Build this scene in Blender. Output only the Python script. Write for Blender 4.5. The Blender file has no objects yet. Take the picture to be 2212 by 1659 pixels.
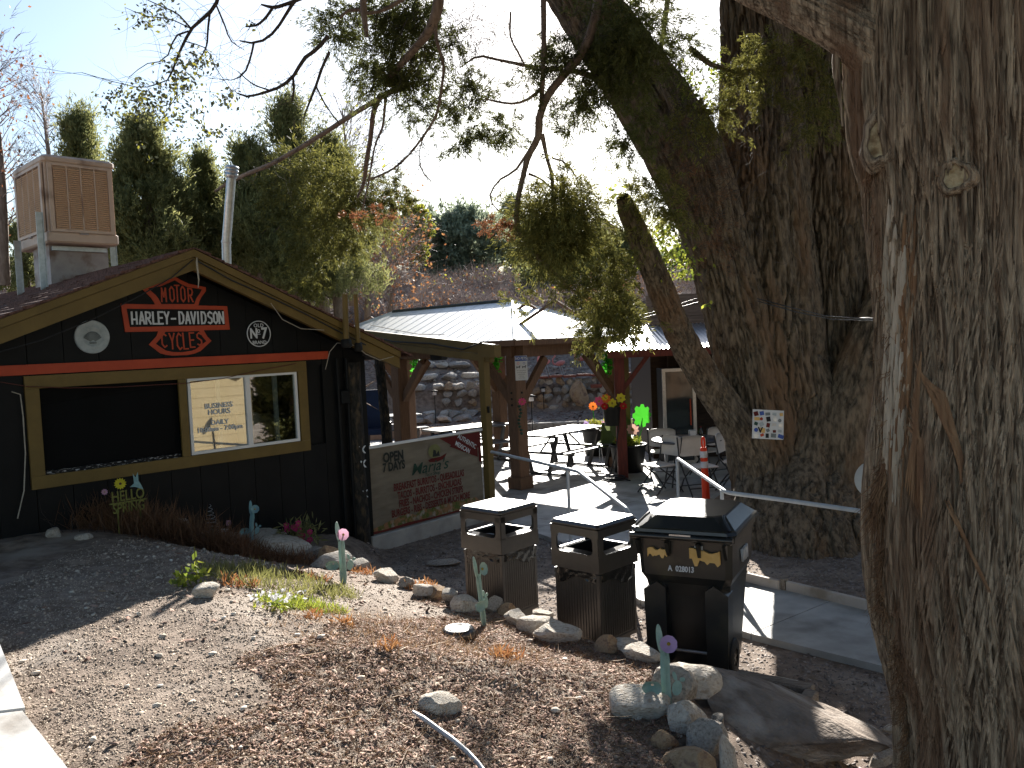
import bpy, math, random
import numpy as np
from mathutils import Vector, Matrix
random.seed(7)
S = bpy.context.scene
COL = S.collection
R = math.radians
# ------------------------------------------------------------------ camera
F = 1790.0; CX, CY = 1106.0, 829.5; PITCH = 0.050; ROLL = 0.045; EYE = 2.45
f0 = Vector((0, math.cos(PITCH), -math.sin(PITCH)))
r0 = Vector((1, 0, 0)); u0 = Vector((0, math.sin(PITCH), math.cos(PITCH)))
cr = r0*math.cos(ROLL) - u0*math.sin(ROLL)
cu = r0*math.sin(ROLL) + u0*math.cos(ROLL)
cam = bpy.data.objects.new('camera', bpy.data.cameras.new('camera'))
COL.objects.link(cam); S.camera = cam
cam.matrix_world = Matrix(((cr.x, cu.x, -f0.x, 0), (cr.y, cu.y, -f0.y, 0), (cr.z, cu.z, -f0.z, EYE), (0, 0, 0, 1)))
cam.data.sensor_width = 36; cam.data.lens = 36*F/2212.0
cam.data.clip_end = 2000; cam.data.clip_start = 0.05
# ------------------------------------------------------------------ light
SUN_EL = R(25.5); SUN_AZ = math.atan(0.08)      # azimuth measured from +Y towards +X
W = bpy.data.worlds.new('World'); S.world = W; W.use_nodes = True
nt = W.node_tree; nt.nodes.clear()
sky = nt.nodes.new('ShaderNodeTexSky'); sky.sky_type = 'NISHITA'; sky.sun_disc = False
sky.sun_elevation = SUN_EL; sky.sun_rotation = SUN_AZ; sky.dust_density = .7; sky.air_density = 1.15; sky.ozone_density = 2.2
bg = nt.nodes.new('ShaderNodeBackground'); bg.inputs[1].default_value = 0.057
wo = nt.nodes.new('ShaderNodeOutputWorld')
nt.links.new(sky.outputs[0], bg.inputs[0]); nt.links.new(bg.outputs[0], wo.inputs[0])
sd = Vector((math.sin(SUN_AZ)*math.cos(SUN_EL), math.cos(SUN_AZ)*math.cos(SUN_EL), math.sin(SUN_EL)))
sl = bpy.data.lights.new('sun', 'SUN'); sl.energy = 5.0; sl.angle = R(0.53); sl.color = (1, 0.95, 0.87)
sun = bpy.data.objects.new('sun', sl); COL.objects.link(sun)
sun.rotation_mode = 'QUATERNION'; sun.rotation_quaternion = sd.to_track_quat('Z', 'Y')
S.view_settings.view_transform = 'Standard'; S.view_settings.look = 'None'
S.view_settings.exposure = 1.7; S.view_settings.gamma = 1.0; S.view_settings.use_curve_mapping = False
# ------------------------------------------------------------------ picking points of the place
def ray(x, y): return f0 + cr*((x-CX)/F) + cu*(-(y-CY)/F)
def at(x, y, Y):
    d = ray(x, y); k = Y/d.y
    return Vector((d.x*k, Y, EYE + d.z*k))
def gz(x, y, z=0.0):
    d = ray(x, y); k = (z-EYE)/d.z
    return Vector((d.x*k, d.y*k, z))
FO = Vector((-1.79, 10.0, 0)); FU = Vector((-.692, -.722, 0)).normalized(); FN = Vector((.722, -.692, 0)).normalized()
ZV = Vector((0, 0, 1))
def H(u, o, z): return FO + FU*u + FN*o + ZV*z      # house frame: u leftwards along the facade, o outwards
def hpick(x, y, o=0.0):
    d = ray(x, y); c = Vector((0, 0, EYE))
    k = (FN.dot(FO) + o - FN.dot(c))/FN.dot(d); p = c + d*k
    return ((p-FO).dot(FU), p.z)
# ------------------------------------------------------------------ noise
def _h(ix, iy, iz, s):
    n = (ix*374761393 + iy*668265263 + iz*2147483647 + s*1274126177) & 0xffffffff
    n = ((n ^ (n >> 13))*1274126177) & 0xffffffff
    n = n ^ (n >> 16)
    return (n & 0xffff)/65535.0
def vn(x, y, z=0.0, s=0):
    x = np.asarray(x, float); y = np.asarray(y, float); z = np.asarray(z, float) + 0*x
    ix, iy, iz = [np.floor(a).astype(np.int64) for a in (x, y, z)]
    fx, fy, fz = x-ix, y-iy, z-iz
    fx, fy, fz = [t*t*(3-2*t) for t in (fx, fy, fz)]
    r = 0
    for a in (0, 1):
        for b in (0, 1):
            for c in (0, 1):
                r = r + _h(ix+a, iy+b, iz+c, s)*(fx if a else 1-fx)*(fy if b else 1-fy)*(fz if c else 1-fz)
    return r
def fbm(x, y, z=0.0, o=4, s=0):
    r = 0; a = .5
    for i in range(o):
        k = 2**i; r = r + a*vn(np.asarray(x)*k, np.asarray(y)*k, np.asarray(z)*k, s+i); a *= .5
    return r
def sst(a, b, x):
    t = np.clip((x-a)/(b-a), 0, 1); return t*t*(3-2*t)
# ------------------------------------------------------------------ materials
def lin(h):
    c = [int(h[i:i+2], 16)/255 for i in (0, 2, 4)]
    return tuple(v/12.92 if v <= .04045 else ((v+.055)/1.055)**2.4 for v in c)
def M(name, c1, c2=None, scale=8, rough=.8, bump=.0, metal=0, stretch=(1, 1, 1), detail=6, c3=None, s3=2, spec=.3, trans=0, contrast=(.35, .65), bscale=None, coat=0):
    m = bpy.data.materials.new(name); m.use_nodes = True; t = m.node_tree; n = t.nodes; L = t.links; n.clear()
    out = n.new('ShaderNodeOutputMaterial'); p = n.new('ShaderNodeBsdfPrincipled')
    p.inputs['Roughness'].default_value = rough; p.inputs['Metallic'].default_value = metal
    p.inputs['Specular IOR Level'].default_value = spec; p.inputs['Coat Weight'].default_value = coat
    c2 = c2 or tuple(v*.8 for v in c1)
    tc = n.new('ShaderNodeTexCoord'); mp = n.new('ShaderNodeMapping'); mp.inputs['Scale'].default_value = stretch
    L.new(tc.outputs['Object'], mp.inputs[0])
    no = n.new('ShaderNodeTexNoise'); no.inputs['Scale'].default_value = scale; no.inputs['Detail'].default_value = detail; no.inputs['Roughness'].default_value = .6
    L.new(mp.outputs[0], no.inputs['Vector'])
    cr_ = n.new('ShaderNodeValToRGB'); cr_.color_ramp.elements[0].position = contrast[0]; cr_.color_ramp.elements[1].position = contrast[1]
    cr_.color_ramp.elements[0].color = (*c1, 1); cr_.color_ramp.elements[1].color = (*c2, 1)
    L.new(no.outputs[0], cr_.inputs[0]); col = cr_.outputs[0]
    if c3:
        n3 = n.new('ShaderNodeTexNoise'); n3.inputs['Scale'].default_value = s3; n3.inputs['Detail'].default_value = 5
        L.new(mp.outputs[0], n3.inputs['Vector'])
        r3 = n.new('ShaderNodeMapRange'); r3.inputs[1].default_value = .52; r3.inputs[2].default_value = .66
        L.new(n3.outputs[0], r3.inputs[0])
        mx = n.new('ShaderNodeMix'); mx.data_type = 'RGBA'; L.new(r3.outputs[0], mx.inputs[0])
        L.new(col, mx.inputs[6]); mx.inputs[7].default_value = (*c3, 1); col = mx.outputs[2]
    L.new(col, p.inputs['Base Color'])
    if bump:
        b = n.new('ShaderNodeBump'); b.inputs['Strength'].default_value = min(1, bump); b.inputs['Distance'].default_value = .01*max(1, bump)
        nb = no
        if bscale:
            nb = n.new('ShaderNodeTexNoise'); nb.inputs['Scale'].default_value = bscale; nb.inputs['Detail'].default_value = 6
            L.new(mp.outputs[0], nb.inputs['Vector'])
        L.new(nb.outputs[0], b.inputs['Height']); L.new(b.outputs[0], p.inputs['Normal'])
    sh = p.outputs[0]
    if trans:
        tr = n.new('ShaderNodeBsdfTranslucent'); L.new(col, tr.inputs[0])
        ms = n.new('ShaderNodeMixShader'); ms.inputs[0].default_value = trans
        L.new(sh, ms.inputs[1]); L.new(tr.outputs[0], ms.inputs[2]); sh = ms.outputs[0]
    L.new(sh, out.inputs[0])
    return m
def leafmat(name, c1, c2, trans=.45, rough=.6):          # colour varies from leaf to leaf by an attribute
    m = M(name, c1, c2, rough=rough, trans=trans); t = m.node_tree
    a = t.nodes.new('ShaderNodeAttribute'); a.attribute_name = 'rnd'
    r = [x for x in t.nodes if x.type == 'VALTORGB'][0]
    r.color_ramp.elements[0].position = 0; r.color_ramp.elements[1].position = 1
    t.links.new(a.outputs['Fac'], r.inputs[0]); return m
def glassmat(name, tint=(.9, .95, .95), mirror=.35):
    m = bpy.data.materials.new(name); m.use_nodes = True; t = m.node_tree; n = t.nodes; n.clear()
    out = n.new('ShaderNodeOutputMaterial'); g = n.new('ShaderNodeBsdfGlossy'); g.inputs['Roughness'].default_value = .02
    tr = n.new('ShaderNodeBsdfTransparent'); tr.inputs[0].default_value = (*tint, 1)
    ms = n.new('ShaderNodeMixShader'); ms.inputs[0].default_value = mirror
    t.links.new(tr.outputs[0], ms.inputs[1]); t.links.new(g.outputs[0], ms.inputs[2]); t.links.new(ms.outputs[0], out.inputs[0])
    return m
mt = {}
mt['black'] = M('black_paint', (.003, .0034, .004), (.006, .0066, .007), 3, .6, .15, bscale=30, spec=.2)
mt['blackboard'] = M('black_opening', (.002, .0022, .0025), (.003, .0035, .004), 3, .7, spec=.12)
mt['mustard'] = M('mustard_paint', (.125, .082, .022), (.155, .102, .028), 5, .55, .2, bscale=40)
mt['orange'] = M('orange_paint', (.36, .048, .018), (.43, .062, .022), 6, .55, .1)
mt['white_letter'] = M('white_lettering', (.52, .55, .58), (.6, .62, .65), 10, .6)
mt['white'] = M('white_vinyl', (.62, .63, .64), (.7, .7, .7), 5, .35, .05)
mt['shingle'] = M('shingle', (.06, .028, .022), (.16, .085, .07), 40, .9, .8)
mt['wood'] = M('brown_timber', (.115, .062, .036), (.17, .095, .055), 14, .7, .3, stretch=(4, 4, .4))
mt['redwood'] = M('red_stained_timber', (.075, .014, .009), (.13, .024, .014), 10, .6, .3, stretch=(4, 4, .5))
mt['darkwood'] = M('dark_boards', (.020, .013, .010), (.04, .026, .018), 8, .8, .3, stretch=(.5, 4, 4))
mt['greywood'] = M('weathered_boards', (.09, .065, .052), (.16, .12, .10), 8, .85, .5, stretch=(.5, 4, 8))
mt['metal_roof'] = M('painted_metal_roof', (.74, .75, .75), (.82, .83, .83), 4, .5, .05, spec=.9, metal=.35)
mt['metal_trim'] = M('dark_metal_trim', (.05, .06, .06), (.08, .09, .09), 4, .5, metal=.3)
mt['galv'] = M('galvanised_metal', (.38, .40, .42), (.5, .52, .55), 20, .35, .05, metal=.85)
mt['concrete'] = M('concrete', (.29, .285, .27), (.42, .41, .39), 3, .62, .25, c3=(.20, .19, .175), s3=1.6, bscale=60, spec=.45)
mt['rail'] = M('painted_rail', (.42, .44, .46), (.5, .52, .54), 8, .42, spec=.5)
mt['cooler'] = M('tan_cooler_metal', (.60, .46, .37), (.68, .53, .43), 3, .55, .05, c3=(.30, .20, .15), s3=3)
mt['cooler_pad'] = M('cooler_louvre', (.62, .42, .28), (.68, .47, .32), 9, .7)
mt['duct'] = M('duct_metal', (.36, .32, .32), (.44, .4, .39), 6, .6, .1, c3=(.22, .15, .12), s3=4)
mt['can'] = M('brown_plastic', (.026, .021, .017), (.038, .031, .026), 20, .36, .12, bscale=160, spec=.8)
mt['bag'] = M('black_bag_plastic', (.006, .006, .006), (.01, .01, .01), 5, .22, spec=.6)
mt['bin'] = M('black_bin_plastic', (.009, .010, .010), (.018, .018, .017), 5, .33, .1, c3=(.045, .040, .026), s3=2.5, bscale=200, spec=.7)
mt['sticker'] = M('peeling_orange_sticker', (.55, .33, .10), (.65, .42, .16), 12, .7)
mt['rubber'] = M('rubber', (.012, .012, .012), None, 5, .7)
mt['table'] = M('table_top_plastic', (.055, .055, .058), (.07, .07, .075), 9, .36, .08, spec=.6)
mt['legs'] = M('dark_leg_metal', (.018, .018, .02), None, 9, .4, spec=.5)
mt['chairwhite'] = M('offwhite_chair_plastic', (.5, .46, .41), (.56, .52, .47), 9, .45, .05)
mt['green_chair'] = M('green_chair_plastic', (.09, .13, .03), None, 9, .4)
mt['blue'] = M('blue_fabric', (.012, .03, .09), None, 9, .8)
mt['stone'] = M('limestone', (.46, .41, .35), (.62, .57, .50), 7, .9, 1.6, c3=(.36, .29, .22), s3=8, bscale=14)
mt['stone_grey'] = M('grey_stone', (.30, .265, .23), (.44, .40, .35), 7, .9, 1.6, c3=(.22, .19, .16), s3=8, bscale=14)
mt['stone_tan'] = M('tan_stone', (.32, .21, .12), (.42, .30, .19), 5, .9, 1.2, c3=(.22, .14, .10), s3=3, bscale=14)
mt['stone_red'] = M('red_flagstone', (.16, .05, .035), (.24, .08, .05), 5, .8, .8)
mt['kerbstone'] = M('pink_block', (.36, .25, .19), (.46, .33, .25), 9, .9, .8)
mt['bark'] = M('cottonwood_bark', (.045, .034, .024), (.19, .148, .105), 20, .92, 3, stretch=(1, 1, .28), c3=(.16, .10, .06), s3=2.0, bscale=34, detail=9, contrast=(.36, .60))
mt['fgbark'] = M('juniper_bark', (.10, .062, .038), (.56, .415, .285), 60, .9, 3, stretch=(1, 1, .055), c3=(.23, .135, .082), s3=8, bscale=150, detail=10, contrast=(.36, .63))
mt['barkred'] = M('red_inner_bark', (.17, .085, .045), (.33, .19, .10), 30, .85, 1.2, stretch=(1, 1, .05), trans=.15)
mt['barkpale'] = M('pale_bark', (.33, .26, .19), (.50, .41, .32), 26, .85, 1.5, stretch=(1, 1, .05), bscale=60)
mt['limb'] = M('limb_bark', (.14, .10, .075), (.25, .19, .15), 14, .9, 1.0, stretch=(2, 2, .5))
mt['twig'] = M('dark_twig', (.045, .036, .033), (.08, .065, .06), 14, .9)
mt['cut'] = M('cut_wood', (.26, .17, .08), (.50, .40, .25), 34, .8, .8, c3=(.16, .10, .05), s3=14)
mt['juniper'] = leafmat('juniper_foliage', (.05, .062, .020), (.16, .17, .05), .42)
mt['juniper_near'] = leafmat('yellowish_juniper_foliage', (.055, .064, .018), (.25, .23, .06), .48)  # yellower and more translucent than the dark juniper foliage
mt['juniper_bg'] = leafmat('background_juniper_foliage', (.10, .12, .05), (.34, .33, .13), .55)
mt['juniper_far'] = leafmat('far_juniper_foliage', (.17, .21, .15), (.36, .39, .27), .5)  # paler grey-green for distant trees: haze put into the leaf colour
mt['rust'] = leafmat('dead_rust_foliage', (.16, .06, .03), (.30, .13, .06), .45)
mt['leaf'] = leafmat('yellow_green_leaves', (.08, .11, .03), (.42, .40, .05), .55)
mt['elm_leaf'] = leafmat('fading_elm_leaves', (.05, .055, .035), (.40, .38, .05), .4)
[x for x in mt['elm_leaf'].node_tree.nodes if x.type == 'VALTORGB'][0].color_ramp.elements[0].position = .62
mt['leaf_lime'] = leafmat('lime_leaves', (.10, .15, .025), (.38, .40, .06), .5)
mt['orange_leaf'] = leafmat('orange_leaves', (.24, .09, .04), (.38, .20, .08), .45)
mt['deadweed'] = leafmat('dead_weeds', (.10, .045, .025), (.24, .13, .07), .3)
mt['shrubtwig'] = leafmat('grey_brush_twigs', (.24, .19, .18), (.48, .41, .38), .3)
mt['grass'] = leafmat('green_grass', (.12, .13, .04), (.32, .30, .11), .45)
mt['fakegreen'] = leafmat('artificial_green_leaf', (.04, .30, .02), (.12, .55, .05), .6)
# ------------------------------------------------------------------ object helpers
ORG = {}
def tag(o, label=None, cat=None, group=None, kind=None):
    if label: o['label'] = label
    if cat: o['category'] = cat
    if group: o['group'] = group
    if kind: o['kind'] = kind
    return o
def thing(name, label, cat, loc=(0, 0, 0), group=None):
    o = bpy.data.objects.new(name, None); COL.objects.link(o); o.location = loc; ORG[o.name] = Vector(loc)
    o.empty_display_size = .1
    return tag(o, label, cat, group)
def link(name, me, mat, parent=None, kind=None):
    o = bpy.data.objects.new(name, me); COL.objects.link(o)
    if mat is not None and not me.materials: me.materials.append(mt[mat] if isinstance(mat, str) else mat)
    if parent: o.parent = parent; ORG[o.name] = ORG[parent.name]
    else: ORG[o.name] = Vector((0, 0, 0))
    if kind: o['kind'] = kind
    return o
def npmesh(name, V, faces, k, smooth=False, attr=None):
    """V (n,3), faces (m,k) arrays"""
    me = bpy.data.meshes.new(name); V = np.asarray(V, np.float32); faces = np.asarray(faces, np.int32)
    me.vertices.add(len(V)); me.vertices.foreach_set('co', V.ravel())
    me.loops.add(faces.size); me.loops.foreach_set('vertex_index', faces.ravel())
    me.polygons.add(len(faces)); me.polygons.foreach_set('loop_start', np.arange(0, faces.size, k, dtype=np.int32))
    me.polygons.foreach_set('loop_total', np.full(len(faces), k, np.int32))
    if smooth: me.polygons.foreach_set('use_smooth', np.ones(len(faces), bool))
    me.update(calc_edges=True)
    if attr is not None:
        a = me.attributes.new('rnd', 'FLOAT', 'POINT'); a.data.foreach_set('value', np.asarray(attr, np.float32))
    return me
def npobj(name, V, faces, k, mat, parent=None, smooth=False, attr=None, kind=None):
    if parent is not None: V = np.asarray(V) - np.array(ORG[parent.name])
    return link(name, npmesh(name, V, faces, k, smooth, attr), mat, parent, kind)
def frame_of(d):
    d = d.normalized(); a = Vector((0, 0, 1)) if abs(d.z) < .9 else Vector((1, 0, 0))
    x = a.cross(d).normalized(); return x, d.cross(x)
class MB:
    def __init__(s): s.v = []; s.f = []; s.sm = []
    def add(s, vs, fs, smooth=False):
        b = len(s.v); s.v += [Vector(v) for v in vs]; s.f += [tuple(i+b for i in f) for f in fs]; s.sm += [smooth]*len(fs); return s
    def box(s, c, d, ax=None, ay=None, az=None, bev=0):
        """centre, full sizes, optional axes"""
        ax = Vector(ax or (1, 0, 0)); ay = Vector(ay or (0, 1, 0)); az = Vector(az or (0, 0, 1)); c = Vector(c)
        hx, hy, hz = [t/2 for t in d]
        if bev <= 0:
            vs = [c+ax*hx*i+ay*hy*j+az*hz*k for k in (-1, 1) for j in (-1, 1) for i in (-1, 1)]
            return s.add(vs, [(0, 2, 3, 1), (4, 5, 7, 6), (0, 1, 5, 4), (2, 6, 7, 3), (0, 4, 6, 2), (1, 3, 7, 5)])
        b = min(bev, hx*.9, hy*.9, hz*.9); vs = []; rings = []
        for (k, ins) in ((-hz, b), (-hz+b, 0), (hz-b, 0), (hz, b)):
            r = []
            for (sx, sy) in ((-1, -1), (1, -1), (1, 1), (-1, 1)):
                pts = [(sx*(hx-ins), sy*(hy-ins-b)), (sx*(hx-ins-b), sy*(hy-ins))]
                if (sx*sy) > 0: pts = pts[::-1]
                # order counter-clockwise
                r += [c+ax*p[0]+ay*p[1]+az*k for p in pts]
            rings.append(r)
        n = 8; vs = [p for r in rings for p in r]
        # sort each ring by angle
        def ang(p): q = p-c; return math.atan2(q.dot(ay), q.dot(ax))
        vs = [p for r in rings for p in sorted(r, key=ang)]
        fs = [tuple(range(n-1, -1, -1)), tuple(range(3*n, 4*n))]
        for q in range(3):
            for i in range(n): fs.append((q*n+i, q*n+(i+1) % n, (q+1)*n+(i+1) % n, (q+1)*n+i))
        return s.add(vs, fs)
    def cyl(s, p0, p1, r, r1=None, n=12, caps=True, smooth=True):
        p0 = Vector(p0); p1 = Vector(p1); r1 = r if r1 is None else r1; x, y = frame_of(p1-p0)
        vs = [p0+(x*math.cos(a)+y*math.sin(a))*r for a in [2*math.pi*i/n for i in range(n)]] + [p1+(x*math.cos(a)+y*math.sin(a))*r1 for a in [2*math.pi*i/n for i in range(n)]]
        s.add(vs, [(i, (i+1) % n, n+(i+1) % n, n+i) for i in range(n)], smooth)
        if caps: s.add(vs, [tuple(range(n-1, -1, -1)), tuple(range(n, 2*n))])
        return s
    def tube(s, pts, r, n=8, closed=False):
        pts = [Vector(p) for p in pts]; m = len(pts); rs = r if isinstance(r, (list, tuple)) else [r]*m
        x, y = frame_of(pts[1]-pts[0]); vs = []
        for i, p in enumerate(pts):
            d = (pts[min(i+1, m-1)]-pts[max(i-1, 0)]).normalized(); x = (x-d*x.dot(d)).normalized(); y = d.cross(x)
            vs += [p+(x*math.cos(2*math.pi*k/n)+y*math.sin(2*math.pi*k/n))*rs[i] for k in range(n)]
        fs = [(i*n+k, i*n+(k+1) % n, (i+1)*n+(k+1) % n, (i+1)*n+k) for i in range(m-1) for k in range(n)]
        s.add(vs, fs, True); s.add(vs, [tuple(range(n-1, -1, -1)), tuple(range((m-1)*n, m*n))]); return s
    def prism(s, poly, O, ax, ay, az, t, t0=0.0):
        """poly of (x,y) in the plane ax,ay, extruded from t0 to t along az"""
        O = Vector(O); n = len(poly)
        vs = [O+ax*p[0]+ay*p[1]+az*t0 for p in poly] + [O+ax*p[0]+ay*p[1]+az*t for p in poly]
        fs = [tuple(range(n-1, -1, -1)), tuple(range(n, 2*n))] + [(i, (i+1) % n, n+(i+1) % n, n+i) for i in range(n)]
        return s.add(vs, fs)
    def lathe(s, prof, c, n=20, az=ZV, smooth=True):
        c = Vector(c); x, y = frame_of(Vector(az)); az = Vector(az).normalized(); m = len(prof)
        vs = [c+az*z+(x*math.cos(2*math.pi*k/n)+y*math.sin(2*math.pi*k/n))*r for (r, z) in prof for k in range(n)]
        return s.add(vs, [(i*n+k, i*n+(k+1) % n, (i+1)*n+(k+1) % n, (i+1)*n+k) for i in range(m-1) for k in range(n)], smooth)
    def build(s, name, mat, parent=None, kind=None, fix=True):
        o0 = ORG[parent.name] if parent else Vector((0, 0, 0))
        me = bpy.data.meshes.new(name); me.from_pydata([v-o0 for v in s.v], [], s.f)
        me.polygons.foreach_set('use_smooth', s.sm)
        if fix:
            import bmesh
            bm = bmesh.new(); bm.from_mesh(me); bmesh.ops.recalc_face_normals(bm, faces=bm.faces); bm.to_mesh(me); bm.free()
        me.update(); return link(name, me, mat, parent, kind)
def kids(o): return [c for c in o.children]
def copy_tree(o, parent=None):
    c = o.copy(); COL.objects.link(c); ORG[c.name] = Vector((0, 0, 0))
    if parent: c.parent = parent
    for ch in list(kids(o)): copy_tree(ch, c)
    return c
def place(o, loc, rz=0.0, sc=1.0):
    o.location = loc; o.rotation_euler = (0, 0, rz)
    if sc != 1.0: o.scale = (sc, sc, sc)
    return o
def text(name, string, size, O, ax, ay, mat, parent, depth=.002, bold=0.0, sx=1.0, shear=0.0, center=True, space=1.0):
    cu_ = bpy.data.curves.new(name, 'FONT'); cu_.body = string; cu_.size = size; cu_.extrude = depth; cu_.offset = bold; cu_.shear = shear
    cu_.space_character = space; cu_.resolution_u = 3
    cu_.align_x = 'CENTER' if center else 'LEFT'; cu_.align_y = 'CENTER'
    t = bpy.data.objects.new('text_curve', cu_); COL.objects.link(t)
    dg = bpy.context.evaluated_depsgraph_get(); me = bpy.data.meshes.new_from_object(t.evaluated_get(dg))
    bpy.data.objects.remove(t); me.name = name
    ax = Vector(ax).normalized(); ay = Vector(ay).normalized(); az = ax.cross(ay)
    O = Vector(O) - (ORG[parent.name] if parent else Vector((0, 0, 0)))
    mtx = Matrix(((ax.x*sx, ay.x, az.x, O.x), (ax.y*sx, ay.y, az.y, O.y), (ax.z*sx, ay.z, az.z, O.z), (0, 0, 0, 1)))
    me.transform(mtx); me.materials.clear(); return link(name, me, mat, parent)
def circ(r, n=24, a0=0, ry=None): return [(r*math.cos(a0+2*math.pi*i/n), (ry or r)*math.sin(a0+2*math.pi*i/n)) for i in range(n)]
# ---- leaf-sized blades: many thin faces spread through a volume
rng = np.random.default_rng(5)
def blades(C, D, ln, w, k=4, jit=.35, flat=False):
    """for each centre C and growth direction D (n,3): k narrow blades; returns V, faces, attr"""
    n = len(C); C = np.repeat(C, k, 0); D = np.repeat(D, k, 0) + rng.normal(0, jit, (n*k, 3))
    D /= np.linalg.norm(D, axis=1)[:, None]+1e-9
    S_ = np.cross(D, rng.normal(0, 1, (n*k, 3))); S_ /= np.linalg.norm(S_, axis=1)[:, None]+1e-9
    l = ln*rng.uniform(.6, 1.3, (n*k, 1)); C = C + rng.normal(0, ln*.3, C.shape)
    a = C - S_*w*.35; b = C + S_*w*.35; m1 = C+D*l*.55+S_*w*.5; m2 = C+D*l*.55-S_*w*.5; e = C + D*l
    V = np.stack([a, b, m1, e, m2], 1).reshape(-1, 3)
    i = np.arange(n*k)[:, None]*5
    F_ = np.concatenate([i+[0, 1, 2], i+[0, 2, 4], i+[2, 3, 4]], 0)
    at_ = np.repeat(np.clip(np.repeat(rng.uniform(0, 1, n), k)*.7+rng.uniform(0, .3, n*k), 0, 1), 5)
    return V, F_, at_
def leaves(C, size, asp=.5, droop=0):
    """one small folded leaf (two triangles) at every point"""
    n = len(C); D = rng.normal(0, 1, (n, 3)); D[:, 2] -= droop; D /= np.linalg.norm(D, axis=1)[:, None]
    S_ = np.cross(D, rng.normal(0, 1, (n, 3))); S_ /= np.linalg.norm(S_, axis=1)[:, None]
    l = size*rng.uniform(.6, 1.3, (n, 1))
    V = np.stack([C, C+D*l*.5+S_*l*asp*.5, C+D*l, C+D*l*.5-S_*l*asp*.5], 1).reshape(-1, 3)
    i = np.arange(n)[:, None]*4
    return V, np.concatenate([i+[0, 1, 2], i+[0, 2, 3]], 0), np.repeat(rng.uniform(0, 1, n), 4)
def join(parts):
    Vs, Fs, As = [], [], []; b = 0
    for V, F_, A in parts: Vs.append(V); Fs.append(F_+b); As.append(A); b += len(V)
    return np.concatenate(Vs), np.concatenate(Fs), np.concatenate(As)
def blob_points(c, r, n, shell=.55):
    """points in an ellipsoid, denser outside, clumped so that the outline breaks up; also outward directions"""
    d = rng.normal(0, 1, (n, 3)); d /= np.linalg.norm(d, axis=1)[:, None]
    nz = fbm(d[:, 0]*2.3+c[0], d[:, 1]*2.3+c[1], d[:, 2]*2.3+c[2], 3, 11)
    q = rng.uniform(0, 1, n)**shell
    return np.array(c) + d*np.array(r)*(q*(.55+.95*nz))[:, None], d
def twigs(P0, D, ln, w, seg=4, curl=.35, sag=0.0):
    """thin three-sided wandering twigs"""
    n = len(P0); P = P0.copy(); D = D/np.linalg.norm(D, axis=1)[:, None]; st = (ln/seg)[:, None] if np.ndim(ln) else ln/seg
    rows = []
    for s_ in range(seg+1):
        ww = (w*(1-s_/(seg+.6)))
        ww = ww[:, None] if np.ndim(ww) else ww
        a = np.cross(D, [0.3, .2, 1.0]); a /= np.linalg.norm(a, axis=1)[:, None]+1e-9; b = np.cross(D, a)
        rows += [P+a*ww, P-a*ww*.5+b*ww*.87, P-a*ww*.5-b*ww*.87]
        P = P + D*st; D = D + rng.normal(0, curl, D.shape); D[:, 2] -= sag; D /= np.linalg.norm(D, axis=1)[:, None]
    V = np.stack(rows, 1).reshape(-1, 3); m = 3*(seg+1); i = np.arange(n)[:, None]*m; F_ = []
    for s_ in range(seg):
        for k in range(3):
            a, b, c, d = s_*3+k, s_*3+(k+1) % 3, s_*3+3+(k+1) % 3, s_*3+3+k
            F_ += [i+[a, b, c], i+[a, c, d]]
    return V, np.concatenate(F_, 0), np.repeat(rng.uniform(0, 1, n), m)
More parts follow.
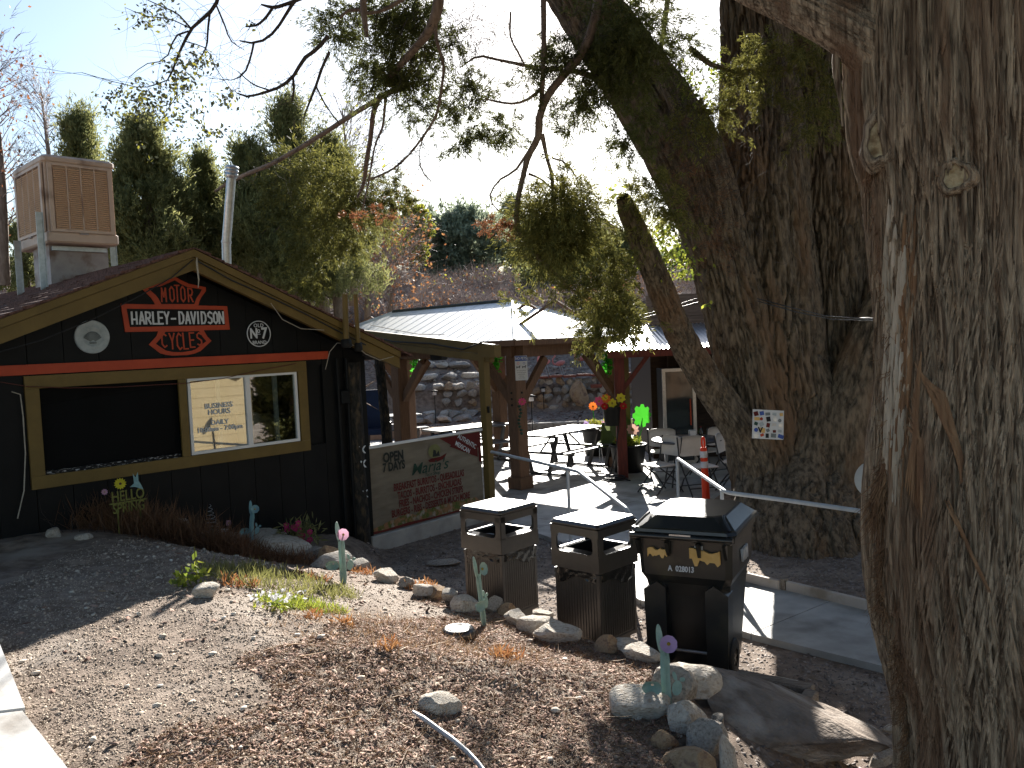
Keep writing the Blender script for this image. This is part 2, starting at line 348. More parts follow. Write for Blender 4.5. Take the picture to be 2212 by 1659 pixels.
def path_tube(pts, rs, nseg=12, n=0, bark=0, freq=(7, 1.6), seed=0, ridge=0.0, macro=0.0, mfreq=8):
    """a bark-covered limb: pts Vectors, rs radii; resampled to n rings, displaced by stretched ridged noise"""
    P = np.array([tuple(p) for p in pts]); rs = np.array(rs, float); L = np.concatenate([[0], np.cumsum(np.linalg.norm(np.diff(P, axis=0), axis=1))])
    n = n or max(8, int(L[-1]/.08)); t = np.linspace(0, L[-1], n)
    def cr_i(y):           # smooth interpolation through the points
        m = np.gradient(y, L); i = np.clip(np.searchsorted(L, t, 'right')-1, 0, len(L)-2); h = L[i+1]-L[i]; u = (t-L[i])/h
        return (2*u**3-3*u**2+1)*y[i]+(u**3-2*u**2+u)*h*m[i]+(-2*u**3+3*u**2)*y[i+1]+(u**3-u**2)*h*m[i+1]
    Q = np.stack([cr_i(P[:, j]) for j in range(3)], 1); r = np.maximum(cr_i(rs), .001)
    T = np.gradient(Q, axis=0); T /= np.linalg.norm(T, axis=1)[:, None]
    X = np.zeros_like(Q); x = np.cross(T[0], [0, 1, .1]); x /= np.linalg.norm(x)
    for i in range(n):
        x = x - T[i]*x.dot(T[i]); x /= np.linalg.norm(x); X[i] = x
    Yv = np.cross(T, X); a = np.linspace(0, 2*np.pi, nseg, endpoint=False)
    ca, sa = np.cos(a)[None, :], np.sin(a)[None, :]; rr = r[:, None]*np.ones((1, nseg)); tt = t[:, None]*np.ones((1, nseg))
    if bark:
        rm = r.max(); fx, fz = freq
        w1 = fbm(ca*rm*2+0*tt, sa*rm*2+0*tt, tt*1.3, 3, seed+5)-.45
        u = ca*rm*fx+w1*3.0; v = sa*rm*fx+w1*2.0; z = tt*fz
        n1 = fbm(u, v, z, 3, seed); rd = np.clip(np.abs(n1-.46)*8.5, 0, 1); rd = (1-(1-rd)**2)*2-1.25; n2 = fbm(u*2.7, v*2.7, z*2.2, 3, seed+3)
        lump = fbm(ca*1.5+0*tt, sa*1.5+0*tt, tt*.9, 2, seed+9)-.4
        if macro: mm = fbm(ca*rm*mfreq+w1*1.5, sa*rm*mfreq+w1, tt*.7, 3, seed+21); rr = rr+macro*(np.clip(np.abs(mm-.46)*7, 0, 1)-.6)
        rr = rr*(1+ridge*lump) + bark*(rd*.62 + (n2-.45)*1.0)
    V = Q[:, None, :] + X[:, None, :]*(ca*rr)[..., None] + Yv[:, None, :]*(sa*rr)[..., None]
    V = V.reshape(-1, 3); i = np.arange(n-1)[:, None]*nseg; k = np.arange(nseg)[None, :]; k2 = (k+1) % nseg
    F_ = np.stack([i+k, i+k2, i+nseg+k2, i+nseg+k], -1).reshape(-1, 4)
    return V, F_, Q, r
def limb(name, pts, rs, mat, parent, nseg=12, n=0, bark=0, freq=(7, 1.6), seed=0, ridge=0.0):
    V, F_, Q, r = path_tube(pts, rs, nseg, n, bark, freq, seed, ridge)
    o = npobj(name, V, F_, 4, mat, parent, True); return o, Q, r
def rockmesh(seed, n=2, flat=1.0, ang=.5):
    import bmesh
    bm = bmesh.new(); bmesh.ops.create_icosphere(bm, subdivisions=n, radius=1)
    V = np.array([v.co[:] for v in bm.verts]); r_ = np.random.default_rng(seed)
    for _ in range(13):                       # knock planar facets off a ball
        d = r_.normal(0, 1, 3); d /= np.linalg.norm(d); h = r_.uniform(.42, .78); q = V@d
        V = V - np.outer(np.maximum(q-h, 0)*.95, d)
    V = V*(1+.28*(fbm(V[:, 0]*1.7+seed, V[:, 1]*1.7, V[:, 2]*1.7, 4, seed)-.45)[:, None])
    V = V + (.09*(fbm(V[:, 0]*6+seed, V[:, 1]*6, V[:, 2]*6, 3, seed+7)-.45))[:, None]*V
    for v, c in zip(bm.verts, V): v.co = c*[1, 1, flat]
    me = bpy.data.meshes.new('rock'); bm.to_mesh(me); bm.free(); return me
# ================================================================== GROUND
BORD = [(-1.98, 9.62), (-1.9, 8.3), (-1.25, 7.5), (-.67, 6.8), (-.33, 6.2), (.08, 5.85), (.29, 5.5), (.59, 5.22), (.83, 5.08), (1.0, 4.75), (.92, 4.35), (.76, 3.95), (.62, 3.4), (.5, 2.0), (.5, -8)]
BPOLY = BORD + [(-60, -8), (-60, 16), (-12, 16), (-4.2, 11.3)]
def bord_dist(x, y):
    """signed distance to the edge of the raised bed, positive inside"""
    x = np.asarray(x, float); y = np.asarray(y, float); best = np.full(x.shape, 1e9)
    P = BPOLY; ins = np.zeros(x.shape, bool); n = len(P)
    for i in range(n):
        (x0, y0), (x1, y1) = P[i], P[(i+1) % n]; dx, dy = x1-x0, y1-y0
        t = np.clip(((x-x0)*dx+(y-y0)*dy)/(dx*dx+dy*dy), 0, 1)
        if i != len(BORD)+0 and i != len(BORD)+1 : best = np.minimum(best, np.hypot(x-x0-t*dx, y-y0-t*dy))
        if y1 != y0: ins ^= ((y0 > y) != (y1 > y)) & (x < dx*(y-y0)/(y1-y0)+x0)
    return np.where(ins, best, -best)
def hill(x, y):
    k = np.interp(y, [0, 21.9, 22.1, 24.6, 25.1, 29, 45, 90, 150, 400], [0, 0, .14, .36, 1.1, 2.5, 4.9, 9.0, 10.5, 12])
    k2 = np.interp(y, [0, 14, 26, 45, 90, 400], [0, 0, 3.0, 6.0, 9.6, 12])   # ground climbs sooner behind the house
    w = sst(-5.0, -9.0, x)
    k = k*(1-w)+np.maximum(k, k2)*w
    return k + sst(30, 60, y)*(fbm(x*.03+5, y*.03, 0, 3, 3)-.45)*5
def G(x, y, micro=True):
    x = np.asarray(x, float); y = np.asarray(y, float)
    s = bord_dist(x, y); zb = .47-.15*sst(6.8, 8.2, y)
    inside = zb + (.93-zb)*sst(0, 2.1+.35*sst(6.3, 7.6, y), s)
    off = .5 + .75*sst(5.0, 4.2, y)
    z = np.where(s > 0, inside, zb*(1-sst(0, 1, -s/off))) - .035*(s < 0)
    z = np.where(y > 16, z*(1-sst(15, 17, y)), z) + hill(x, y)
    if micro:
        near = sst(14, 9, y)
        z = z + near*((fbm(x*3, y*3, 0, 3, 1)-.45)*.05+(fbm(x*14, y*14, 0, 3, 2)-.45)*.022)*sst(-.3, .1, s) + sst(24, 28, y)*(fbm(x*1.5, y*1.5, 0, 4, 8)-.45)*.25
    return z
def Gs(x, y): return float(G(np.array([x]), np.array([y]))[0])
def axis(parts):
    out = []
    for a, b, st in parts: out += list(np.arange(a, b, st))
    return np.array(out)
gx = axis([(-400, -60, 40), (-60, -14, 2), (-14, -4.5, .4), (-4.5, 3.5, .045), (3.5, 14, .4), (14, 60, 2), (60, 401, 40)])
gy = axis([(-60, -4, 6), (-4, 2.2, .5), (2.2, 9, .045), (9, 21, .4), (21, 32, .16), (32, 60, 1), (60, 140, 4), (140, 401, 30)])
XX, YY = np.meshgrid(gx, gy); ZZ = G(XX, YY); nx, ny = len(gx), len(gy)
i = np.arange(ny-1)[:, None]*nx; k = np.arange(nx-1)[None, :]
mt['soil'] = M('mulch_soil', (.15, .11, .085), (.32, .25, .20), 9, .95, 1.6, c3=(.38, .32, .27), s3=1.1, bscale=150, detail=10)
npobj('ground', np.stack([XX, YY, ZZ], -1).reshape(-1, 3), np.stack([i+k, i+k+1, i+nx+k+1, i+nx+k], -1).reshape(-1, 4), 4, 'soil', None, True, kind='structure')
# ---- concrete patio and walk, poured in panels with open joints
def clip(poly, a, b, c):          # keep a*x+b*y <= c
    out = []
    for i in range(len(poly)):
        p, q = poly[i], poly[(i+1) % len(poly)]; dp = a*p[0]+b*p[1]-c; dq = a*q[0]+b*q[1]-c
        if dp <= 0: out.append(p)
        if dp*dq < 0: t = dp/(dp-dq); out.append((p[0]+(q[0]-p[0])*t, p[1]+(q[1]-p[1])*t))
    return out
patio = thing('patio', None, None); patio['kind'] = 'structure'
del_lab = [k_ for k_ in ('label', 'category') if k_ in patio]
conv = [[(-1.72, 10.12), (-.33, 11.62), (.25, 10.4), (.5, 9.95), (2.3, 9.95), (2.55, 11.6), (3.2, 12.8), (-3.0, 12.8)],
        [(.5, 9.95), (1.09, 7.56), (2.32, 8.2), (2.25, 9.2), (2.3, 9.95)],
        [(-11, 12.8), (10, 12.8), (10, 21.95), (-11, 21.95)]]
walk = [[(1.09, 7.56), (1.83, 6.57), (2.9, 7.4), (2.32, 8.2)], [(1.83, 6.57), (2.64, 5.73), (3.7, 6.5), (2.9, 7.4)], [(2.64, 5.73), (4.2, 4.2), (5.2, 5.1), (3.7, 6.5)], [(4.2, 4.2), (7, 1.5), (8, 2.5), (5.2, 5.1)]]
def shrink(p, d):
    c = np.mean(p, 0); return [tuple(c+(np.array(q)-c)*(1-d/max(.3, np.linalg.norm(np.array(q)-c)))) for q in p]
def slab(p, zt=0.02): MB().prism(p, (0, 0, 0), Vector((1, 0, 0)), Vector((0, 1, 0)), ZV, zt, -.12).build('slab', 'concrete', patio)
for p in walk: slab(shrink(p, .008))
e1 = Vector((-.707, .707, 0)); e2 = Vector((.707, .707, 0))
for pc in conv[:2] + [conv[2]]:
    for a_ in range(-8, 20):
        for b_ in range(-2, 26):
            s0, s1 = -4+a_*1.9, -4+(a_+1)*1.9-.014; t0, t1 = b_*1.9+.6, b_*1.9+2.5-.014
            q = clip(clip(clip(clip(pc, e1.x, e1.y, s1), -e1.x, -e1.y, -s0), e2.x, e2.y, t1), -e2.x, -e2.y, -t0)
            if len(q) >= 3: slab(q)
# kerb blocks at the back of the patio and kerb under the banner
kb = thing('block_kerb', 'row of pinkish concrete blocks edging the back of the patio', 'kerb', (0, 22, 0))
xk = -4.2
while xk < 4.6:
    L_ = random.uniform(.75, 1.2) if xk < -.2 else 1.4
    MB().box((xk+L_/2, 22.1+.05*math.sin(xk*2), .12), (L_-.02, .22, .3), bev=.02).build('block', 'kerbstone' if xk < -.1 else 'stone_grey', kb); xk += L_
# ================================================================== HOUSE (snack bar)
house = thing('snack_bar', 'black gabled snack bar with mustard trim, a serving window and painted emblems', 'building', H(2, 0, 0))
pkT = hpick(415, 536, .35); pkR = hpick(861, 757, .35); pkL = hpick(0, 686, .35)
slR = (pkT[1]-pkR[1])/(pkT[0]-pkR[0]); slL = (pkT[1]-pkL[1])/(pkL[0]-pkT[0]); UP, ZP = pkT
uR = pkR[0]; uL = 6.6
def rz_(u): return ZP-(UP-u)*slR if u < UP else ZP-(u-UP)*slL
def hprism(poly, o0, o1, name, mat, parent=house, **k):
    return MB().prism(poly, FO, FU, ZV, FN, o1, o0).build(name, mat, parent, **k)
WU0, WU1, WZ0, WZ1 = .80, 3.67, 1.33, 2.345       # mustard window surround
IZ0, IZ1 = WZ0+.115, WZ1-.11
u = -.03
while u < 5.9:
    u2 = min(u+.305, 5.9); a, b = u, u2-.006
    top = [(b, rz_(b)-.16), (a, rz_(a)-.16)]
    if a < UP < b: top = [(b, rz_(b)-.16), (UP, ZP-.16), (a, rz_(a)-.16)]
    if b > WU0+.06 and a < WU1-.06:
        hprism([(a, -.2), (b, -.2), (b, WZ0+.05), (a, WZ0+.05)], -.04, 0, 'board', 'black')
        hprism([(a, WZ1-.05), (b, WZ1-.05)]+top, -.04, 0, 'board', 'black')
    else: hprism([(a, -.2), (b, -.2)]+top, -.04, 0, 'board', 'black')
    u = u2
# backing walls and dark room behind the openings
hprism([(-.03, -.2), (5.9, -.2), (5.9, WZ0+.04), (-.03, WZ0+.04)], -.2, -.045, 'wall', 'black')
hprism([(-.03, WZ1-.04), (5.9, WZ1-.04), (5.9, rz_(5.9)-.17), (UP, ZP-.17), (-.03, rz_(-.03)-.17)], -.2, -.045, 'wall', 'black')
for (a, b) in ((-.03, WU0+.07), (WU1-.07, 5.9)): hprism([(a, WZ0+.045), (b, WZ0+.045), (b, WZ1-.045), (a, WZ1-.045)], -.2, -.045, 'wall', 'black')
mt['inside'] = M('dark_interior', (.02, .018, .015), None, 3, .9)
MB().box(H(-.03, -3, 1.2), (.1, 5.8, 2.8), FU, FN, ZV).build('side_wall', 'black', house)
MB().box(H(5.9, -3, 1.2), (.1, 5.8, 2.8), FU, FN, ZV).build('side_wall', 'black', house)
MB().box(H(2.9, -5.9, 1.2), (5.8, .1, 2.8), FU, FN, ZV).build('back_wall', 'inside', house)
MB().box(H(2.9, -3, .75), (5.7, 5.7, .05), FU, FN, ZV).build('floor', 'inside', house)
MB().box(H(2.9, -3, 2.42), (5.7, 5.6, .04), FU, FN, ZV).build('ceiling', 'inside', house)
hprism([(2.27, IZ0-.02), (3.58, IZ0-.02), (3.58, IZ1+.02), (2.27, IZ1+.02)], -.07, -.05, 'opening_panel', 'blackboard')
mt['chip'] = M('chipped_paint', (.006, .006, .007), (.35, .35, .36), 30, .8, contrast=(.56, .6), stretch=(1, 1, 3))
hprism([(2.29, IZ0+.0), (3.56, IZ0+.0), (3.56, IZ0+.035), (2.29, IZ0+.035)], -.05, .0, 'sill', 'chip')
# mustard surround
sur = [((WU0, WZ1-.115), (WU1, WZ1), 'trim_board'), ((WU0, WZ0), (WU1, WZ0+.115), 'trim_board'), ((WU1-.115, WZ0+.117), (WU1, WZ1-.117), 'trim_board'),
       ((WU0, WZ0+.117), (WU0+.11, WZ1-.117), 'trim_board'), ((2.205, WZ0+.117), (2.285, WZ1-.117), 'trim_board')]
for (a, b, nme) in sur: hprism([a, (b[0], a[1]), b, (a[0], b[1])], .003, .03, nme, 'mustard')
hprism([(.50, 2.357), (5.9, 2.357), (5.9, 2.447), (.50, 2.447)], .003, .035, 'red_band', 'orange')
# window
win = MB()
a0, a1, z0, z1 = .925, 2.19, IZ0+.005, IZ1-.0
for (c, d) in (((a0, z0), (a1, z0+.03)), ((a0, z1-.03), (a1, z1)), ((a0, z0+.03), (a0+.03, z1-.03)), ((a1-.03, z0+.03), (a1, z1-.03)), ((1.50, z0+.03), (1.555, z1-.03))):
    win.prism([c, (d[0], c[1]), d, (c[0], d[1])], FO, FU, ZV, FN, .022, -.03)
wf = win.build('window', 'white', house)
for (a, b, o_) in ((1.16, 1.21, -.02), (1.83, 1.87, -.02)):
    MB().prism([(a, z0+.03), (b, z0+.03), (b, z1-.03), (a, z1-.03)], FO, FU, ZV, FN, o_+.012, o_-.012).build('frame', 'white', wf)
mt['glass'] = glassmat('window_glass', (.75, .8, .78), .34)
MB().prism([(a0+.03, z0+.03), (1.5, z0+.03), (1.5, z1-.03), (a0+.03, z1-.03)], FO, FU, ZV, FN, .004, .001).build('pane', 'glass', wf)
MB().prism([(1.555, z0+.03), (a1-.03, z0+.03), (a1-.03, z1-.03), (1.555, z1-.03)], FO, FU, ZV, FN, .000, -.003).build('pane', 'glass', wf)
RU = -FU
for (s, z, h) in (('BUSINESS', 1.93, .075), ('HOURS', 1.865, .075), ('DAILY', 1.755, .07), ('10:00am - 7:00pm', 1.69, .07)):
    text('lettering', s, h, H(1.86, .006, z), RU, ZV, 'white_letter', wf, .0004, bold=.0018)
# things on the counter inside
for (uu, oo, w_, h_, m_) in ((1.35, -.35, .2, .35, 'white'), (1.05, -.6, .25, .3, 'galv'), (1.9, -.5, .3, .18, 'white')):
    MB().box(H(uu, oo, IZ0+h_/2), (w_, .2, h_), FU, FN, ZV, bev=.02).build('counter_item', m_, wf)
# rake boards: an upper thin board over a wider one, both sides
for (ua, ub, sl_) in ((uR, UP, 1), (UP, uL, -1)):
    za, zb_ = rz_(ua), rz_(ub)
    hprism([(ua, za-.085), (ub, zb_-.085), (ub, zb_-.012), (ua, za-.012)], .30, .385, 'fascia_board', 'mustard')
    hprism([(ua, za-.215), (ub, zb_-.215), (ub, zb_-.09), (ua, za-.09)], .30, .36, 'fascia_board', 'mustard')
    hprism([(ua, za-.10), (ub, zb_-.10), (ub, zb_-.02), (ua, za-.02)], -6.2, .298, 'roof_deck', 'darkwood')
# shingles: overlapping tabs, course by course
sh = MB(); rsh = random.Random(3)
for side in (0, 1):
    ue = uR if side == 0 else uL; n_ = int(abs(UP-ue)/.135)
    for c_ in range(n_+1):
        ub = UP+(ue-UP)*c_/n_; ua = UP+(ue-UP)*(c_+1)/n_+(.03 if side else -.03)
        o_ = .40; off = rsh.uniform(0, .3)
        while o_ > -6.1:
            w_ = .30 if o_ < .4 else .15+off*.5; lift = rsh.uniform(.008, .02)
            p = [H(ua, o_, rz_(ua)+lift+.012), H(ub, o_, rz_(ub)+.002), H(ub, o_-w_+.008, rz_(ub)+.002), H(ua, o_-w_+.008, rz_(ua)+lift+.012)]
            q = [H(ua, o_, rz_(ua)-.008), H(ub, o_, rz_(ub)-.008), H(ub, o_-w_+.008, rz_(ub)-.008), H(ua, o_-w_+.008, rz_(ua)-.008)]
            sh.add(p+q, [(0, 1, 2, 3), (0, 3, 7, 4), (0, 4, 5, 1), (3, 2, 6, 7)]); o_ -= w_
sh.build('shingles', 'shingle', house, kind='stuff')
# emblem: bar and shield
def cz(x, y): return (2.245-(x-714)/606*.545, 2.98-(y-475)*.000867)
emb = [([(710, 145), (780, 185), (870, 228), (1070, 265), (1070, 312), (1010, 385), (985, 430), (970, 480), (480, 480), (462, 440), (435, 395), (350, 300), (350, 270), (430, 232), (590, 205)], .010, 'orange'),
       ([(713, 192), (775, 232), (850, 268), (1020, 292), (1000, 330), (950, 395), (920, 466), (545, 466), (520, 410), (490, 365), (412, 292), (560, 262), (640, 225)], .013, 'black'),
       ([(495, 768), (470, 830), (380, 925), (500, 1030), (570, 1052), (640, 1062), (800, 1062), (880, 1050), (960, 1022), (1100, 905), (1050, 850), (1010, 768)], .010, 'orange'),
       ([(570, 785), (540, 830), (455, 920), (560, 1000), (640, 1020), (740, 1027), (850, 1015), (900, 1000), (1035, 907), (990, 850), (955, 785)], .013, 'black'),
       ([(108, 465), (1315, 490), (1330, 775), (135, 778)], .016, 'orange'), ([(165, 520), (1265, 535), (1275, 718), (187, 724)], .019, 'black')]
em = MB().prism([cz(*p) for p in emb[0][0]], FO, FU, ZV, FN, .010, .002).build('emblem', 'orange', house)
for (poly, o_, m_) in emb[1:]: MB().prism([cz(*p) for p in poly], FO, FU, ZV, FN, o_, .002).build('emblem_field' if m_ == 'black' else 'emblem_band', m_, em)
def hp(x, y, o): c = cz(x, y); return H(c[0], o, c[1])
STROKES = {'H': [[(0, 0), (0, 1)], [(1, 0), (1, 1)], [(0, .38), (1, .38)]], 'A': [[(0, 0), (.5, 1), (1, 0)], [(.22, .3), (.78, .3)]], 'R': [[(0, 0), (0, 1), (.8, .95), (.95, .72), (.75, .5), (.05, .48)], [(.35, .48), (1, 0)]],
           'L': [[(0, 1), (0, 0), (.9, 0)]], 'E': [[(.95, 1), (0, 1), (0, 0), (.95, 0)], [(0, .5), (.8, .5)]], 'Y': [[(0, 1), (.5, .5), (1, 1)], [(.5, .5), (.45, 0)]], '-': [[(.05, .42), (.95, .42)]],
           'D': [[(0, 0), (0, 1), (.6, .97), (.95, .7), (.95, .3), (.6, .03), (0, 0)]], 'V': [[(0, 1), (.5, 0), (1, 1)]], 'I': [[(.5, 0), (.5, 1)]], 'S': [[(.95, .88), (.5, 1), (.08, .85), (.1, .62), (.9, .4), (.92, .14), (.5, 0), (.05, .1)]],
           'O': [[(.5, 0), (.08, .2), (.05, .8), (.5, 1), (.92, .8), (.95, .2), (.5, 0)]], 'N': [[(0, 0), (0, 1), (1, 0), (1, 1)]], 'M': [[(0, 0), (.1, 1), (.5, .35), (.9, 1), (1, 0)]], 'T': [[(.5, 0), (.5, 1)], [(0, 1), (1, 1)]],
           'C': [[(.95, .85), (.5, 1), (.08, .78), (.05, .25), (.5, 0), (.95, .12)]]}
def brush(word, xs, w, th, base, top, mat, parent, o_, slant=0, nm='lettering'):
    """hand-painted capitals: strokes with real width laid on the boards; base/top give y for an x"""
    for ch, x0 in zip(word, xs):
        m = MB()
        for st in STROKES[ch]:
            pts = []
            for (a, b) in st:
                x = x0+a*w*(1.0 if ch not in '-I' else 1)+(b-.5)*slant; yb, yt = base(x0), top(x0); pts.append(Vector((x, yb+(yt-yb)*b, 0)))
            for p, q in zip(pts, pts[1:]):
                d = (q-p).normalized(); nn = Vector((-d.y, d.x, 0))*th/2; e_ = d*th*.35
                c4 = [p-e_+nn, p-e_-nn, q+e_-nn, q+e_+nn]
                m.prism([cz(c.x, c.y) for c in c4], FO, FU, ZV, FN, o_+.0025+random.uniform(0, .001), o_-.001)
        m.build(nm, mat, parent)
brush('HARLEY-DAVIDSON', [212, 292, 362, 438, 498, 565, 640, 732, 805, 870, 925, 992, 1068, 1135, 1205], 50, 20, lambda x: 690+(x-212)*.008, lambda x: 558+(x-212)*.003, 'white_letter', em, .019)
brush('MOTOR', [550, 642, 702, 768, 855], 52, 16, lambda x: 440, lambda x: 285-35*math.exp(-((x-715)/90)**2), 'orange', em, .013)
brush('CYCLES', [520, 610, 690, 765, 840, 925], 55, 16, lambda x: 940+55*math.exp(-((x-700)/190)**2), lambda x: 805, 'orange', em, .013, slant=-6)
# round plaques: shell disc and whiskey-style disc
mt['pewter'] = M('pewter_grey', (.30, .34, .35), (.42, .46, .47), 16, .6, .6)
mt['pewter_dark'] = M('pewter_dark', (.13, .15, .15), (.2, .22, .22), 16, .6)
sc_ = hpick(198, 728); pl = thing('shell_plaque', 'round pewter grey plaque embossed with a scallop shell on the black gable', 'plaque', H(sc_[0], 0, sc_[1]))
m = MB(); m.lathe([(.001, .022), (.085, .022), (.09, .03), (.1, .022), (.14, .02), (.15, .026), (.156, .018), (.156, .002)], H(sc_[0], .0, sc_[1]), 40, FN); m.build('disc', 'pewter', pl)
m = MB()
for i_ in range(13):
    a = R(-62+i_*124/12); c0 = H(sc_[0]-math.sin(a)*.02, .024, sc_[1]-.05+math.cos(a)*.02); c1 = H(sc_[0]-math.sin(a)*.085, .026, sc_[1]-.05+math.cos(a)*.10)
    m.cyl(c0, c1, .004, .0075, 6)
m.cyl(H(sc_[0]+.03, .024, sc_[1]-.055), H(sc_[0]-.03, .024, sc_[1]-.055), .009, n=6); m.build('shell', 'pewter_dark', pl)
s7 = hpick(558, 721); pl = thing('whiskey_plaque', 'small round black disc ringed in white reading Old No 7 Brand', 'plaque', H(s7[0], 0, s7[1]))
MB().lathe([(.001, .012), (.14, .012), (.145, .008), (.145, .002)], H(s7[0], 0, s7[1]), 36, FN).build('disc', 'black', pl)
MB().lathe([(.132, .0125), (.132, .016), (.142, .016), (.142, .0105)], H(s7[0], 0, s7[1]), 40, FN).build('ring', 'white_letter', pl)
text('lettering', 'OLD', .055, H(s7[0], .0155, s7[1]+.088), RU, ZV, 'white_letter', pl, .001, .0008, space=1.1)
text('lettering', 'N', .15, H(s7[0]+.062, .0155, s7[1]+.0), RU, ZV, 'white_letter', pl, .001, .005, .8)
text('lettering', 'o', .085, H(s7[0]+.003, .0155, s7[1]+.035), RU, ZV, 'white_letter', pl, .001, .001, .8)
MB().box(H(s7[0]+.003, .0155, s7[1]-.005), (.04, .002, .006), FU, FN, ZV).build('underline', 'white_letter', pl)
text('lettering', '7', .165, H(s7[0]-.062, .0155, s7[1]+.0), RU, ZV, 'white_letter', pl, .001, .005, .85)
text('lettering', 'BRAND', .05, H(s7[0], .0155, s7[1]-.095), RU, ZV, 'white_letter', pl, .001, .0008)
# rope hanging from the ridge, cords, conduits
def cord(name, pts, r, mat, label, cat='cable'):
    o = MB().tube(pts, r, 5).build(name, mat, None, fix=False); return tag(o, label, cat)
mt['cord'] = M('grey_cord', (.30, .27, .22), (.42, .38, .32), 30, .8)
mt['wire'] = M('black_wire', (.02, .02, .022), None, 5, .5)
mt['wire_light'] = M('pale_wire', (.35, .36, .38), None, 5, .5)
mt['brownwire'] = M('brown_wire', (.12, .035, .025), None, 5, .6)
q = hpick(423, 568, .37); q2 = hpick(425, 622, .37)
cord('rope', [H(q[0], .40, q[1]+.05), H(q[0]+.01, .41, q[1]), H(q2[0]-.01, .40, q2[1]+.08), H(q2[0], .40, q2[1])], [.004, .011, .008, .004], 'cord', 'frayed pale rope end dangling from the gable peak', 'rope')
def px_cord(name, pts, o_, r, mat, label, cat='cable'):
    P = []
    for (x, y) in pts: a = hpick(x, y, o_); P.append(H(a[0], o_, a[1]))
    return cord(name, P, r, mat, label, cat)
px_cord('cable', [(418, 560), (370, 600), (300, 640), (200, 690), (90, 735), (0, 760)], .39, .006, 'wire', 'thin black cable hanging in a sag from the gable peak along the left rake')
px_cord('cable', [(424, 562), (500, 605), (580, 640), (660, 678), (740, 720), (790, 745)], .40, .008, 'wire', 'black cable stapled along the mustard rake board right of the peak')
px_cord('cable', [(585, 655), (610, 690), (650, 710), (700, 713)], .41, .004, 'cord', 'thin pale cord drooping in a bow below the right rake board')
px_cord('cable', [(0, 825), (60, 835), (150, 838), (250, 836), (400, 828), (480, 818), (560, 800), (640, 785)], .06, .004, 'brownwire', 'thin brown cord strung across the top of the serving window')
px_cord('cable', [(850, 770), (820, 778), (790, 765), (770, 748), (750, 742)], .36, .005, 'cord', 'pale flex looped under the eave end of the black roof')
px_cord('cable', [(752, 742), (728, 741), (712, 760), (705, 790), (703, 798)], .37, .004, 'cord', 'pale plug lead hanging from the two mustard pipes')
px_cord('cable', [(25, 846), (44, 852), (50, 900), (55, 980), (52, 1060), (38, 1120)], .04, .006, 'cord', 'brown lead running down the wall beside the window surround')
# two mustard pipes rising at the right end of the roof
for (x0, x1, yb, lab, rr_) in ((745, 748, 740, 'thicker mustard pipe standing at the right end of the roof', .034), (768, 774, 748, 'thinner mustard pipe leaning beside the thicker one', .026)):
    a = hpick(x0, 636, .45); b = hpick(x1, yb, .45); t = thing('vent_pipe', lab, 'pipe', H(b[0], .45, b[1]))
    MB().cyl(H(b[0], .45, b[1]), H(a[0], .45, a[1]), rr_, n=12).build('tube', 'mustard', t)
    MB().lathe([(rr_*1.2, 0), (rr_*1.9, .02), (rr_*1.7, .09), (rr_*1.2, .1)], H(b[0], .45, b[1]-.06), 10).build('clamp', 'rubber', t)
t = thing('conduit', 'black painted conduit pipes running down the corner wall of the snack bar', 'pipe', H(.35, .05, 0))
for uu in (.40, .27): MB().cyl(H(uu, .05, .1), H(uu, .05, 2.35), .022, n=8).build('pipe', 'black', t)
MB().box(H(.33, .06, 1.9), (.12, .08, .16), FU, FN, ZV, bev=.01).build('junction_box', 'black', t)
# charred log posts right of the house
mt['char'] = M('charred_log', (.004, .004, .004), (.03, .027, .022), 25, .85, 1.5, stretch=(1, 1, .4), c3=(.07, .05, .03), s3=20)
t = thing('log_post', 'thick blackened log post at the corner between snack bar and menu banner', 'post', (-1.72, 10.02, 0))
V, F_, _, _ = path_tube([(-1.89, 9.87, -.1), (-1.90, 9.87, 1.2), (-1.90, 9.87, 2.3)], [.105, .10, .10], 24, 60, .012, (14, 3), 4); npobj('log', V, F_, 4, 'char', t, True)
for z_ in (1.25, 1.08, .72): text('lettering', 'X', .12, H(.15, .105, z_), RU, ZV, 'white_letter', t, .002, .004, shear=random.uniform(-.2, .2))
p0 = at(826, 800, 15.2); t = thing('log_post', 'slender blackened log post behind the banner, in front of the timber shelter post', 'post', (p0.x, 15.2, 0))
V, F_, _, _ = path_tube([(p0.x+.02, 15.2, -.1), (p0.x, 15.2, 1.2), (p0.x-.05, 15.2, 2.35)], [.09, .085, .085], 20, 60, .014, (14, 4), 9); npobj('log', V, F_, 4, 'char', t, True)
# ---- evaporative cooler on the roof
c0 = at(93, 350, 9.5); zt = 4.76; zbm = 3.83; cu1 = Vector((.695, .72, 0)).normalized(); cv1 = Vector((-.72, .695, 0)).normalized()
base = Vector((c0.x, 9.5, zbm)); Wd, Dp, Ht = .76, 1.06, .93
t = thing('evaporative_cooler', 'big tan louvred cooler box raised on a metal stand over the roof', 'cooler', Vector((base.x, base.y, 3.2)))
ctr = base+cu1*Wd/2+cv1*Dp/2
MB().box(ctr+ZV*Ht/2, (Wd-.02, Dp-.02, Ht-.04), cu1, cv1, ZV).build('cabinet', 'cooler', t)
MB().box(ctr+ZV*(Ht+.012), (Wd+.04, Dp+.04, .10), cu1, cv1, ZV, bev=.03).build('lid', 'cooler', t)
MB().box(ctr+ZV*.06, (Wd+.03, Dp+.03, .13), cu1, cv1, ZV, bev=.02).build('pan', 'cooler', t)
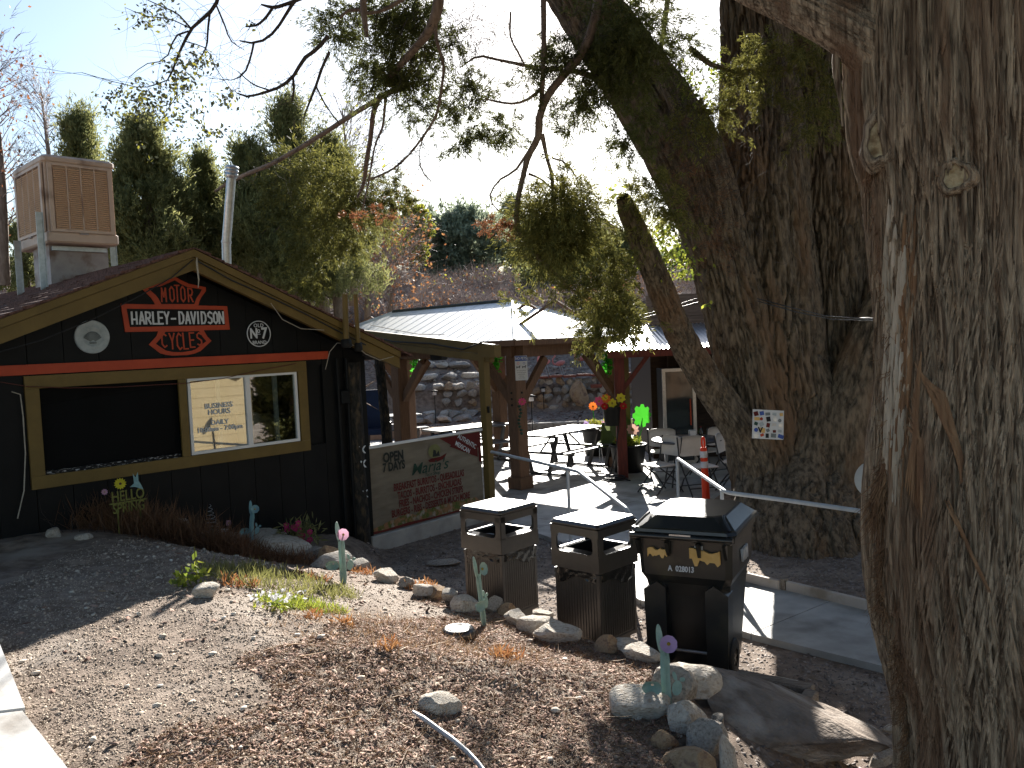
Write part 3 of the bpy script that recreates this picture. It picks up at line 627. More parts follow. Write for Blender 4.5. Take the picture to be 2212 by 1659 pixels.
for (O_, a_, L_, nn_) in ((base, cu1, Wd, -cv1), (base, cv1, Dp, -cu1)):
    m = MB()
    for g_ in range(4):
        for r_ in range(30):
            m.box(O_+a_*(L_*(.105+g_*.2+.1)-0)+nn_*.012+ZV*(.16+r_*.0235), (L_*.175, .018, .013), a_, (nn_*.8-ZV*.6), ZV*.8+nn_*.6)
    pn = MB()
    for (s0, s1, q0, q1) in ((.04, .96, .12, .15), (.04, .96, .87, .90), (.04, .10, .15, .87), (.90, .96, .15, .87)):
        pn.box(O_+a_*L_*(s0+s1)/2+nn_*.016+ZV*(q0+q1)/2, (L_*(s1-s0), .02, q1-q0), a_, nn_, ZV)
    for g_ in range(3): pn.box(O_+a_*L_*(.105+.2*(g_+1)-.0)+nn_*.014+ZV*.51, (.014, .014, .72), a_, nn_, ZV)
    po = pn.build('pad_frame', 'cooler', t); m.build('louvres', 'cooler_pad', po, kind='stuff')
    MB().box(O_+a_*L_*.5+nn_*.03+ZV*.105, (.09, .02, .015), a_, nn_, ZV).build('latch', 'duct', t)
MB().box(ctr-ZV*.28+cu1*.02, (Wd*.86, Dp*.55, .62), cu1, cv1, ZV).build('duct', 'duct', t)
MB().box(base+cu1*(Wd*.52)+cv1*(Dp*.225-.03)-ZV*.045, (Wd*.8, .05, .05), cu1, cv1, ZV).build('duct_flange', 'galv', t)
for (px_, y0, y1, Yd) in ((90, 458, 632, 9.42), (243, 470, 575, 10.1), (41, 520, 648, 10.0), (128, 560, 620, 10.6)):
    p = at(px_, y0, Yd); q = at(px_, y1, Yd)
    m = MB(); m.box(((p+q)/2), (.07, .006, (p-q).length), cu1, cv1, ZV); m.box(((p+q)/2)+cu1*.034, (.006, .05, (p-q).length), cu1, cv1, ZV); m.build('leg', 'galv', t)
# ---- flue
p = at(487, 580, 11.4); q = at(500, 380, 11.3); k_ = at(489, 525, 11.38)
t = thing('flue_pipe', 'shiny metal chimney flue with a ribbed cap behind the roof ridge', 'chimney', p)
MB().tube([p-ZV*.5, k_, q], .062, 18).build('pipe', 'galv', t)
dq = (q-k_).normalized()
MB().lathe([(.07, -.03), (.085, 0), (.085, .03), (.07, .04), (.09, .055), (.09, .075), (.07, .085), (.09, .1), (.09, .12), (.06, .135), (.001, .14)], q, 18, dq).build('cap', 'galv', t)
MB().lathe([(.068, 0), (.070, .01), (.068, .03)], k_, 16, dq).build('joint_band', 'galv', t)
# ================================================================== TIMBER SHELTER (gazebo)
PA = Vector((.07, 13.7, 0)); PL, PW = 6.3, 2.65
def Pv(a, b, z): return PA + e1*a + e2*b + ZV*z
gaz = thing('timber_shelter', 'brown timber post shelter with a hipped pale metal roof over the picnic tables', 'shelter', PA)
ZE = 2.48; OV = .36; ZR = 3.22
for a in (0, 3.15, 6.3):
    for b in (0, PW):
        ps = MB().box(Pv(a, b, 1.12), (.235, .235, 2.20), e1, e2, ZV, bev=.012).build('post', 'wood', gaz)
        MB().box(Pv(a, b, .12), (.31, .31, .20), e1, e2, ZV, bev=.01).build('post_base', 'wood', ps)
        for (dx, dy) in ((e1, 0), (-e1, 0), (e2, 1), (-e2, 1)):
            if dx == e1 and a == 6.3 or dx == -e1 and a == 0 or (dx == e2 and b == PW) or (dx == -e2 and b == 0): continue
            p = Pv(a, b, 1.45)+dx*.10; q = Pv(a, b, 2.16)+dx*.72; d = (q-p); c = (p+q)/2
            side = Vector((-dx.y, dx.x, 0)); up = d.normalized()
            br = MB().box(c, (.13, .09, d.length), up.cross(side), side, up).build('brace', 'wood', ps)
            for z_ in (.06, .12, .18):
                pass
    m = MB()

for b in (0, PW): MB().box(Pv(3.15, b, 2.34), (6.3+.5, .12, .22), e1, e2, ZV).build('beam', 'wood', gaz)
for a in (0, 3.15, 6.3): MB().box(Pv(a, PW/2, 2.30), (.12, PW+.3, .2), e1, e2, ZV).build('beam', 'wood', gaz)
# bolts on the posts
for (a, b) in ((0, 0), (0, PW)):
    for dx in ((-e2, -e1)):
        for z_ in (1.42, 1.52, 1.62): MB().cyl(Pv(a, b, z_)+dx*.117, Pv(a, b, z_)+dx*.13, .018, n=8).build('bolt', 'rubber', gaz)
# hipped roof in standing seam panels
x0, x1, y0, y1 = -OV, PL+OV, -OV, PW+OV; hw = (y1-y0)/2; ra, rb = x0+hw, x1-hw
def face(L_, o3, sdir, updir, run, rise, tri):
    """eave from o3 along sdir length L_, rising inward"""
    n_ = int(L_/.31); ws = L_/n_; sl = (updir*run+ZV*rise); nn = sdir.cross(sl).normalized()
    if nn.z < 0: nn = -nn
    for i_ in range(n_):
        s0, s1 = i_*ws, (i_+1)*ws-.004
        f = lambda s_: min(1.0, min(s_, L_-s_)/run)
        pts = [(s0, 0), (s1, 0), (s1, f(s1))]
        for c_ in (run, L_-run, L_/2 if tri else -1):
            if s0 < c_ < s1: pts.append((c_, f(c_)))
        pts.append((s0, f(s0))); pts = sorted(pts[:2])+sorted(pts[2:], reverse=True)
        pts = [p for k__, p in enumerate(pts) if not (p[1] <= 0.0001 and k__ > 1 and 0)]
        P = [o3+sdir*p[0]+sl*p[1] for p in pts]; P2 = [p+nn*.012 for p in P]; n2 = len(P)
        mb = MB(); mb.add(P+P2, [tuple(range(n2-1, -1, -1)), tuple(range(n2, 2*n2))]+[(j, (j+1) % n2, n2+(j+1) % n2, n2+j) for j in range(n2)])
        if f(s0) > .02: mb.box(o3+sdir*s0+sl*(f(s0)/2)+nn*.010, (.010, sl.length*f(s0), .012), sdir, sl.normalized(), nn)
        mb.build('roof_panel', 'metal_roof', gaz)
rise = ZR-ZE
face(x1-x0, Pv(x0, y0, ZE), e1, e2, hw, rise, False); face(x1-x0, Pv(x0, y1, ZE), e1, -e2, hw, rise, False)
face(y1-y0, Pv(x0, y0, ZE), e2, e1, hw, rise, True); face(y1-y0, Pv(x1, y0, ZE), e2, -e1, hw, rise, True)
for (p, q) in (((ra, y0+hw), (rb, y0+hw)),): MB().cyl(Pv(*p, ZR+.01), Pv(*q, ZR+.01), .05, n=6).build('ridge_cap', 'metal_trim', gaz)
for (p, q) in (((x0, y0), (ra, y0+hw)), ((x0, y1), (ra, y0+hw)), ((x1, y0), (rb, y0+hw)), ((x1, y1), (rb, y0+hw))): MB().cyl(Pv(*p, ZE+.01), Pv(*q, ZR+.01), .028, n=6).build('hip_cap', 'metal_roof', gaz)
for (p, q) in (((x0, y0), (x1, y0)), ((x0, y1), (x1, y1)), ((x0, y0), (x0, y1)), ((x1, y0), (x1, y1))):
    a, b = Pv(*p, ZE-.04), Pv(*q, ZE-.04); MB().box((a+b)/2, ((a-b).length, .03, .09), (b-a).normalized(), Vector((-(b-a).y, (b-a).x, 0)).normalized(), ZV).build('fascia', 'wood', gaz)
for s_ in range(9):
    aa = x0+.6+s_*.7; MB().cyl(Pv(aa, y0+.1, ZE-.02), Pv(aa, y0+hw, ZR-.06), .03, n=4).build('rafter', 'wood', gaz); MB().cyl(Pv(aa, y1-.1, ZE-.02), Pv(aa, y0+hw, ZR-.06), .03, n=4).build('rafter', 'wood', gaz)
# ---- mustard porch roof running back from the tan post
tp = Vector((-.385, 11.72, 0)); pb = Vector((-2.75, 14.0, 0)); dpb = (pb-tp).normalized(); npb = Vector((-dpb.y, dpb.x, 0))
por = thing('porch_roof', 'flat porch roof with a mustard edge beam held up by one mustard post', 'porch', tp)
MB().box(tp+ZV*1.2, (.115, .115, 2.38), dpb, npb, ZV, bev=.006).build('post', 'mustard', por)
MB().box(tp+ZV*1.52+Vector((.03, -.062, 0)), (.05, .02, .09), dpb, npb, ZV).build('outlet_box', 'rubber', por)
a = tp-dpb*.22+ZV*2.36; b = pb+ZV*2.74; d = (b-a).normalized()
MB().box((a+b)/2, ((b-a).length, .05, .15), d, npb, d.cross(npb)).build('edge_beam', 'mustard', por)
MB().box((a+b)/2-ZV*.13-npb*.0, ((b-a).length-.1, .09, .10), d, npb, d.cross(npb)).build('beam', 'mustard', por)
MB().box(a+dpb*.1-ZV*.02, (.34, .13, .17), dpb, npb, ZV).build('beam', 'mustard', por)
MB().box(a+(b-a)*.72+(npb if npb.x > 0 else -npb)*.8-ZV*.09, ((b-a).length*.5, 1.5, .05), d, npb, d.cross(npb)).build('roof_deck', 'darkwood', por)
cord('cable', [at(775, 720, 13.5), at(850, 738, 12.9), at(930, 742, 12.4), at(1000, 755, 11.9), at(1045, 738, 11.5)], .012, 'wire', 'black cable looping along the mustard porch beam')
cord('cable', [at(800, 702, 13.4), at(850, 712, 13.0), at(905, 722, 12.6), at(960, 722, 12.2)], .006, 'cord', 'thin pale cord lying on the mustard porch beam')
sp_ = at(948, 764, 12.6); t = thing('speaker', 'black box loudspeaker hung under the mustard porch beam', 'speaker', sp_)
MB().box(sp_, (.26, .16, .2), dpb, npb, ZV, bev=.02).build('cabinet', 'rubber', t); MB().cyl(sp_+ZV*.1, sp_+ZV*.2, .02, n=6).build('bracket', 'rubber', t)
# ---- menu banner on its frame
bA = Vector((-1.80, 10.03, 0)); bB = Vector((-.47, 11.62, 0)); bd = (bB-bA).normalized(); bn = Vector((bd.y, -bd.x, 0)); BL = (bB-bA).length
ZB0, ZB1 = .17, 1.235
ban = thing('menu_banner', 'beige vinyl menu banner with a red ribbon corner, between log post and mustard post', 'banner', bA)
def Bp(s_, z_, o_=0): return bA+bd*s_+bn*o_+ZV*z_
mt['banner'] = M('banner_vinyl', (.20, .165, .12), (.27, .23, .17), 2.2, .6, .05, stretch=(1, 1, 5), trans=.4)
mt['ban_red'] = M('banner_red', (.14, .018, .016), (.17, .022, .018), 5, .6, trans=.4)
mt['ban_dark'] = M('banner_dark_print', (.03, .035, .03), None, 5, .6, trans=.2)
mt['ban_maroon'] = M('banner_maroon_print', (.16, .025, .02), None, 5, .6, trans=.2)
mt['ban_green'] = M('banner_green_print', (.03, .075, .05), None, 5, .6, trans=.2)
mt['ban_yellow'] = M('banner_yellow_print', (.24, .24, .10), None, 5, .6, trans=.3)
nu, nv = 40, 14; VV = []
for j in range(nv+1):
    for i_ in range(nu+1):
        s_ = BL*i_/nu; z_ = ZB0+(ZB1-ZB0)*j/nv; wv = .012*math.sin(i_*.55)*math.sin(j/nv*math.pi)+.006*math.sin(i_*1.7+j)
        VV.append(Bp(s_, z_, wv*.6-.01))
npobj('sheet', np.array([tuple(v) for v in VV]), [[j*(nu+1)+i_, j*(nu+1)+i_+1, (j+1)*(nu+1)+i_+1, (j+1)*(nu+1)+i_] for j in range(nv) for i_ in range(nu)], 4, 'banner', ban, True)
def bprint(poly, mat, o_=.006, nm='print'): return MB().prism([(p[0]*BL, ZB0+(p[1])*(ZB1-ZB0)) for p in poly], bA, bd, ZV, bn, o_+.0006, o_).build(nm, mat, ban)
bprint([(.60, .985), (.99, .985), (.99, .58), (.965, .60), (.965, .78), (.72, .86)], 'ban_red')
ax_ = (bd*.80-ZV*.45).normalized(); ay_ = (bd*.45+ZV*.80).normalized()
bprint([(.69, .86), (.955, .66), (.955, .78), (.78, .965)], 'ban_red', .0075)
text('lettering', 'AUTHENTIC', .09, Bp(BL*.855, ZB0+.885*(ZB1-ZB0), .010), ax_, ay_, 'white_letter', ban, .0005, .0012, .8)
text('lettering', 'MEXICAN', .09, Bp(BL*.81, ZB0+.82*(ZB1-ZB0), .010), ax_, ay_, 'white_letter', ban, .0005, .0012, .8)
def bt(s, sx_, z_, h, mat, xs=1, bold=.002, c=True, shear=0): text('lettering', s, h, Bp(BL*sx_, ZB0+z_*(ZB1-ZB0), .010), bd, ZV, mat, ban, .0005, bold, xs, shear, c)
bt('OPEN', .20, .86, .165, 'ban_dark', .80, .007); bt('7 DAYS', .20, .745, .15, 'ban_dark', .76, .006)
bt("Maria's", .50, .655, .21, 'ban_green', 1.15, .001, shear=.3); bt('Taco Shop', .52, .565, .06, 'ban_green', 1.1, .0005, shear=.3)
bt('BREAKFAST BURRITOS - QUESADILLAS', .50, .49, .125, 'ban_maroon', .60, .004); bt('TACOS - BURRITOS - ENCHILADAS', .50, .385, .125, 'ban_maroon', .60, .004)
bt('FRIES - NACHOS - CHICKEN STRIPS', .51, .285, .125, 'ban_maroon', .60, .004); bt('BURGERS - RIBS - DESSERTS & MUCH MORE', .51, .185, .125, 'ban_maroon', .60, .004)
bprint([(.55+.055*math.cos(a), .84+.085*math.sin(a)) for a in [i_*.3 for i_ in range(21)]], 'ban_yellow', .006)
bprint([(.49, .74), (.52, .755), (.6, .755), (.66, .79), (.63, .72), (.56, .70), (.5, .715)], 'ban_red', .0075)
bprint([(.53, .77), (.54, .86), (.56, .845), (.565, .80), (.585, .84), (.595, .77)], 'ban_dark', .009)
mt['food'] = M('food_print', (.12, .16, .04), (.40, .20, .10), 14, .6, c3=(.45, .40, .34), s3=9, trans=.3, contrast=(.42, .58))
rf = random.Random(4)
for (fx, fz, fr) in ((.16, .06, .075), (.27, .075, .09), (.43, .09, .075), (.58, .095, .09), (.72, .085, .08), (.86, .075, .09), (.06, .045, .05)):
    pts = [(fx+fr*(1+.15*rf.uniform(-1, 1))*math.cos(a), fz+fr*.85*(1+.15*rf.uniform(-1, 1))*math.sin(a)) for a in [i_*math.pi/9 for i_ in range(18)]]
    bprint([(p[0], max(.012, p[1])) for p in pts], 'food', .006+rf.uniform(0, .002))
bprint([(.01, .008), (.99, .008), (.99, .035), (.5, .03), (.3, .045), (.1, .03), (.01, .04)], 'ban_maroon', .009)
MB().box(Bp(BL/2, ZB1+.012, -.01), (BL+.04, .05, .03), bd, bn, ZV).build('top_rail', 'white', ban)
MB().box(Bp(BL/2, .02, .0), (BL+.1, .14, .30), bd, bn, ZV, bev=.01).build('kerb', 'concrete', ban)
for s_ in (.02, BL-.02): 
    for z_ in (ZB0+.03, .7, ZB1-.03): MB().lathe([(.004, 0), (.009, .002), (.011, 0)], Bp(s_, z_, .006), 8, bn).build('grommet', 'galv', ban)
# ================================================================== SECOND BUILDING behind the big tree
an = thing('wood_store', 'dark wooden store with a red-framed corrugated awning behind the big tree', 'building', (6, 16.2, 0))
BX = Vector((1, -.02, 0)).normalized(); BY = Vector((.02, 1, 0)).normalized()
def Q(x, y, z): return Vector((1.85, 14.3, 0))+BX*x+BY*y+ZV*z
# walls of lapped boards
for i_ in range(15):
    z_ = .02+i_*.215
    if z_ < 2.3: MB().box(Q(5.9, 2.0, z_+.11), (9.3, .03, .21), BX, (BY+ZV*.05).normalized(), ZV).build('board', 'darkwood', an)
    else: MB().box(Q(6.1, 2.0, z_+.11), (10.6, .03, .208), BX, (BY+ZV*.05).normalized(), ZV).build('board', 'greywood', an)
MB().box(Q(6.1, 3.6, 1.6), (10.5, 3.1, 3.15), BX, BY, ZV).build('wall', 'darkwood', an)
MB().box(Q(1.25, 1.95, 1.15), (.16, .16, 2.3), BX, BY, ZV).build('corner_post', 'darkwood', an)
for (xx, zz, w_, h_) in ((4.0, 1.55, .8, .8), (6.6, 1.2, 1.0, 2.0)):
    w = MB().box(Q(xx, 1.95, zz), (w_, .06, h_), BX, BY, ZV).build('window', 'blackboard', an)
    for (dx, dz, a_, b_) in ((0, h_/2, w_+.1, .07), (0, -h_/2, w_+.1, .07), (-w_/2, 0, .07, h_), (w_/2, 0, .07, h_), (0, 0, .03, h_)):
        MB().box(Q(xx+dx, 1.9, zz+dz), (a_, .05, b_), BX, BY, ZV).build('frame', 'redwood', w)
# corrugated awning
me_v = []; me_f = []; n_ = 420; Lw = 7.6
for i_ in range(n_+1):
    x_ = -.25+Lw*i_/n_; dz = .014*math.sin(x_/.076*2*math.pi)
    me_v += [tuple(Q(x_, -.28, 2.235+dz)), tuple(Q(x_, 1.95, 2.66+dz))]
    if i_: b_ = 2*i_; me_f.append((b_-2, b_, b_+1, b_-1))
npobj('awning_sheet', np.array(me_v), me_f, 4, 'galv', an, True)
MB().box(Q(3.5, -.2, 2.16), (7.4, .06, .11), BX, BY, ZV).build('awning_beam', 'redwood', an)
MB().box(Q(3.5, .9, 2.33), (7.4, .06, .09), BX, BY, ZV).build('awning_beam', 'redwood', an)
for xx in (0, 5.2):
    MB().box(Q(xx, -.05, 1.08), (.17, .17, 2.16), BX, BY, ZV, bev=.008).build('post', 'redwood', an)
    a, b = Q(xx+.05, -.05, 1.55), Q(xx+.50, -.05, 2.12); MB().box((a+b)/2, (.07, .07, (b-a).length), (b-a).cross(BY).normalized(), BY, (b-a).normalized()).build('brace', 'redwood', an)
MB().box(Q(.22, .9, 1.1), (.12, .12, 2.2), BX, BY, ZV).build('post', 'mustard', an)
# display fridge
fp = Vector((3.12, 15.5, 0)); fr = thing('display_fridge', 'tall glass-door drinks fridge with pale frame standing against the dark store', 'fridge', fp)
MB().box(fp+Vector((0, .3, .93)), (.62, .55, 1.8), bev=.01).build('cabinet', 'blackboard', fr)

for (dx, dz, a_, b_) in ((-.28, .93, .06, 1.8), (.28, .93, .06, 1.8), (0, 1.8, .5, .06), (0, .06, .5, .06)): m.box(fp+Vector((dx, 0, dz)), (a_, .05, b_))
m.build('door_frame', 'galv', fr)
mt['fridgeglass'] = M('fridge_glass', (.03, .04, .045), None, 3, .06, spec=.9)
MB().box(fp+Vector((0, .01, .93)), (.5, .01, 1.68)).build('door_glass', 'fridgeglass', fr)
MB().box(fp+Vector((.2, -.03, 1.0)), (.025, .03, .5), bev=.008).build('handle', 'orange', fr)
# tan building across the lane, seen only in the window glass
tb = Vector((6.9, 2.9, 0)); bn2 = Vector((-.86, .5, 0)).normalized(); bd2 = Vector((.5, .86, 0)).normalized()
oth = thing('tan_house', 'sunlit tan gabled house across the lane, mirrored in the serving window', 'building', tb)
mt['tan'] = M('tan_siding', (.48, .38, .22), (.52, .42, .26), 2, .9, .1)
gp = [(-3.4, -.2), (3.4, -.2), (3.4, 2.3), (0, 3.7), (-3.4, 2.3)]
MB().prism(gp, tb, bd2, ZV, -bn2, 4, 0).build('wall', 'tan', oth)
MB().prism([(-3.8, 2.2), (0, 3.75), (3.8, 2.2), (3.8, 2.35), (0, 3.92), (-3.8, 2.35)], tb, bd2, ZV, -bn2, 4.3, -.35).build('roof', 'shingle', oth)
for s_ in (-1.6, 1.2): 
    w = MB().box(tb+bd2*s_+ZV*1.5+bn2*.02, (.9, .06, .9), bd2, bn2, ZV).build('window', 'blackboard', oth)
    MB().box(tb+bd2*s_+ZV*1.5+bn2*.05, (.04, .04, .9), bd2, bn2, ZV).build('frame', 'white', w)
for i_ in range(10): MB().box(tb+ZV*(.1+i_*.23)+bn2*.004, (6.8, .008, .012), bd2, bn2, ZV).build('batten', 'tan', oth)
# ================================================================== LITTER BINS
def litter_bin():
    t = thing('litter_bin', 'x', 'litter bin', (0, 0, 0), 'square brown litter bins with open-sided hoods')
    X, Y_ = Vector((1, 0, 0)), Vector((0, 1, 0)); w = .235
    MB().box((0, 0, .05), (.37, .37, .1), bev=.01).build('plinth', 'can', t)
    b = MB().box((0, 0, .37), (.43, .43, .56), bev=.012)
    body = b.build('body', 'can', t)
    r = MB()
    for s in range(4):
        a = Vector((math.cos(s*math.pi/2), math.sin(s*math.pi/2), 0)); c = Vector((-a.y, a.x, 0))
        for k_ in range(14): r.box(a*.2165+c*(-.176+k_*.0271)+ZV*.36, (.006, .013, .44), a, c, ZV, bev=.002)
        r.box(a*.217+ZV*.62, (.012, .445, .04), a, c, ZV); r.box(a*.216+ZV*.11, (.01, .44, .03), a, c, ZV)
        for e_ in (-1, 1): r.box(a*.2165+c*.203*e_+ZV*.36, (.008, .03, .5), a, c, ZV)
    r.build('flutes', 'can', body)
    # liner bag folded over the rim
    n = 72; m = 7; V = []; rb = random.Random(5)
    for j in range(m):
        for i_ in range(n):
            a = 2*math.pi*i_/n; c_, s_ = math.cos(a), math.sin(a); q = .232/max(abs(c_), abs(s_)); q = min(q, .295)
            z = .655-.085*j/(m-1)-(.03*math.sin(a*2+.6)+.018*math.sin(a*5))*(j/(m-1)); q *= 1+.025*math.sin(a*17+j*1.3)*(j/(m-1))+.02*rb.uniform(-1, 1)*(j > 0)
            V.append((q*c_, q*s_, z))
    npobj('liner_bag', np.array(V), [[j*n+i_, j*n+(i_+1) % n, (j+1)*n+(i_+1) % n, (j+1)*n+i_] for j in range(m-1) for i_ in range(n)], 4, 'bag', t, False)
    # hood
    h0, h1 = .655, 1.0
    hd = MB()
    for s in range(4):
        a = Vector((math.cos(s*math.pi/2), math.sin(s*math.pi/2), 0)); c = Vector((-a.y, a.x, 0))
        hd.box(a*.228+ZV*(h0+.065), (.02, .47, .13), a, c, ZV)
        hd.box(a*.228+ZV*(h1-.05), (.02, .47, .06), a, c, ZV)
        for e_ in (-1, 1): hd.box(a*.229+c*.205*e_+ZV*(h0+.215), (.018, .05, .19), a, c, ZV)
        for e_ in (-1, 1):       # rounded corners of the opening
            for (zz, sg) in ((h0+.13, 1), (h1-.08, -1)):
                O = a*.22+c*.18*e_+ZV*zz; pts = [(0, 0), (-.035*e_, 0), (-.012*e_, .010*sg), (0, .035*sg)]
                hd.prism(pts if e_*sg < 0 else pts[::-1], O, c, ZV, a, .017)
        hd.box(a*.19+ZV*(h0+.125), (.06, .36, .008), (a-ZV*.35).normalized(), c, (ZV+a*.35).normalized())
    hd.build('hood', 'can', t)
    MB().box((0, 0, h1-.005), (.485, .485, .05), bev=.02).build('hood_top', 'can', t)
    MB().box((0, 0, h0+.02), (.40, .40, .03)).build('bag_mouth', 'bag', t)
    return t
bin1 = litter_bin(); bin2 = copy_tree(bin1)
place(bin1, (.58, 6.35, .06), R(-45)); place(bin2, (-.165, 7.08, .05), R(-42))
bin1['label'] = 'brown litter bin with its black liner bunched at the rim, nearest the black wheeled bin'
bin2['label'] = 'brown litter bin with crumpled paper showing in its mouth, near the menu banner'
mt['paper'] = M('crumpled_paper', (.6, .6, .6), (.75, .75, .75), 20, .8, .5)
rm = rockmesh(91, 2, .6)
o = link('crumpled_wrapper', rm, 'paper'); place(o, (-.26, 6.98, .83), 0, 1); o.scale = (.06, .045, .03)
tag(o, 'crumpled white wrapper lying in the mouth of the bin by the banner', 'wrapper')
# ================================================================== WHEELED BIN
ta = Vector((.89, -.456, 0)).normalized(); tn = Vector((-.456, -.89, 0)).normalized()     # along the near face; outward from it
tc_ = Vector((1.30, 6.02, 0.05))
wb = thing('wheeled_bin', 'big black wheeled rubbish bin with peeling orange stickers and a closed lid', 'wheeled bin', tc_)
def T(a, o_, z): return tc_+ta*a*1.0+tn*o_*.93+ZV*z*1.015
def ringT(ha, o0, o1, z, ch): return [(-ha+ch, o1, z), (ha-ch, o1, z), (ha, o1-ch, z), (ha, o0+ch, z), (ha-ch, o0, z), (-ha+ch, o0, z), (-ha, o0+ch, z), (-ha, o1-ch, z)]
def loft(m, rings, smooth=False, caps=True):
    vs = [T(*p) for r in rings for p in r]; n = len(rings[0])
    m.add(vs, [(j*n+i_, j*n+(i_+1) % n, (j+1)*n+(i_+1) % n, (j+1)*n+i_) for j in range(len(rings)-1) for i_ in range(n)], smooth)
    if caps: m.add(vs, [tuple(range(n-1, -1, -1)), tuple(range((len(rings)-1)*n, len(rings)*n))])
    return m
m = loft(MB(), [ringT(.25, -.30, .20, .0, .05), ringT(.265, -.33, .24, .22, .05), ringT(.29, -.37, .30, .55, .05), ringT(.30, -.38, .33, .64, .045), ringT(.325, -.41, .37, .70, .04), ringT(.335, -.425, .385, .96, .04)])
bb = m.build('body', 'bin', wb)
for s_ in (-1, 1):
    MB().prism([(s_*.14, .05), (s_*.285, .05), (s_*.30, .60), (s_*.20, .66), (s_*.14, .62)], tc_, ta, ZV, tn, .345, .20).build('side_web', 'bin', bb)
loft(MB(), [ringT(.355, -.45, .41, .955, .04), ringT(.36, -.455, .415, 1.0, .04)]).build('rim', 'bin', bb)
ld = loft(MB(), [ringT(.365, -.47, .43, 1.0, .05), ringT(.375, -.48, .44, 1.015, .05), ringT(.37, -.475, .435, 1.035, .06), ringT(.355, -.46, .415, 1.042, .06), ringT(.275, -.37, .31, 1.112, .07), ringT(.26, -.35, .29, 1.118, .07)]).build('lid', 'bin', wb)
for s_ in (-1, 1):
    MB().tube([T(s_*.335, .40, 1.045), T(s_*.28, .33, 1.105), T(s_*.262, .27, 1.122)], .009, 6).build('lid_rib', 'bin', ld)
MB().cyl(T(-.36, .45, .99), T(.36, .45, .99), .018, n=10).build('handle_bar', 'bin', wb)
for s_ in (-.33, -.12, .10, .33): MB().box(T(s_, .43, .985), (.055, .06, .05), ta, tn, ZV, bev=.01).build('hinge', 'bin', wb)
for s_ in (-.31, -.10, .12, .30): MB().prism([(.37, .97), (.44, .97), (.38, .86)], tc_+ta*s_, tn, ZV, ta, .012, -.012).build('hinge_gusset', 'bin', bb)
MB().box(T(0, .457, .998), (.15, .012, .03), ta, tn, ZV).build('hinge_plate', 'galv', wb)
for s_ in (-1, 1):
    wl = MB(); c = T(s_*.28, .22, .13); wl.lathe([(.06, -.03), (.115, -.03), (.13, -.02), (.13, .02), (.115, .03), (.06, .03)], c, 24, ta); wo_ = wl.build('wheel', 'rubber', wb)
    hb = MB()
    for k_ in range(6):
        a = k_*math.pi/3; hb.box(c+ta*.0+(tn*math.cos(a)+ZV*math.sin(a))*.05, (.05, .10, .014), ta, (tn*math.cos(a)+ZV*math.sin(a)), (-tn*math.sin(a)+ZV*math.cos(a)))
    hb.build('spokes', 'bin', wo_)
MB().cyl(T(-.28, .22, .13), T(.28, .22, .13), .014, n=8).build('axle', 'galv', wb)
def ragged(x0, x1, z0, z1, seed):
    r_ = random.Random(seed); p = []
    for k_ in range(13): p.append((x0+(x1-x0)*k_/12, z0+r_.uniform(0, (z1-z0)*.45)))
    for k_ in range(9): p.append((x1-(x1-x0)*k_/8, z1-r_.uniform(0, (z1-z0)*.25)))
    return p
for (x0, x1, z0, z1, sd_) in ((-.25, -.10, .84, .915, 1), (.05, .26, .80, .93, 2)):
    MB().prism(ragged(x0, x1, z0, z1, sd_), T(0, 0, 0), ta, ZV, tn, .3815, .36).build('sticker_scrap', 'sticker', bb)
    # it follows the leaning wall closely enough to stay proud of it
MB().box(T(.11, .3825, .90), (.06, .006, .055), ta, tn, ZV).build('paper_tag', 'chairwhite', bb)
text('lettering', 'A  028013', .055, T(-.02, .3795, .755), ta, ZV, 'white_letter', bb, .003, .0012, .8)
side = ta
text('lettering', 'WM', .13, T(.343, -.02, .80), -tn, ZV, 'rail', bb, .008, .003, .8)
# ================================================================== HANDRAILS, DELINEATOR, SIGNS
def rail(name, label, pts, posts, r=.021):
    t = thing(name, label, 'handrail', (pts[0][0], pts[0][1], 0))
    P = [Vector(pts[0])]
    for a, b, c in zip(pts, pts[1:], pts[2:]):
        a, b, c = map(Vector, (a, b, c)); P += [b+(a-b).normalized()*.05, b+((a-b).normalized()+(c-b).normalized())*.012, b+(c-b).normalized()*.05]
    P.append(Vector(pts[-1])); MB().tube(P, r, 12).build('top_rail', 'rail', t)
    for (x, y, z) in posts: MB().cyl((x, y, -.0), (x, y, z), r*.95, n=12).build('post', 'rail', t); MB().cyl((x, y, .02), (x, y, .03), .05, n=12).build('foot_plate', 'rail', t)
pA, pB2, pC, pD = at(1062, 976, 11.6), at(1226, 1013, 9.95), at(1250, 1019, 9.7), at(1354, 1100, 7.55)
rail('handrail', 'pale handrail from the mustard post sloping down behind the litter bins', [pA, pB2, pC, pD, pD+Vector((.02, -.06, -.1)), (pD.x+.02, pD.y-.07, 0.0)], [(pB2.x, pB2.y, pB2.z)])
pA, pB2, pC, pE = at(1463, 990, 10.5), at(1571, 1064, 8.15), at(1700, 1081, 7.7), at(1900, 1110, 6.9)
pK = at(1561, 1058, 8.25)
rail('handrail', 'pale handrail beside the orange post, running right behind the wheeled bin', [(pA.x, pA.y+.02, 0), (pA.x, pA.y+.02, pA.z-.03), pA, pK, pB2, pC, pE, (pE.x+.9, pE.y-.9, pE.z-.02)], [(at(1559, 1058, 8.25).x, 8.25, pK.z)])
d0 = gz(1527, 1108, .02); dl = thing('delineator_post', 'orange traffic delineator post with two white bands and a loop top', 'traffic post', d0)
mt['safety'] = M('safety_orange', (.75, .05, .015), (.8, .07, .02), 5, .45, trans=.12)
mt['reflect'] = M('reflective_white', (.55, .55, .57), (.68, .68, .7), 30, .35)
lean = Vector((-.02, 0, 1)).normalized(); HH = 1.09
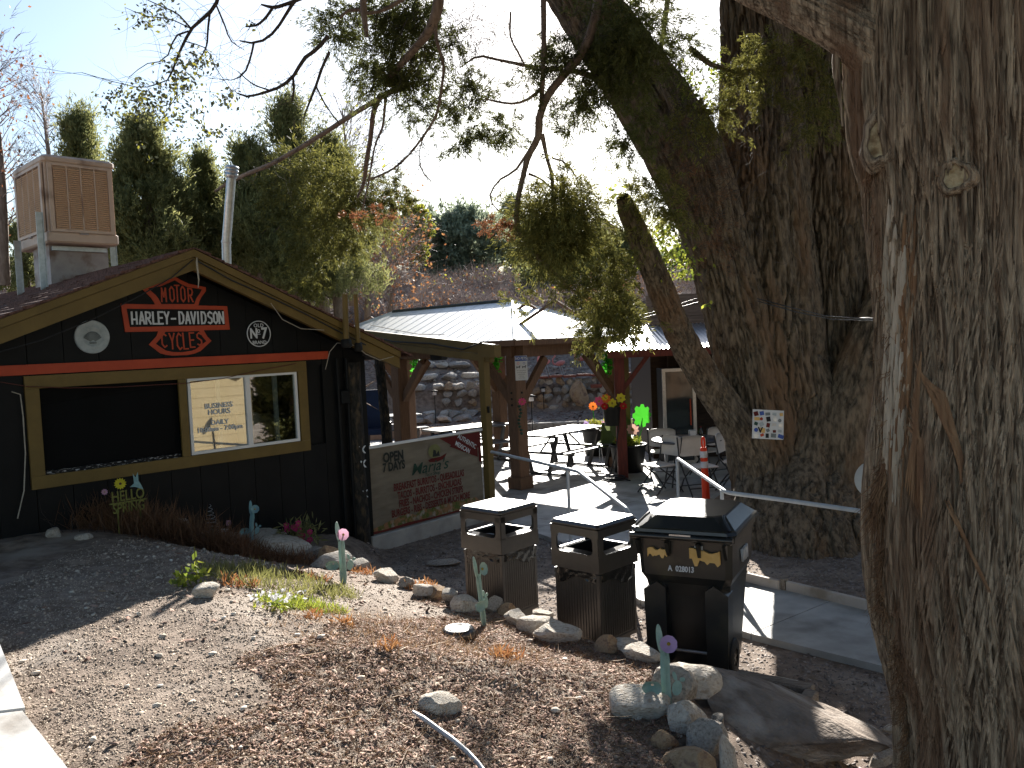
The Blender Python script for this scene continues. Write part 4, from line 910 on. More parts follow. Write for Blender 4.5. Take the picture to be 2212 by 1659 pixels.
MB().lathe([(.17, 0), (.17, .03), (.06, .055)], d0, 18).build('base', 'rubber', dl)
MB().lathe([(.055, .04), (.05, .45), (.046, .70), (.046, .87), (.038, .89), (.02, .895)], d0, 18, lean).build('tube', 'safety', dl)
for z_ in (.62, .76): MB().lathe([(.048, z_), (.0505, z_+.003), (.0495, z_+.085), (.046, z_+.088)], d0, 18, lean).build('band', 'reflect', dl)
lp = []
for a in range(17): an_ = a/16*2*math.pi; lp.append(d0+lean*(.96+.075*math.sin(an_))+Vector((.020, 0, 0))*math.cos(an_))
MB().tube(lp, .013, 8).build('loop', 'safety', dl); MB().cyl(d0+lean*.88, d0+lean*.90, .035, n=12).build('collar', 'safety', dl)
# NO PETS sign on the shelter post
mt['signwhite'] = M('sign_white', (.5, .51, .52), (.58, .58, .58), 5, .5)
mt['signblue'] = M('sign_blue', (.04, .09, .34), None, 5, .5)
sp0 = at(1126, 795, 13.42); sgx = Vector((1, .0, 0)).normalized(); sgn = Vector((0, -1, 0))
sg = thing('no_pets_sign', 'white and blue NO PETS sign with two small dog pictures on the shelter post', 'sign', sp0)
MB().box(sp0, (.20, .40, .008), sgx, ZV, sgn, bev=.003).build('plate', 'signwhite', sg)
MB().box(sp0+ZV*.155+sgn*.006, (.19, .08, .003), sgx, ZV, sgn).build('header', 'signblue', sg)
text('lettering', 'NO PETS', .062, sp0+ZV*.155+sgn*.009, sgx, ZV, 'signwhite', sg, .0008, .0018, .75)
dog = [(-.03, -.02), (-.03, .0), (-.036, .012), (-.03, .012), (-.022, .004), (.012, .004), (.02, .018), (.028, .02), (.036, .012), (.028, .008), (.024, -.002), (.022, -.022), (.016, -.022), (.014, -.008), (-.018, -.008), (-.022, -.022)]
mt['ink'] = M('black_ink', (.01, .01, .012), None, 5, .6)
for (dx, col_, sgn_) in ((-.047, 'safety', 1), (.047, 'signblue', 1)):
    MB().lathe([(.014, .006), (.014, .008), (.019, .008), (.019, .006)], sp0+sgx*dx+ZV*.075, 16, sgn).build('symbol', col_, sg)
    MB().prism([(p[0]*1.0, p[1]*1.1) for p in dog], sp0+sgx*dx+ZV*.02, sgx, ZV, sgn, .007, .004).build('dog_picture', 'ink', sg)
for (i_, s) in enumerate(('No animals allowed', 'on the patio except', 'service animals', 'Thank you', 'for your help')):
    text('lettering', s, .020, sp0-ZV*(.04+i_*.030)+sgn*.0045, sgx, ZV, 'ink', sg, .0008, 0, .9)
# sticker board on the big trunk
stb = at(1659, 917, 9.35); sx_ = (at(1690, 930, 9.35)-at(1625, 905, 9.35)).normalized(); sx_ = Vector((.985, .05, -.10)).normalized(); sy_ = Vector((-.12, .12, .985)); sy_ = (sy_-sx_*sy_.dot(sx_)).normalized(); sn_ = sx_.cross(sy_)
sk = thing('sticker_board', 'curled white board crowded with small stickers nailed to the big trunk', 'notice', stb)
MB().box(stb, (.36, .33, .008), sx_, sy_, sn_).build('board', 'signwhite', sk)
rs_ = random.Random(12); cols = ['ink', 'signblue', 'ban_green', 'orange', 'sticker', 'pewter', 'pewter_dark', 'chairwhite', 'ban_red', 'galv']
for r_ in range(5):
    for c_ in range(5):
        w_, h_ = rs_.uniform(.035, .065), rs_.uniform(.03, .055); p = stb+sx_*(-.14+c_*.07+rs_.uniform(-.01, .01))+sy_*(-.13+r_*.063+rs_.uniform(-.008, .008))+sn_*(.005+rs_.uniform(0, .002))
        if rs_.random() < .3: MB().lathe([(.001, .001), (w_*.5, .001), (w_*.5, 0)], p, 14, sn_).build('sticker', rs_.choice(cols), sk)
        else: an2 = rs_.gauss(0, .25); MB().box(p, (w_, h_, .0015), sx_*math.cos(an2)+sy_*math.sin(an2), sy_*math.cos(an2)-sx_*math.sin(an2), sn_).build('sticker', rs_.choice(cols), sk)
text('lettering', 'V', .09, stb+sx_*-.09+sy_*-.07+sn_*.009, sx_, sy_, 'ink', sk, .0005, .003)
# round white disc leaning by the far side of the big tree
dcp = at(1893, 1035, 6.6); dx_ = thing('round_sign', 'round off-white disc sign peeping out behind the shaggy near trunk', 'sign', dcp)
MB().lathe([(.001, .006), (.16, .006), (.165, .003), (.165, -.004), (.001, -.004)], dcp, 32, Vector((-.45, -.75, .5))).build('disc', 'chairwhite', dx_)
MB().cyl(dcp+Vector((.12, .05, -.1)), (dcp.x+.16, dcp.y+.1, 0), .02, n=8).build('stake', 'galv', dx_)
# ================================================================== PATIO FURNITURE
def picnic(L_=1.8):
    t = thing('picnic_table', 'x', 'picnic table', (0, 0, 0), 'picnic tables on the patio'); X, Y_ = Vector((1, 0, 0)), Vector((0, 1, 0))
    MB().box((0, 0, .735), (L_, .76, .035), bev=.015).build('table_top', 'table', t)
    for s in (-1, 1): MB().box((0, s*.68, .44), (L_, .26, .035), bev=.015).build('bench', 'table', t)
    for sx in (-1, 1):
        x = sx*(L_/2-.28)
        m = MB()
        for s in (-1, 1):
            m.box((x, s*.30, .36), (.06, .05, .76), X, Vector((0, 1, -s*.30)).normalized(), Vector((0, s*.30, 1)).normalized()*1)
        m.build('leg', 'legs', t)
        MB().box((x, 0, .70), (.05, .7, .04)).build('top_bearer', 'legs', t); MB().box((x, 0, .40), (.05, 1.55, .045)).build('bench_bearer', 'legs', t)
        for s in (-1, 1):
            a, b = Vector((x, s*.70, .42)), Vector((x, s*.60, .02)); d = (b-a).normalized()
            MB().box((a+b)/2, (.07, .06, (a-b).length), X, X.cross(d), d).build('leg', 'legs', t)
        MB().box((x, 0, .03), (.06, 1.3, .04)).build('foot', 'legs', t)
        MB().tube([(x, 0, .40), (x*.35, 0, .70)], .018, 6).build('strut', 'legs', t)
    return t
pt = picnic(); labs = ['picnic table in the sun right of the front shelter post, its top glaring white', 'long picnic table in the middle of the patio behind the mustard post', 'picnic table farthest back beside the left shelter posts']
place(pt, (.86, 15.5, .02), R(49)); pt['label'] = labs[0]
for (x, y, a, l) in ((-.95, 17.0, 38, labs[1]), (-3.25, 20.6, 28, labs[2])):
    c = copy_tree(pt); place(c, (x, y, .02), R(a)); c['label'] = l
def folding_chair():
    t = thing('folding_chair', 'x', 'chair', (0, 0, 0), 'off-white folding chairs at the round table')
    n = 10; V = []
    for j in range(5):
        for i_ in range(n+1):
            u_ = -1+2*i_/n; z = .56+.31*j/4; zz = z-(.05*abs(u_)**6 if j == 4 else 0)-(-.02*abs(u_)**6 if j == 0 else 0); V.append((u_*.225, .235+.05*(z-.5)-.03*u_*u_+.02, zz))
    F_ = [[j*(n+1)+i_, j*(n+1)+i_+1, (j+1)*(n+1)+i_+1, (j+1)*(n+1)+i_] for j in range(4) for i_ in range(n)]
    V2 = [(x, y+.018, z) for x, y, z in V]; q = len(V); F2 = [[a+q for a in f[::-1]] for f in F_]
    edge = [i_ for i_ in range(n+1)]+[(j+1)*(n+1)+n for j in range(4)]+[4*(n+1)+i_ for i_ in range(n-1, -1, -1)]+[j*(n+1) for j in range(3, 0, -1)]
    F3 = [[edge[k_], edge[(k_+1) % len(edge)], edge[(k_+1) % len(edge)]+q, edge[k_]+q] for k_ in range(len(edge))]
    npobj('backrest', np.array(V+V2), F_+F2+F3, 4, 'chairwhite', t, True)
    MB().box((0, -.01, .44), (.43, .42, .025), bev=.012).build('seat', 'chairwhite', t)
    for s in (-1, 1):
        MB().tube([(s*.235, .27, .86), (s*.235, .20, .50), (s*.235, -.25, .01)], .012, 6).build('leg', 'legs', t)
        MB().tube([(s*.215, -.16, .43), (s*.215, .10, .25), (s*.215, .28, .01)], .012, 6).build('leg', 'legs', t)
    MB().cyl((-.235, -.16, .13), (.235, -.16, .13), .009, n=6).build('crossbar', 'legs', t)
    MB().cyl((-.215, .2, .12), (.215, .2, .12), .009, n=6).build('crossbar', 'legs', t)
    return t
rt = Vector((2.78, 13.3, .02)); tb_ = thing('round_table', 'round dark grey folding table ringed by off-white folding chairs', 'table', rt)
MB().lathe([(.001, .725), (.56, .725), (.575, .735), (.575, .75), (.56, .76), (.001, .76)], rt, 40).build('table_top', 'table', tb_)
for s in (-1, 1):
    MB().tube([rt+Vector((s*.32, -.3, .02)), rt+Vector((s*.22, -.2, .72)), rt+Vector((s*.22, .2, .72)), rt+Vector((s*.32, .3, .02))], .014, 6).build('leg', 'legs', tb_)
fc = folding_chair(); CH = [(2.22, 12.75, -62, 'folding chair nearest the big black flower pot, half turned and sunlit on the seat'), (2.78, 12.45, 12, 'folding chair directly behind the orange delineator post, back towards us'),
      (2.55, 14.2, 168, 'folding chair facing us in front of the drinks fridge'), (3.32, 14.1, 205, 'folding chair mostly hidden behind the leaning trunk, facing us'), (3.42, 12.75, 60, 'folding chair under the leaning trunk at the right of the table')]
for i_, (x, y, a, l) in enumerate(CH):
    c = fc if i_ == 0 else copy_tree(fc); place(c, (x, y, .02), R(a)); c['label'] = l
nh = rt+Vector((.08, -.05, .76)); t = thing('napkin_holder', 'small metal napkin holder with white napkins on the round table', 'napkin holder', nh)
MB().box(nh+ZV*.07, (.12, .07, .14), bev=.01).build('case', 'galv', t); MB().box(nh+ZV*.08+Vector((0, -.037, 0)), (.09, .01, .09)).build('napkins', 'white', t)
t = thing('sauce_bottle', 'brown sauce bottle beside the napkin holder on the round table', 'bottle', nh+Vector((.14, .02, 0)))
MB().lathe([(.03, 0), (.035, .02), (.035, .11), (.012, .15), (.014, .18), (.001, .18)], nh+Vector((.14, .02, 0)), 12).build('bottle', 'bag', t); MB().lathe([(.016, .17), (.016, .19), (.001, .19)], nh+Vector((.14, .02, 0)), 10).build('cap', 'ban_red', t)
# green moulded chair by the red post
gp_ = Vector((1.62, 15.35, .02)); gc = thing('moulded_chair', 'olive green moulded chair on thin wire legs beside the red post', 'chair', gp_)
V = []; n = 8
prof = [(-.24, .45), (-.10, .43), (.06, .43), (.16, .47), (.20, .56), (.225, .70), (.24, .84)]
gx_ = Vector((.55, -.83, 0)).normalized(); gy_ = Vector((.83, .55, 0)).normalized()
for (y, z) in prof:
    for i_ in range(n+1):
        u_ = -1+2*i_/n; V.append(tuple(gp_+gx_*u_*.23+gy_*(y-.03*(abs(u_)**2)*(z > .5))+ZV*(z+.03*abs(u_)**3*(z < .5))))
o = npobj('shell', np.array(V), [[j*(n+1)+i_, j*(n+1)+i_+1, (j+1)*(n+1)+i_+1, (j+1)*(n+1)+i_] for j in range(len(prof)-1) for i_ in range(n)], 4, 'green_chair', gc, True)
o.modifiers.new('thick', 'SOLIDIFY').thickness = .012
for s in (-1, 1): MB().tube([gp_+gx_*s*.2-gy_*.22+ZV*.43, gp_+gx_*s*.24-gy_*.26, gp_+gx_*s*.24+gy_*.22, gp_+gx_*s*.18+gy_*.12+ZV*.43], .009, 6).build('leg', 'galv', gc)
# black round-backed chairs just behind the banner
def tub_chair():
    t = thing('tub_chair', 'x', 'chair', (0, 0, 0), 'black round-backed chairs behind the banner'); V = []; n = 18
    for (z, r_, q) in ((.40, .24, 1), (.55, .28, 1), (.70, .31, 1), (.82, .32, .9), (.88, .315, .6)):
        for i_ in range(n+1): a = R(-10+200*i_/n); V.append((r_*math.cos(a), r_*math.sin(a)*.9, .40+(z-.40)*(.45+.55*math.sin(max(0, a))**.7 if 0 < a < math.pi else .45)))
    o = npobj('backrest', np.array(V), [[j*(n+1)+i_, j*(n+1)+i_+1, (j+1)*(n+1)+i_+1, (j+1)*(n+1)+i_] for j in range(4) for i_ in range(n)], 4, 'bag', t, True); o.modifiers.new('thick', 'SOLIDIFY').thickness = .02
    MB().lathe([(.001, .45), (.23, .45), (.25, .43), (.25, .40), (.001, .40)], (0, 0, 0), 24).build('seat', 'legs', t)
    for a in (45, 135, 225, 315): MB().tube([(.19*math.cos(R(a)), .19*math.sin(R(a)), .40), (.25*math.cos(R(a)), .25*math.sin(R(a)), 0)], .014, 6).build('leg', 'legs', t)
    return t
tu = tub_chair(); p = at(948, 940, 12.9); place(tu, (p.x, 12.9, .02), R(200)); tu['label'] = 'black tub chair whose round back rises highest above the banner rail'
tu.scale = (1.2, 1.2, 1.26)
c = copy_tree(tu); p = at(862, 955, 12.4); place(c, (p.x, 12.4, .02), R(170)); c['label'] = 'black tub chair barely showing above the banner near the slender log post'; c.scale = (1.1, 1.1, 1.06)
# blue lounge seat far left
bp = at(796, 880, 19.5); bl = thing('blue_lounger', 'dark blue padded patio seat between the corner log post and the slender log', 'seat', (bp.x, 19.5, .02))
bpz = Vector((bp.x, 19.5, .02))
MB().box(bpz+Vector((0, .3, .95)), (.85, .10, 1.0), bev=.04).build('backrest', 'blue', bl); MB().box(bpz+Vector((0, 0, .48)), (.85, .6, .12), bev=.04).build('seat_cushion', 'blue', bl)
for s in (-1, 1): MB().tube([bpz+Vector((s*.45, -.3, 0)), bpz+Vector((s*.45, -.3, .62)), bpz+Vector((s*.45, .35, .66)), bpz+Vector((s*.45, .4, 0))], .02, 8).build('frame', 'legs', bl)
# ================================================================== FLOWER POTS
def flower(m_p, m_c, parent, c, r, n=7, nrm=Vector((0, -1, .3)), nm='flower'):
    nrm = Vector(nrm).normalized(); x, y = frame_of(nrm); V = []; F_ = []
    for k_ in range(n):
        a0, a1, am = 2*math.pi*k_/n, 2*math.pi*(k_+1)/n, 2*math.pi*(k_+.5)/n
        b = len(V); V += [c, c+(x*math.cos(a0)+y*math.sin(a0))*r*.75+nrm*r*.18, c+(x*math.cos(am)+y*math.sin(am))*r+nrm*r*.28, c+(x*math.cos(a1)+y*math.sin(a1))*r*.75+nrm*r*.18]
        F_ += [(b, b+1, b+2, b+3)]
    o = MB().add(V, F_).build(nm, m_p, parent, fix=False)
    MB().lathe([(.001, r*.2), (r*.2, r*.15), (r*.22, 0)], c, 8, nrm).build('flower_centre', m_c, o); return o
for (nm, c_) in (('pk', (.75, .10, .22)), ('yl', (.75, .65, .04)), ('or', (.75, .18, .03)), ('rd', (.45, .01, .01)), ('ps', (.65, .40, .32)), ('mg', (.5, .04, .15)), ('lv', (.42, .30, .55)), ('pp', (.6, .33, .45)), ('wh', (.7, .7, .72))): mt['f_'+nm] = M('petals_'+{'pk': 'pink', 'yl': 'yellow', 'or': 'orange', 'rd': 'red', 'ps': 'peach', 'mg': 'magenta', 'lv': 'lavender', 'pp': 'dusty_pink', 'wh': 'white'}[nm], c_, None, 9, .6, trans=.35)
mt['gold'] = M('flower_eye', (.35, .25, .03), None, 9, .6)
mt['pot'] = M('black_pot', (.012, .012, .012), (.02, .02, .02), 5, .5)
def pot(label, c, r, h, name='flower_pot'):
    t = thing(name, label, 'flower pot', c)
    MB().lathe([(.001, 0), (r*.78, 0), (r*.97, h*.93), (r*1.06, h*.93), (r*1.06, h), (r*.93, h), (r*.9, h*.9), (.001, h*.9)], c, 28).build('pot', 'pot', t); return t
def greens(parent, c, r, n, size, mat='leaf_lime', nm='foliage'):
    P, d = blob_points(tuple(c), r, n); V, F_, A = leaves(P, size, .55); npobj(nm, V, F_, 3, mat, parent, attr=A)
hp0 = at(1321, 918, 14.22); t = pot('black pot of yellow, pink and orange flowers hung on the red post', Vector((hp0.x, 14.15, hp0.z)), .155, .32)
H0 = Vector((hp0.x, 14.15, hp0.z+.33))
for (dx, dz, m_, r_) in ((-.22, .10, 'f_pk', .09), (-.10, .14, 'f_or', .09), (.0, .06, 'f_yl', .085), (.15, .14, 'f_yl', .09), (-.13, .01, 'f_rd', .07), (.19, .0, 'f_rd', .07), (-.12, .16, 'f_yl', .06)):
    flower(m_, 'gold', t, H0+Vector((dx, -.12, dz)), r_)
greens(t, H0, (.2, .15, .06), 260, .06, 'juniper_bg'); MB().tube([H0+Vector((-.15, 0, -.02)), H0+Vector((0, .10, .25)), H0+Vector((.15, 0, -.02))], .004, 5).build('hanger', 'legs', t)
bpp = gz(1380, 1008, .02); bpp = Vector((2.05, 14.95, .02)); t = pot('large black flower pot with a monstera leaf and peach bloom right of the red post', bpp, .33, .50)
P0 = bpp+ZV*.52; greens(t, P0+ZV*.03, (.28, .25, .10), 420, .07, 'leaf_lime'); flower('f_ps', 'gold', t, P0+Vector((.08, -.1, .25)), .12, 9)
for (dx, dz) in ((-.2, .08), (-.1, .03), (-.15, .12)): flower('f_or', 'gold', t, P0+Vector((dx, -.2, dz)), .05)
def monstera(parent, c, r, rot, mat='fakegreen'):
    pts = [(0, -.1)]; n = 40
    for i_ in range(n+1):
        a = -math.pi/2+.15+(2*math.pi-.3)*i_/n; rr = r*(1 if (i_ % 5) < 3 else .80)*(1-.12*math.cos(a*1)) ; pts.append((rr*math.cos(a), rr*math.sin(a)*1.1+.02))
    x = Vector((math.cos(rot), .3, math.sin(rot))).normalized(); y = Vector((-math.sin(rot), .1, math.cos(rot))).normalized(); y = (y-x*x.dot(y)).normalized(); z = x.cross(y)
    V = [c]+[c+x*p[0]+y*p[1]+z*(p[0]**2)*.6 for p in pts]; F_ = [(0, i_, i_+1) for i_ in range(1, len(V)-1)]
    MB().add(V, F_).build('leaf', mat, parent, fix=False); MB().tube([c-y*r*.1, c-y*r*.9-ZV*.05, Vector((c.x*.6+P0.x*.4, P0.y, P0.z-.05))], .007, 5).build('stem', 'fakegreen', parent)
monstera(t, P0+Vector((.28, -.02, .46)), .19, R(-10)); monstera(t, P0+Vector((-.16, .1, .36)), .24, R(20), 'juniper_bg'); monstera(t, P0+Vector((-.02, .15, .30)), .2, R(60), 'juniper_bg')
q0 = Vector((1.75, 17.3, .02)); t = pot('black flower pot with an orange daisy standing behind the green chair', q0, .34, .55)
greens(t, q0+ZV*.62, (.28, .25, .12), 300, .07, 'leaf'); MB().cyl(q0+Vector((-.05, 0, .5)), q0+Vector((-.08, 0, 1.0)), .008, n=5).build('stem', 'fakegreen', t); flower('f_or', 'gold', t, q0+Vector((-.08, -.02, 1.02)), .10, 11)
for (dx, dz, m_) in ((-.25, .68, 'f_lv'), (-.1, .62, 'f_lv'), (.1, .66, 'f_pp'), (.16, .75, 'f_yl')): flower(m_, 'gold', t, q0+Vector((dx, -.15, dz)), .06)
# artificial vine hanging on shelter posts, wall flower with turquoise tail
for (x, y, Yd, l) in ((897, 790, 19.6, 'bright green artificial vine hanging on the far left shelter post'), (1069, 782, 15.2, 'bright green artificial vine behind the mustard post brace'), (1311, 777, 15.3, 'bright green artificial vine beside the top of the red post')):
    p = at(x, y, Yd); t = thing('artificial_vine', l, 'vine', p); greens(t, p, (.11, .08, .34), 240, .075, 'fakegreen'); MB().tube([p+ZV*.35, p+Vector((.03, 0, 0)), p-ZV*.3], .006, 4).build('stem', 'juniper_bg', t)
p = at(1128, 868, 13.4); t = thing('wall_flower', 'coral metal flower with a turquoise beaded tail fixed to the front shelter post', 'ornament', p); flower('f_pk', 'gold', t, p, .07, 9)
for k_ in range(9): MB().lathe([(.001, 0), (.03, .02), (.02, .045), (.001, .05)], p+Vector((-.05+.02*math.sin(k_), 0, -.1-k_*.055)), 8).build('tail_bead', 'teal' if 'teal' in mt else 'ban_green', t)
# ================================================================== SOLAR LIGHTS, FLAMINGOS, BACK OF THE PATIO
mt['pinkplastic'] = M('flamingo_pink', (.62, .22, .21), (.7, .30, .27), 6, .5, trans=.2)
for (x, y, Yd, l) in ((1178, 784, 25.6, 'pink flamingo ornament with the palest neck, first from the shelter post'), (1210, 786, 25.9, 'darker pink flamingo ornament, middle one of the three'), (1257, 776, 26.6, 'pink flamingo ornament farthest up the slope, closest to the red post')):
    p = at(x, y, Yd); zg = Gs(p.x, Yd); t = thing('flamingo', l, 'flamingo', (p.x, Yd, zg)); s = .40
    bd_ = MB()
    n = 12; prof = [(.0, -.42), (.10, -.36), (.2, -.15), (.21, .05), (.14, .26), (.04, .40), (.0, .5)]
    bd_.lathe([(max(.001, r_*s), z*s) for r_, z in prof], p+ZV*.02, 14, Vector((-1, 0, -.25)))
    bd_.build('body', 'pinkplastic', t, fix=False)
    MB().tube([p+Vector((-.40, 0, -.04))*s, p+Vector((-.58, 0, .12))*s, p+Vector((-.55, 0, .42))*s, p+Vector((-.38, 0, .62))*s, p+Vector((-.42, 0, .82))*s, p+Vector((-.58, 0, .84))*s], [.035, .028, .022, .02, .028, .022], 8).build('neck', 'pinkplastic', t, fix=False)
    MB().tube([p+Vector((-.58, 0, .84))*s, p+Vector((-.70, 0, .76))*s, p+Vector((-.72, 0, .66))*s], [.018, .013, .004], 6).build('beak', 'ink', t, fix=False)
    for dx in (-.03, .04): MB().tube([p+Vector((dx, 0, -.05)), p+Vector((dx+.06, 0, -.30)), Vector((p.x+dx+.12, Yd, zg-.05))], .006, 5).build('leg', 'galv', t, fix=False)
def solar(l, x, ytop, Yd, hh=None):
    p = at(x, ytop, Yd); zg = Gs(p.x, Yd); t = thing('solar_light', l, 'garden light', (p.x, Yd, zg), 'solar stake lights')
    b = Vector((p.x, Yd, p.z)); MB().lathe([(.001, 0), (.03, -.005), (.10, -.035), (.10, -.05), (.07, -.055)], b, 14).build('cap', 'rubber', t)
    MB().lathe([(.05, -.055), (.06, -.15), (.001, -.16)], b, 10).build('lens', 'reflect', t); MB().cyl(b-ZV*.16, Vector((p.x, Yd, zg-.05)), .012, n=6).build('stake', 'rubber', t)
solar('stake light with a lit-looking lantern lens right of the wall flower', 1147, 852, 19.0); solar('stake light standing at the foot of the stone steps', 938, 842, 23.5); solar('stake light in front of the palest flamingo', 1173, 835, 24.6)
# wires crossing in front of the trees
for pts, l in (([at(1380, 690, 11), at(1440, 672, 10.8), at(1500, 655, 10.4), at(1560, 640, 10)], 'pair of thin wires rising towards the big tree'), ([at(1150, 722, 14), at(1300, 700, 13), at(1420, 672, 12), at(1520, 640, 11)], 'thin pale wire running from the shelter roof to the big tree'),
              ([at(1635, 645, 9.3), at(1700, 662, 8.5), at(1780, 682, 7.2), at(1850, 687, 6), at(1912, 688, 4)], 'bundle of black wires from the big trunk to the near trunk'), ([at(1635, 650, 9.3), at(1720, 674, 8.2), at(1800, 690, 7), at(1912, 692, 4)], 'lower slack wire between the two large trunks'),
              ([at(0, 132, 22), at(300, 182, 26), at(600, 215, 30), at(900, 260, 34)], 'thin overhead wire crossing the sky')):
    cord('overhead_wire', pts, .006, 'wire', l, 'wire')
p0 = at(1330, 1048, 13.9); P_ = [p0+Vector((.25*math.cos(k_*.7)*(1-.02*k_), .12*math.sin(k_*.7), -p0.z+.035+.004*k_)) for k_ in range(22)]
cord('hose_coil', P_, .012, 'wire', 'black cord coiled on the concrete at the foot of the red post', 'cord')
cord('power_cord', [Vector((1.80, 14.15, 1.0)), Vector((1.72, 14.1, .5)), Vector((1.62, 13.98, .2)), Vector((1.55, 13.9, .05))], .010, 'wire', 'black lead hanging down the red post', 'cord')
# ================================================================== GARDEN ORNAMENTS
mt['teal'] = M('patina_green_metal', (.22, .33, .29), (.33, .44, .38), 16, .6, .3, c3=(.16, .25, .22), s3=7, metal=.1)
mt['teal_b'] = M('patina_blue_metal', (.15, .29, .32), (.24, .40, .42), 16, .6, .3, c3=(.13, .22, .26), s3=7, metal=.1)
def padpoly(c, rx, ry, rot, n=16): return [(c[0]+rx*math.cos(a)*math.cos(rot)-ry*math.sin(a)*math.sin(rot), c[1]+rx*math.cos(a)*math.sin(rot)+ry*math.sin(a)*math.cos(rot)) for a in [2*math.pi*i_/n for i_ in range(n)]]
def cactus(label, base, hgt, fcol, mat, lean=0.0, arm_r=True, rotz=0):
    t = thing('cactus_ornament', label, 'cactus ornament', base, 'metal cactus garden stakes'); s = hgt
    ax = Vector((math.cos(rotz), math.sin(rotz), 0)); up = Vector((math.sin(lean), 0, math.cos(lean))); ay = Vector((-ax.y, ax.x, 0))
    stem = [(-.035, -.05), (.035, -.05), (.06, .12), (.055, .35), (.05, .45), (.055, .60), (.045, .70), (0, .74), (-.045, .70), (-.05, .5), (-.045, .3), (-.055, .15)]
    MB().prism([(p[0]*s, p[1]*s) for p in stem], base, ax, up, ay, .003, -.003).build('stem', mat, t)
    MB().prism([(p[0]*s*.8, p[1]*s) for p in stem], base, ay, up, ax, .003, -.003).build('stem', mat, t)
    MB().prism([(p[0]*s, p[1]*s) for p in padpoly((-.045, .84), .035, .16, .08)], base, ax, up, ay, .003, -.003).build('pad', mat, t)
    MB().prism([(p[0]*s, p[1]*s) for p in padpoly((.12, .30), .052, .085, -.2)], base, ax, up, ay, .009, .004).build('pad', mat, t)
    MB().prism([(p[0]*s, p[1]*s) for p in padpoly((.10, .43), .022, .05, .3)], base, ax, up, ay, .009, .004).build('pad', mat, t)
    MB().prism([(p[0]*s, p[1]*s) for p in padpoly((.18, .39), .03, .024, .3)], base, ax, up, ay, .014, .010).build('pad', mat, t)
    # scooped open pad
    V = []; n = 14
    for j in range(4):
        r_ = (.015+.028*j)*s
        for i_ in range(n): a = 2*math.pi*i_/n; V.append(base+up*(.33*s)+ax*(-.14*s)+ax*math.cos(a)*r_*1.1+up*math.sin(a)*r_*.8+ay*(-.03*s*j*(1+.12*math.sin(a*5))))
    npobj('scooped_pad', np.array([tuple(v) for v in V]), [[j*n+i_, j*n+(i_+1) % n, (j+1)*n+(i_+1) % n, (j+1)*n+i_] for j in range(3) for i_ in range(n)], 4, mat, t, True)
    if fcol:
        c = base+up*(.80*s)+ax*(.05*s)-ay*.02; V = []; n = 28; nr = (-ay+up*.25).normalized(); x, y = frame_of(nr)
        for j, (r_, d_) in enumerate(((.001, 0), (.03, .002), (.06, .010), (.088, .026))):
            for i_ in range(n): a = 2*math.pi*i_/n; rr = r_*s*(1+(.07*abs(math.sin(a*4.5)) if j == 3 else 0)); V.append(c+(x*math.cos(a)+y*math.sin(a))*rr+nr*d_*s*1.2)
        o = npobj('flower', np.array([tuple(v) for v in V]), [[j*n+i_, j*n+(i_+1) % n, (j+1)*n+(i_+1) % n, (j+1)*n+i_] for j in range(3) for i_ in range(n)], 4, fcol, t, True)
        MB().lathe([(.001, .02*s), (.018*s, .015*s), (.02*s, 0)], c, 10, nr).build('flower_centre', 'gold', o)
        MB().tube([c-nr*.005, base+up*.66*s+ax*.02*s], .006, 6).build('flower_stalk', mat, t)
    return t
def onG(x, y, z0=.6):
    p = gz(x, y, z0)
    for _ in range(12): p = gz(x, y, Gs(p.x, p.y)*.6+p.z*.4)
    return p
def gY(x, y): return onG(x, y)
b = onG(541, 1176); cactus('blue-green cactus stake with a turquoise bloom beside the white stones by the black wall', b, (1176-1083)/F*b.y*1.05, 'teal_b', 'teal_b', .12, rotz=.3)
b = onG(742, 1262); cactus('pale green cactus stake with a pink flower at the grassy patch', b, (1262-1130)/F*b.y*1.05, 'f_pp', 'teal', .0)
b = onG(1046, 1352); cactus('pale green cactus stake beside the brown knob in the mulch, its bloom edge-on', b, (1352-1202)/F*b.y*1.05, 'teal', 'teal', -.07, rotz=1.0)
b = onG(1440, 1545); cactus('tall pale green cactus stake with a lavender flower among the big corner stones', b, (1545-1350)/F*b.y*1.05, 'f_lv', 'teal', .0, rotz=-.2)
# HELLO SPRING sign
hs = at(278, 1090, 7.62); hb_ = Vector((hs.x, hs.y, hs.z+.03)); hsn = thing('hello_spring_sign', 'yellow cut-metal HELLO SPRING garden sign with sunflower and hummingbird by the black wall', 'garden sign', Vector((hs.x, hs.y, Gs(hs.x, hs.y))))
mt['hsyel'] = M('yellow_green_metal', (.13, .13, .03), (.17, .17, .04), 9, .6)
hx = Vector((.72, .69, 0)).normalized(); hz = ZV
text('lettering', 'HELLO', .14, hb_+ZV*.055, hx, hz, 'hsyel', hsn, .003, .0015, .70); text('lettering', 'SPRING', .13, hb_-ZV*.055, hx, hz, 'hsyel', hsn, .003, .0015, .66)
for s in (-.1, .1): MB().box(hb_+hx*s-ZV*.2, (.012, .004, .30), hx, hx.cross(ZV), ZV).build('stake', 'hsyel', hsn)
MB().box(hb_-ZV*.002, (.33, .004, .012), hx, hx.cross(ZV), ZV).build('crossbar', 'hsyel', hsn)
fl = flower('f_yl', 'shingle', hsn, hb_+ZV*.175-hx*.06, .055, 14, (.3, -1, .1)); flower('f_pp', 'gold', hsn, hb_+ZV*.12-hx*.20, .03, 9, (.3, -1, .1))
MB().prism([(.02, .13), (.06, .16), (.055, .25), (.075, .21), (.10, .26), (.10, .18), (.125, .13), (.14, .09), (.10, .11), (.07, .125)], hb_, hx, ZV, hx.cross(ZV), .004).build('hummingbird', 'teal_b', hsn)
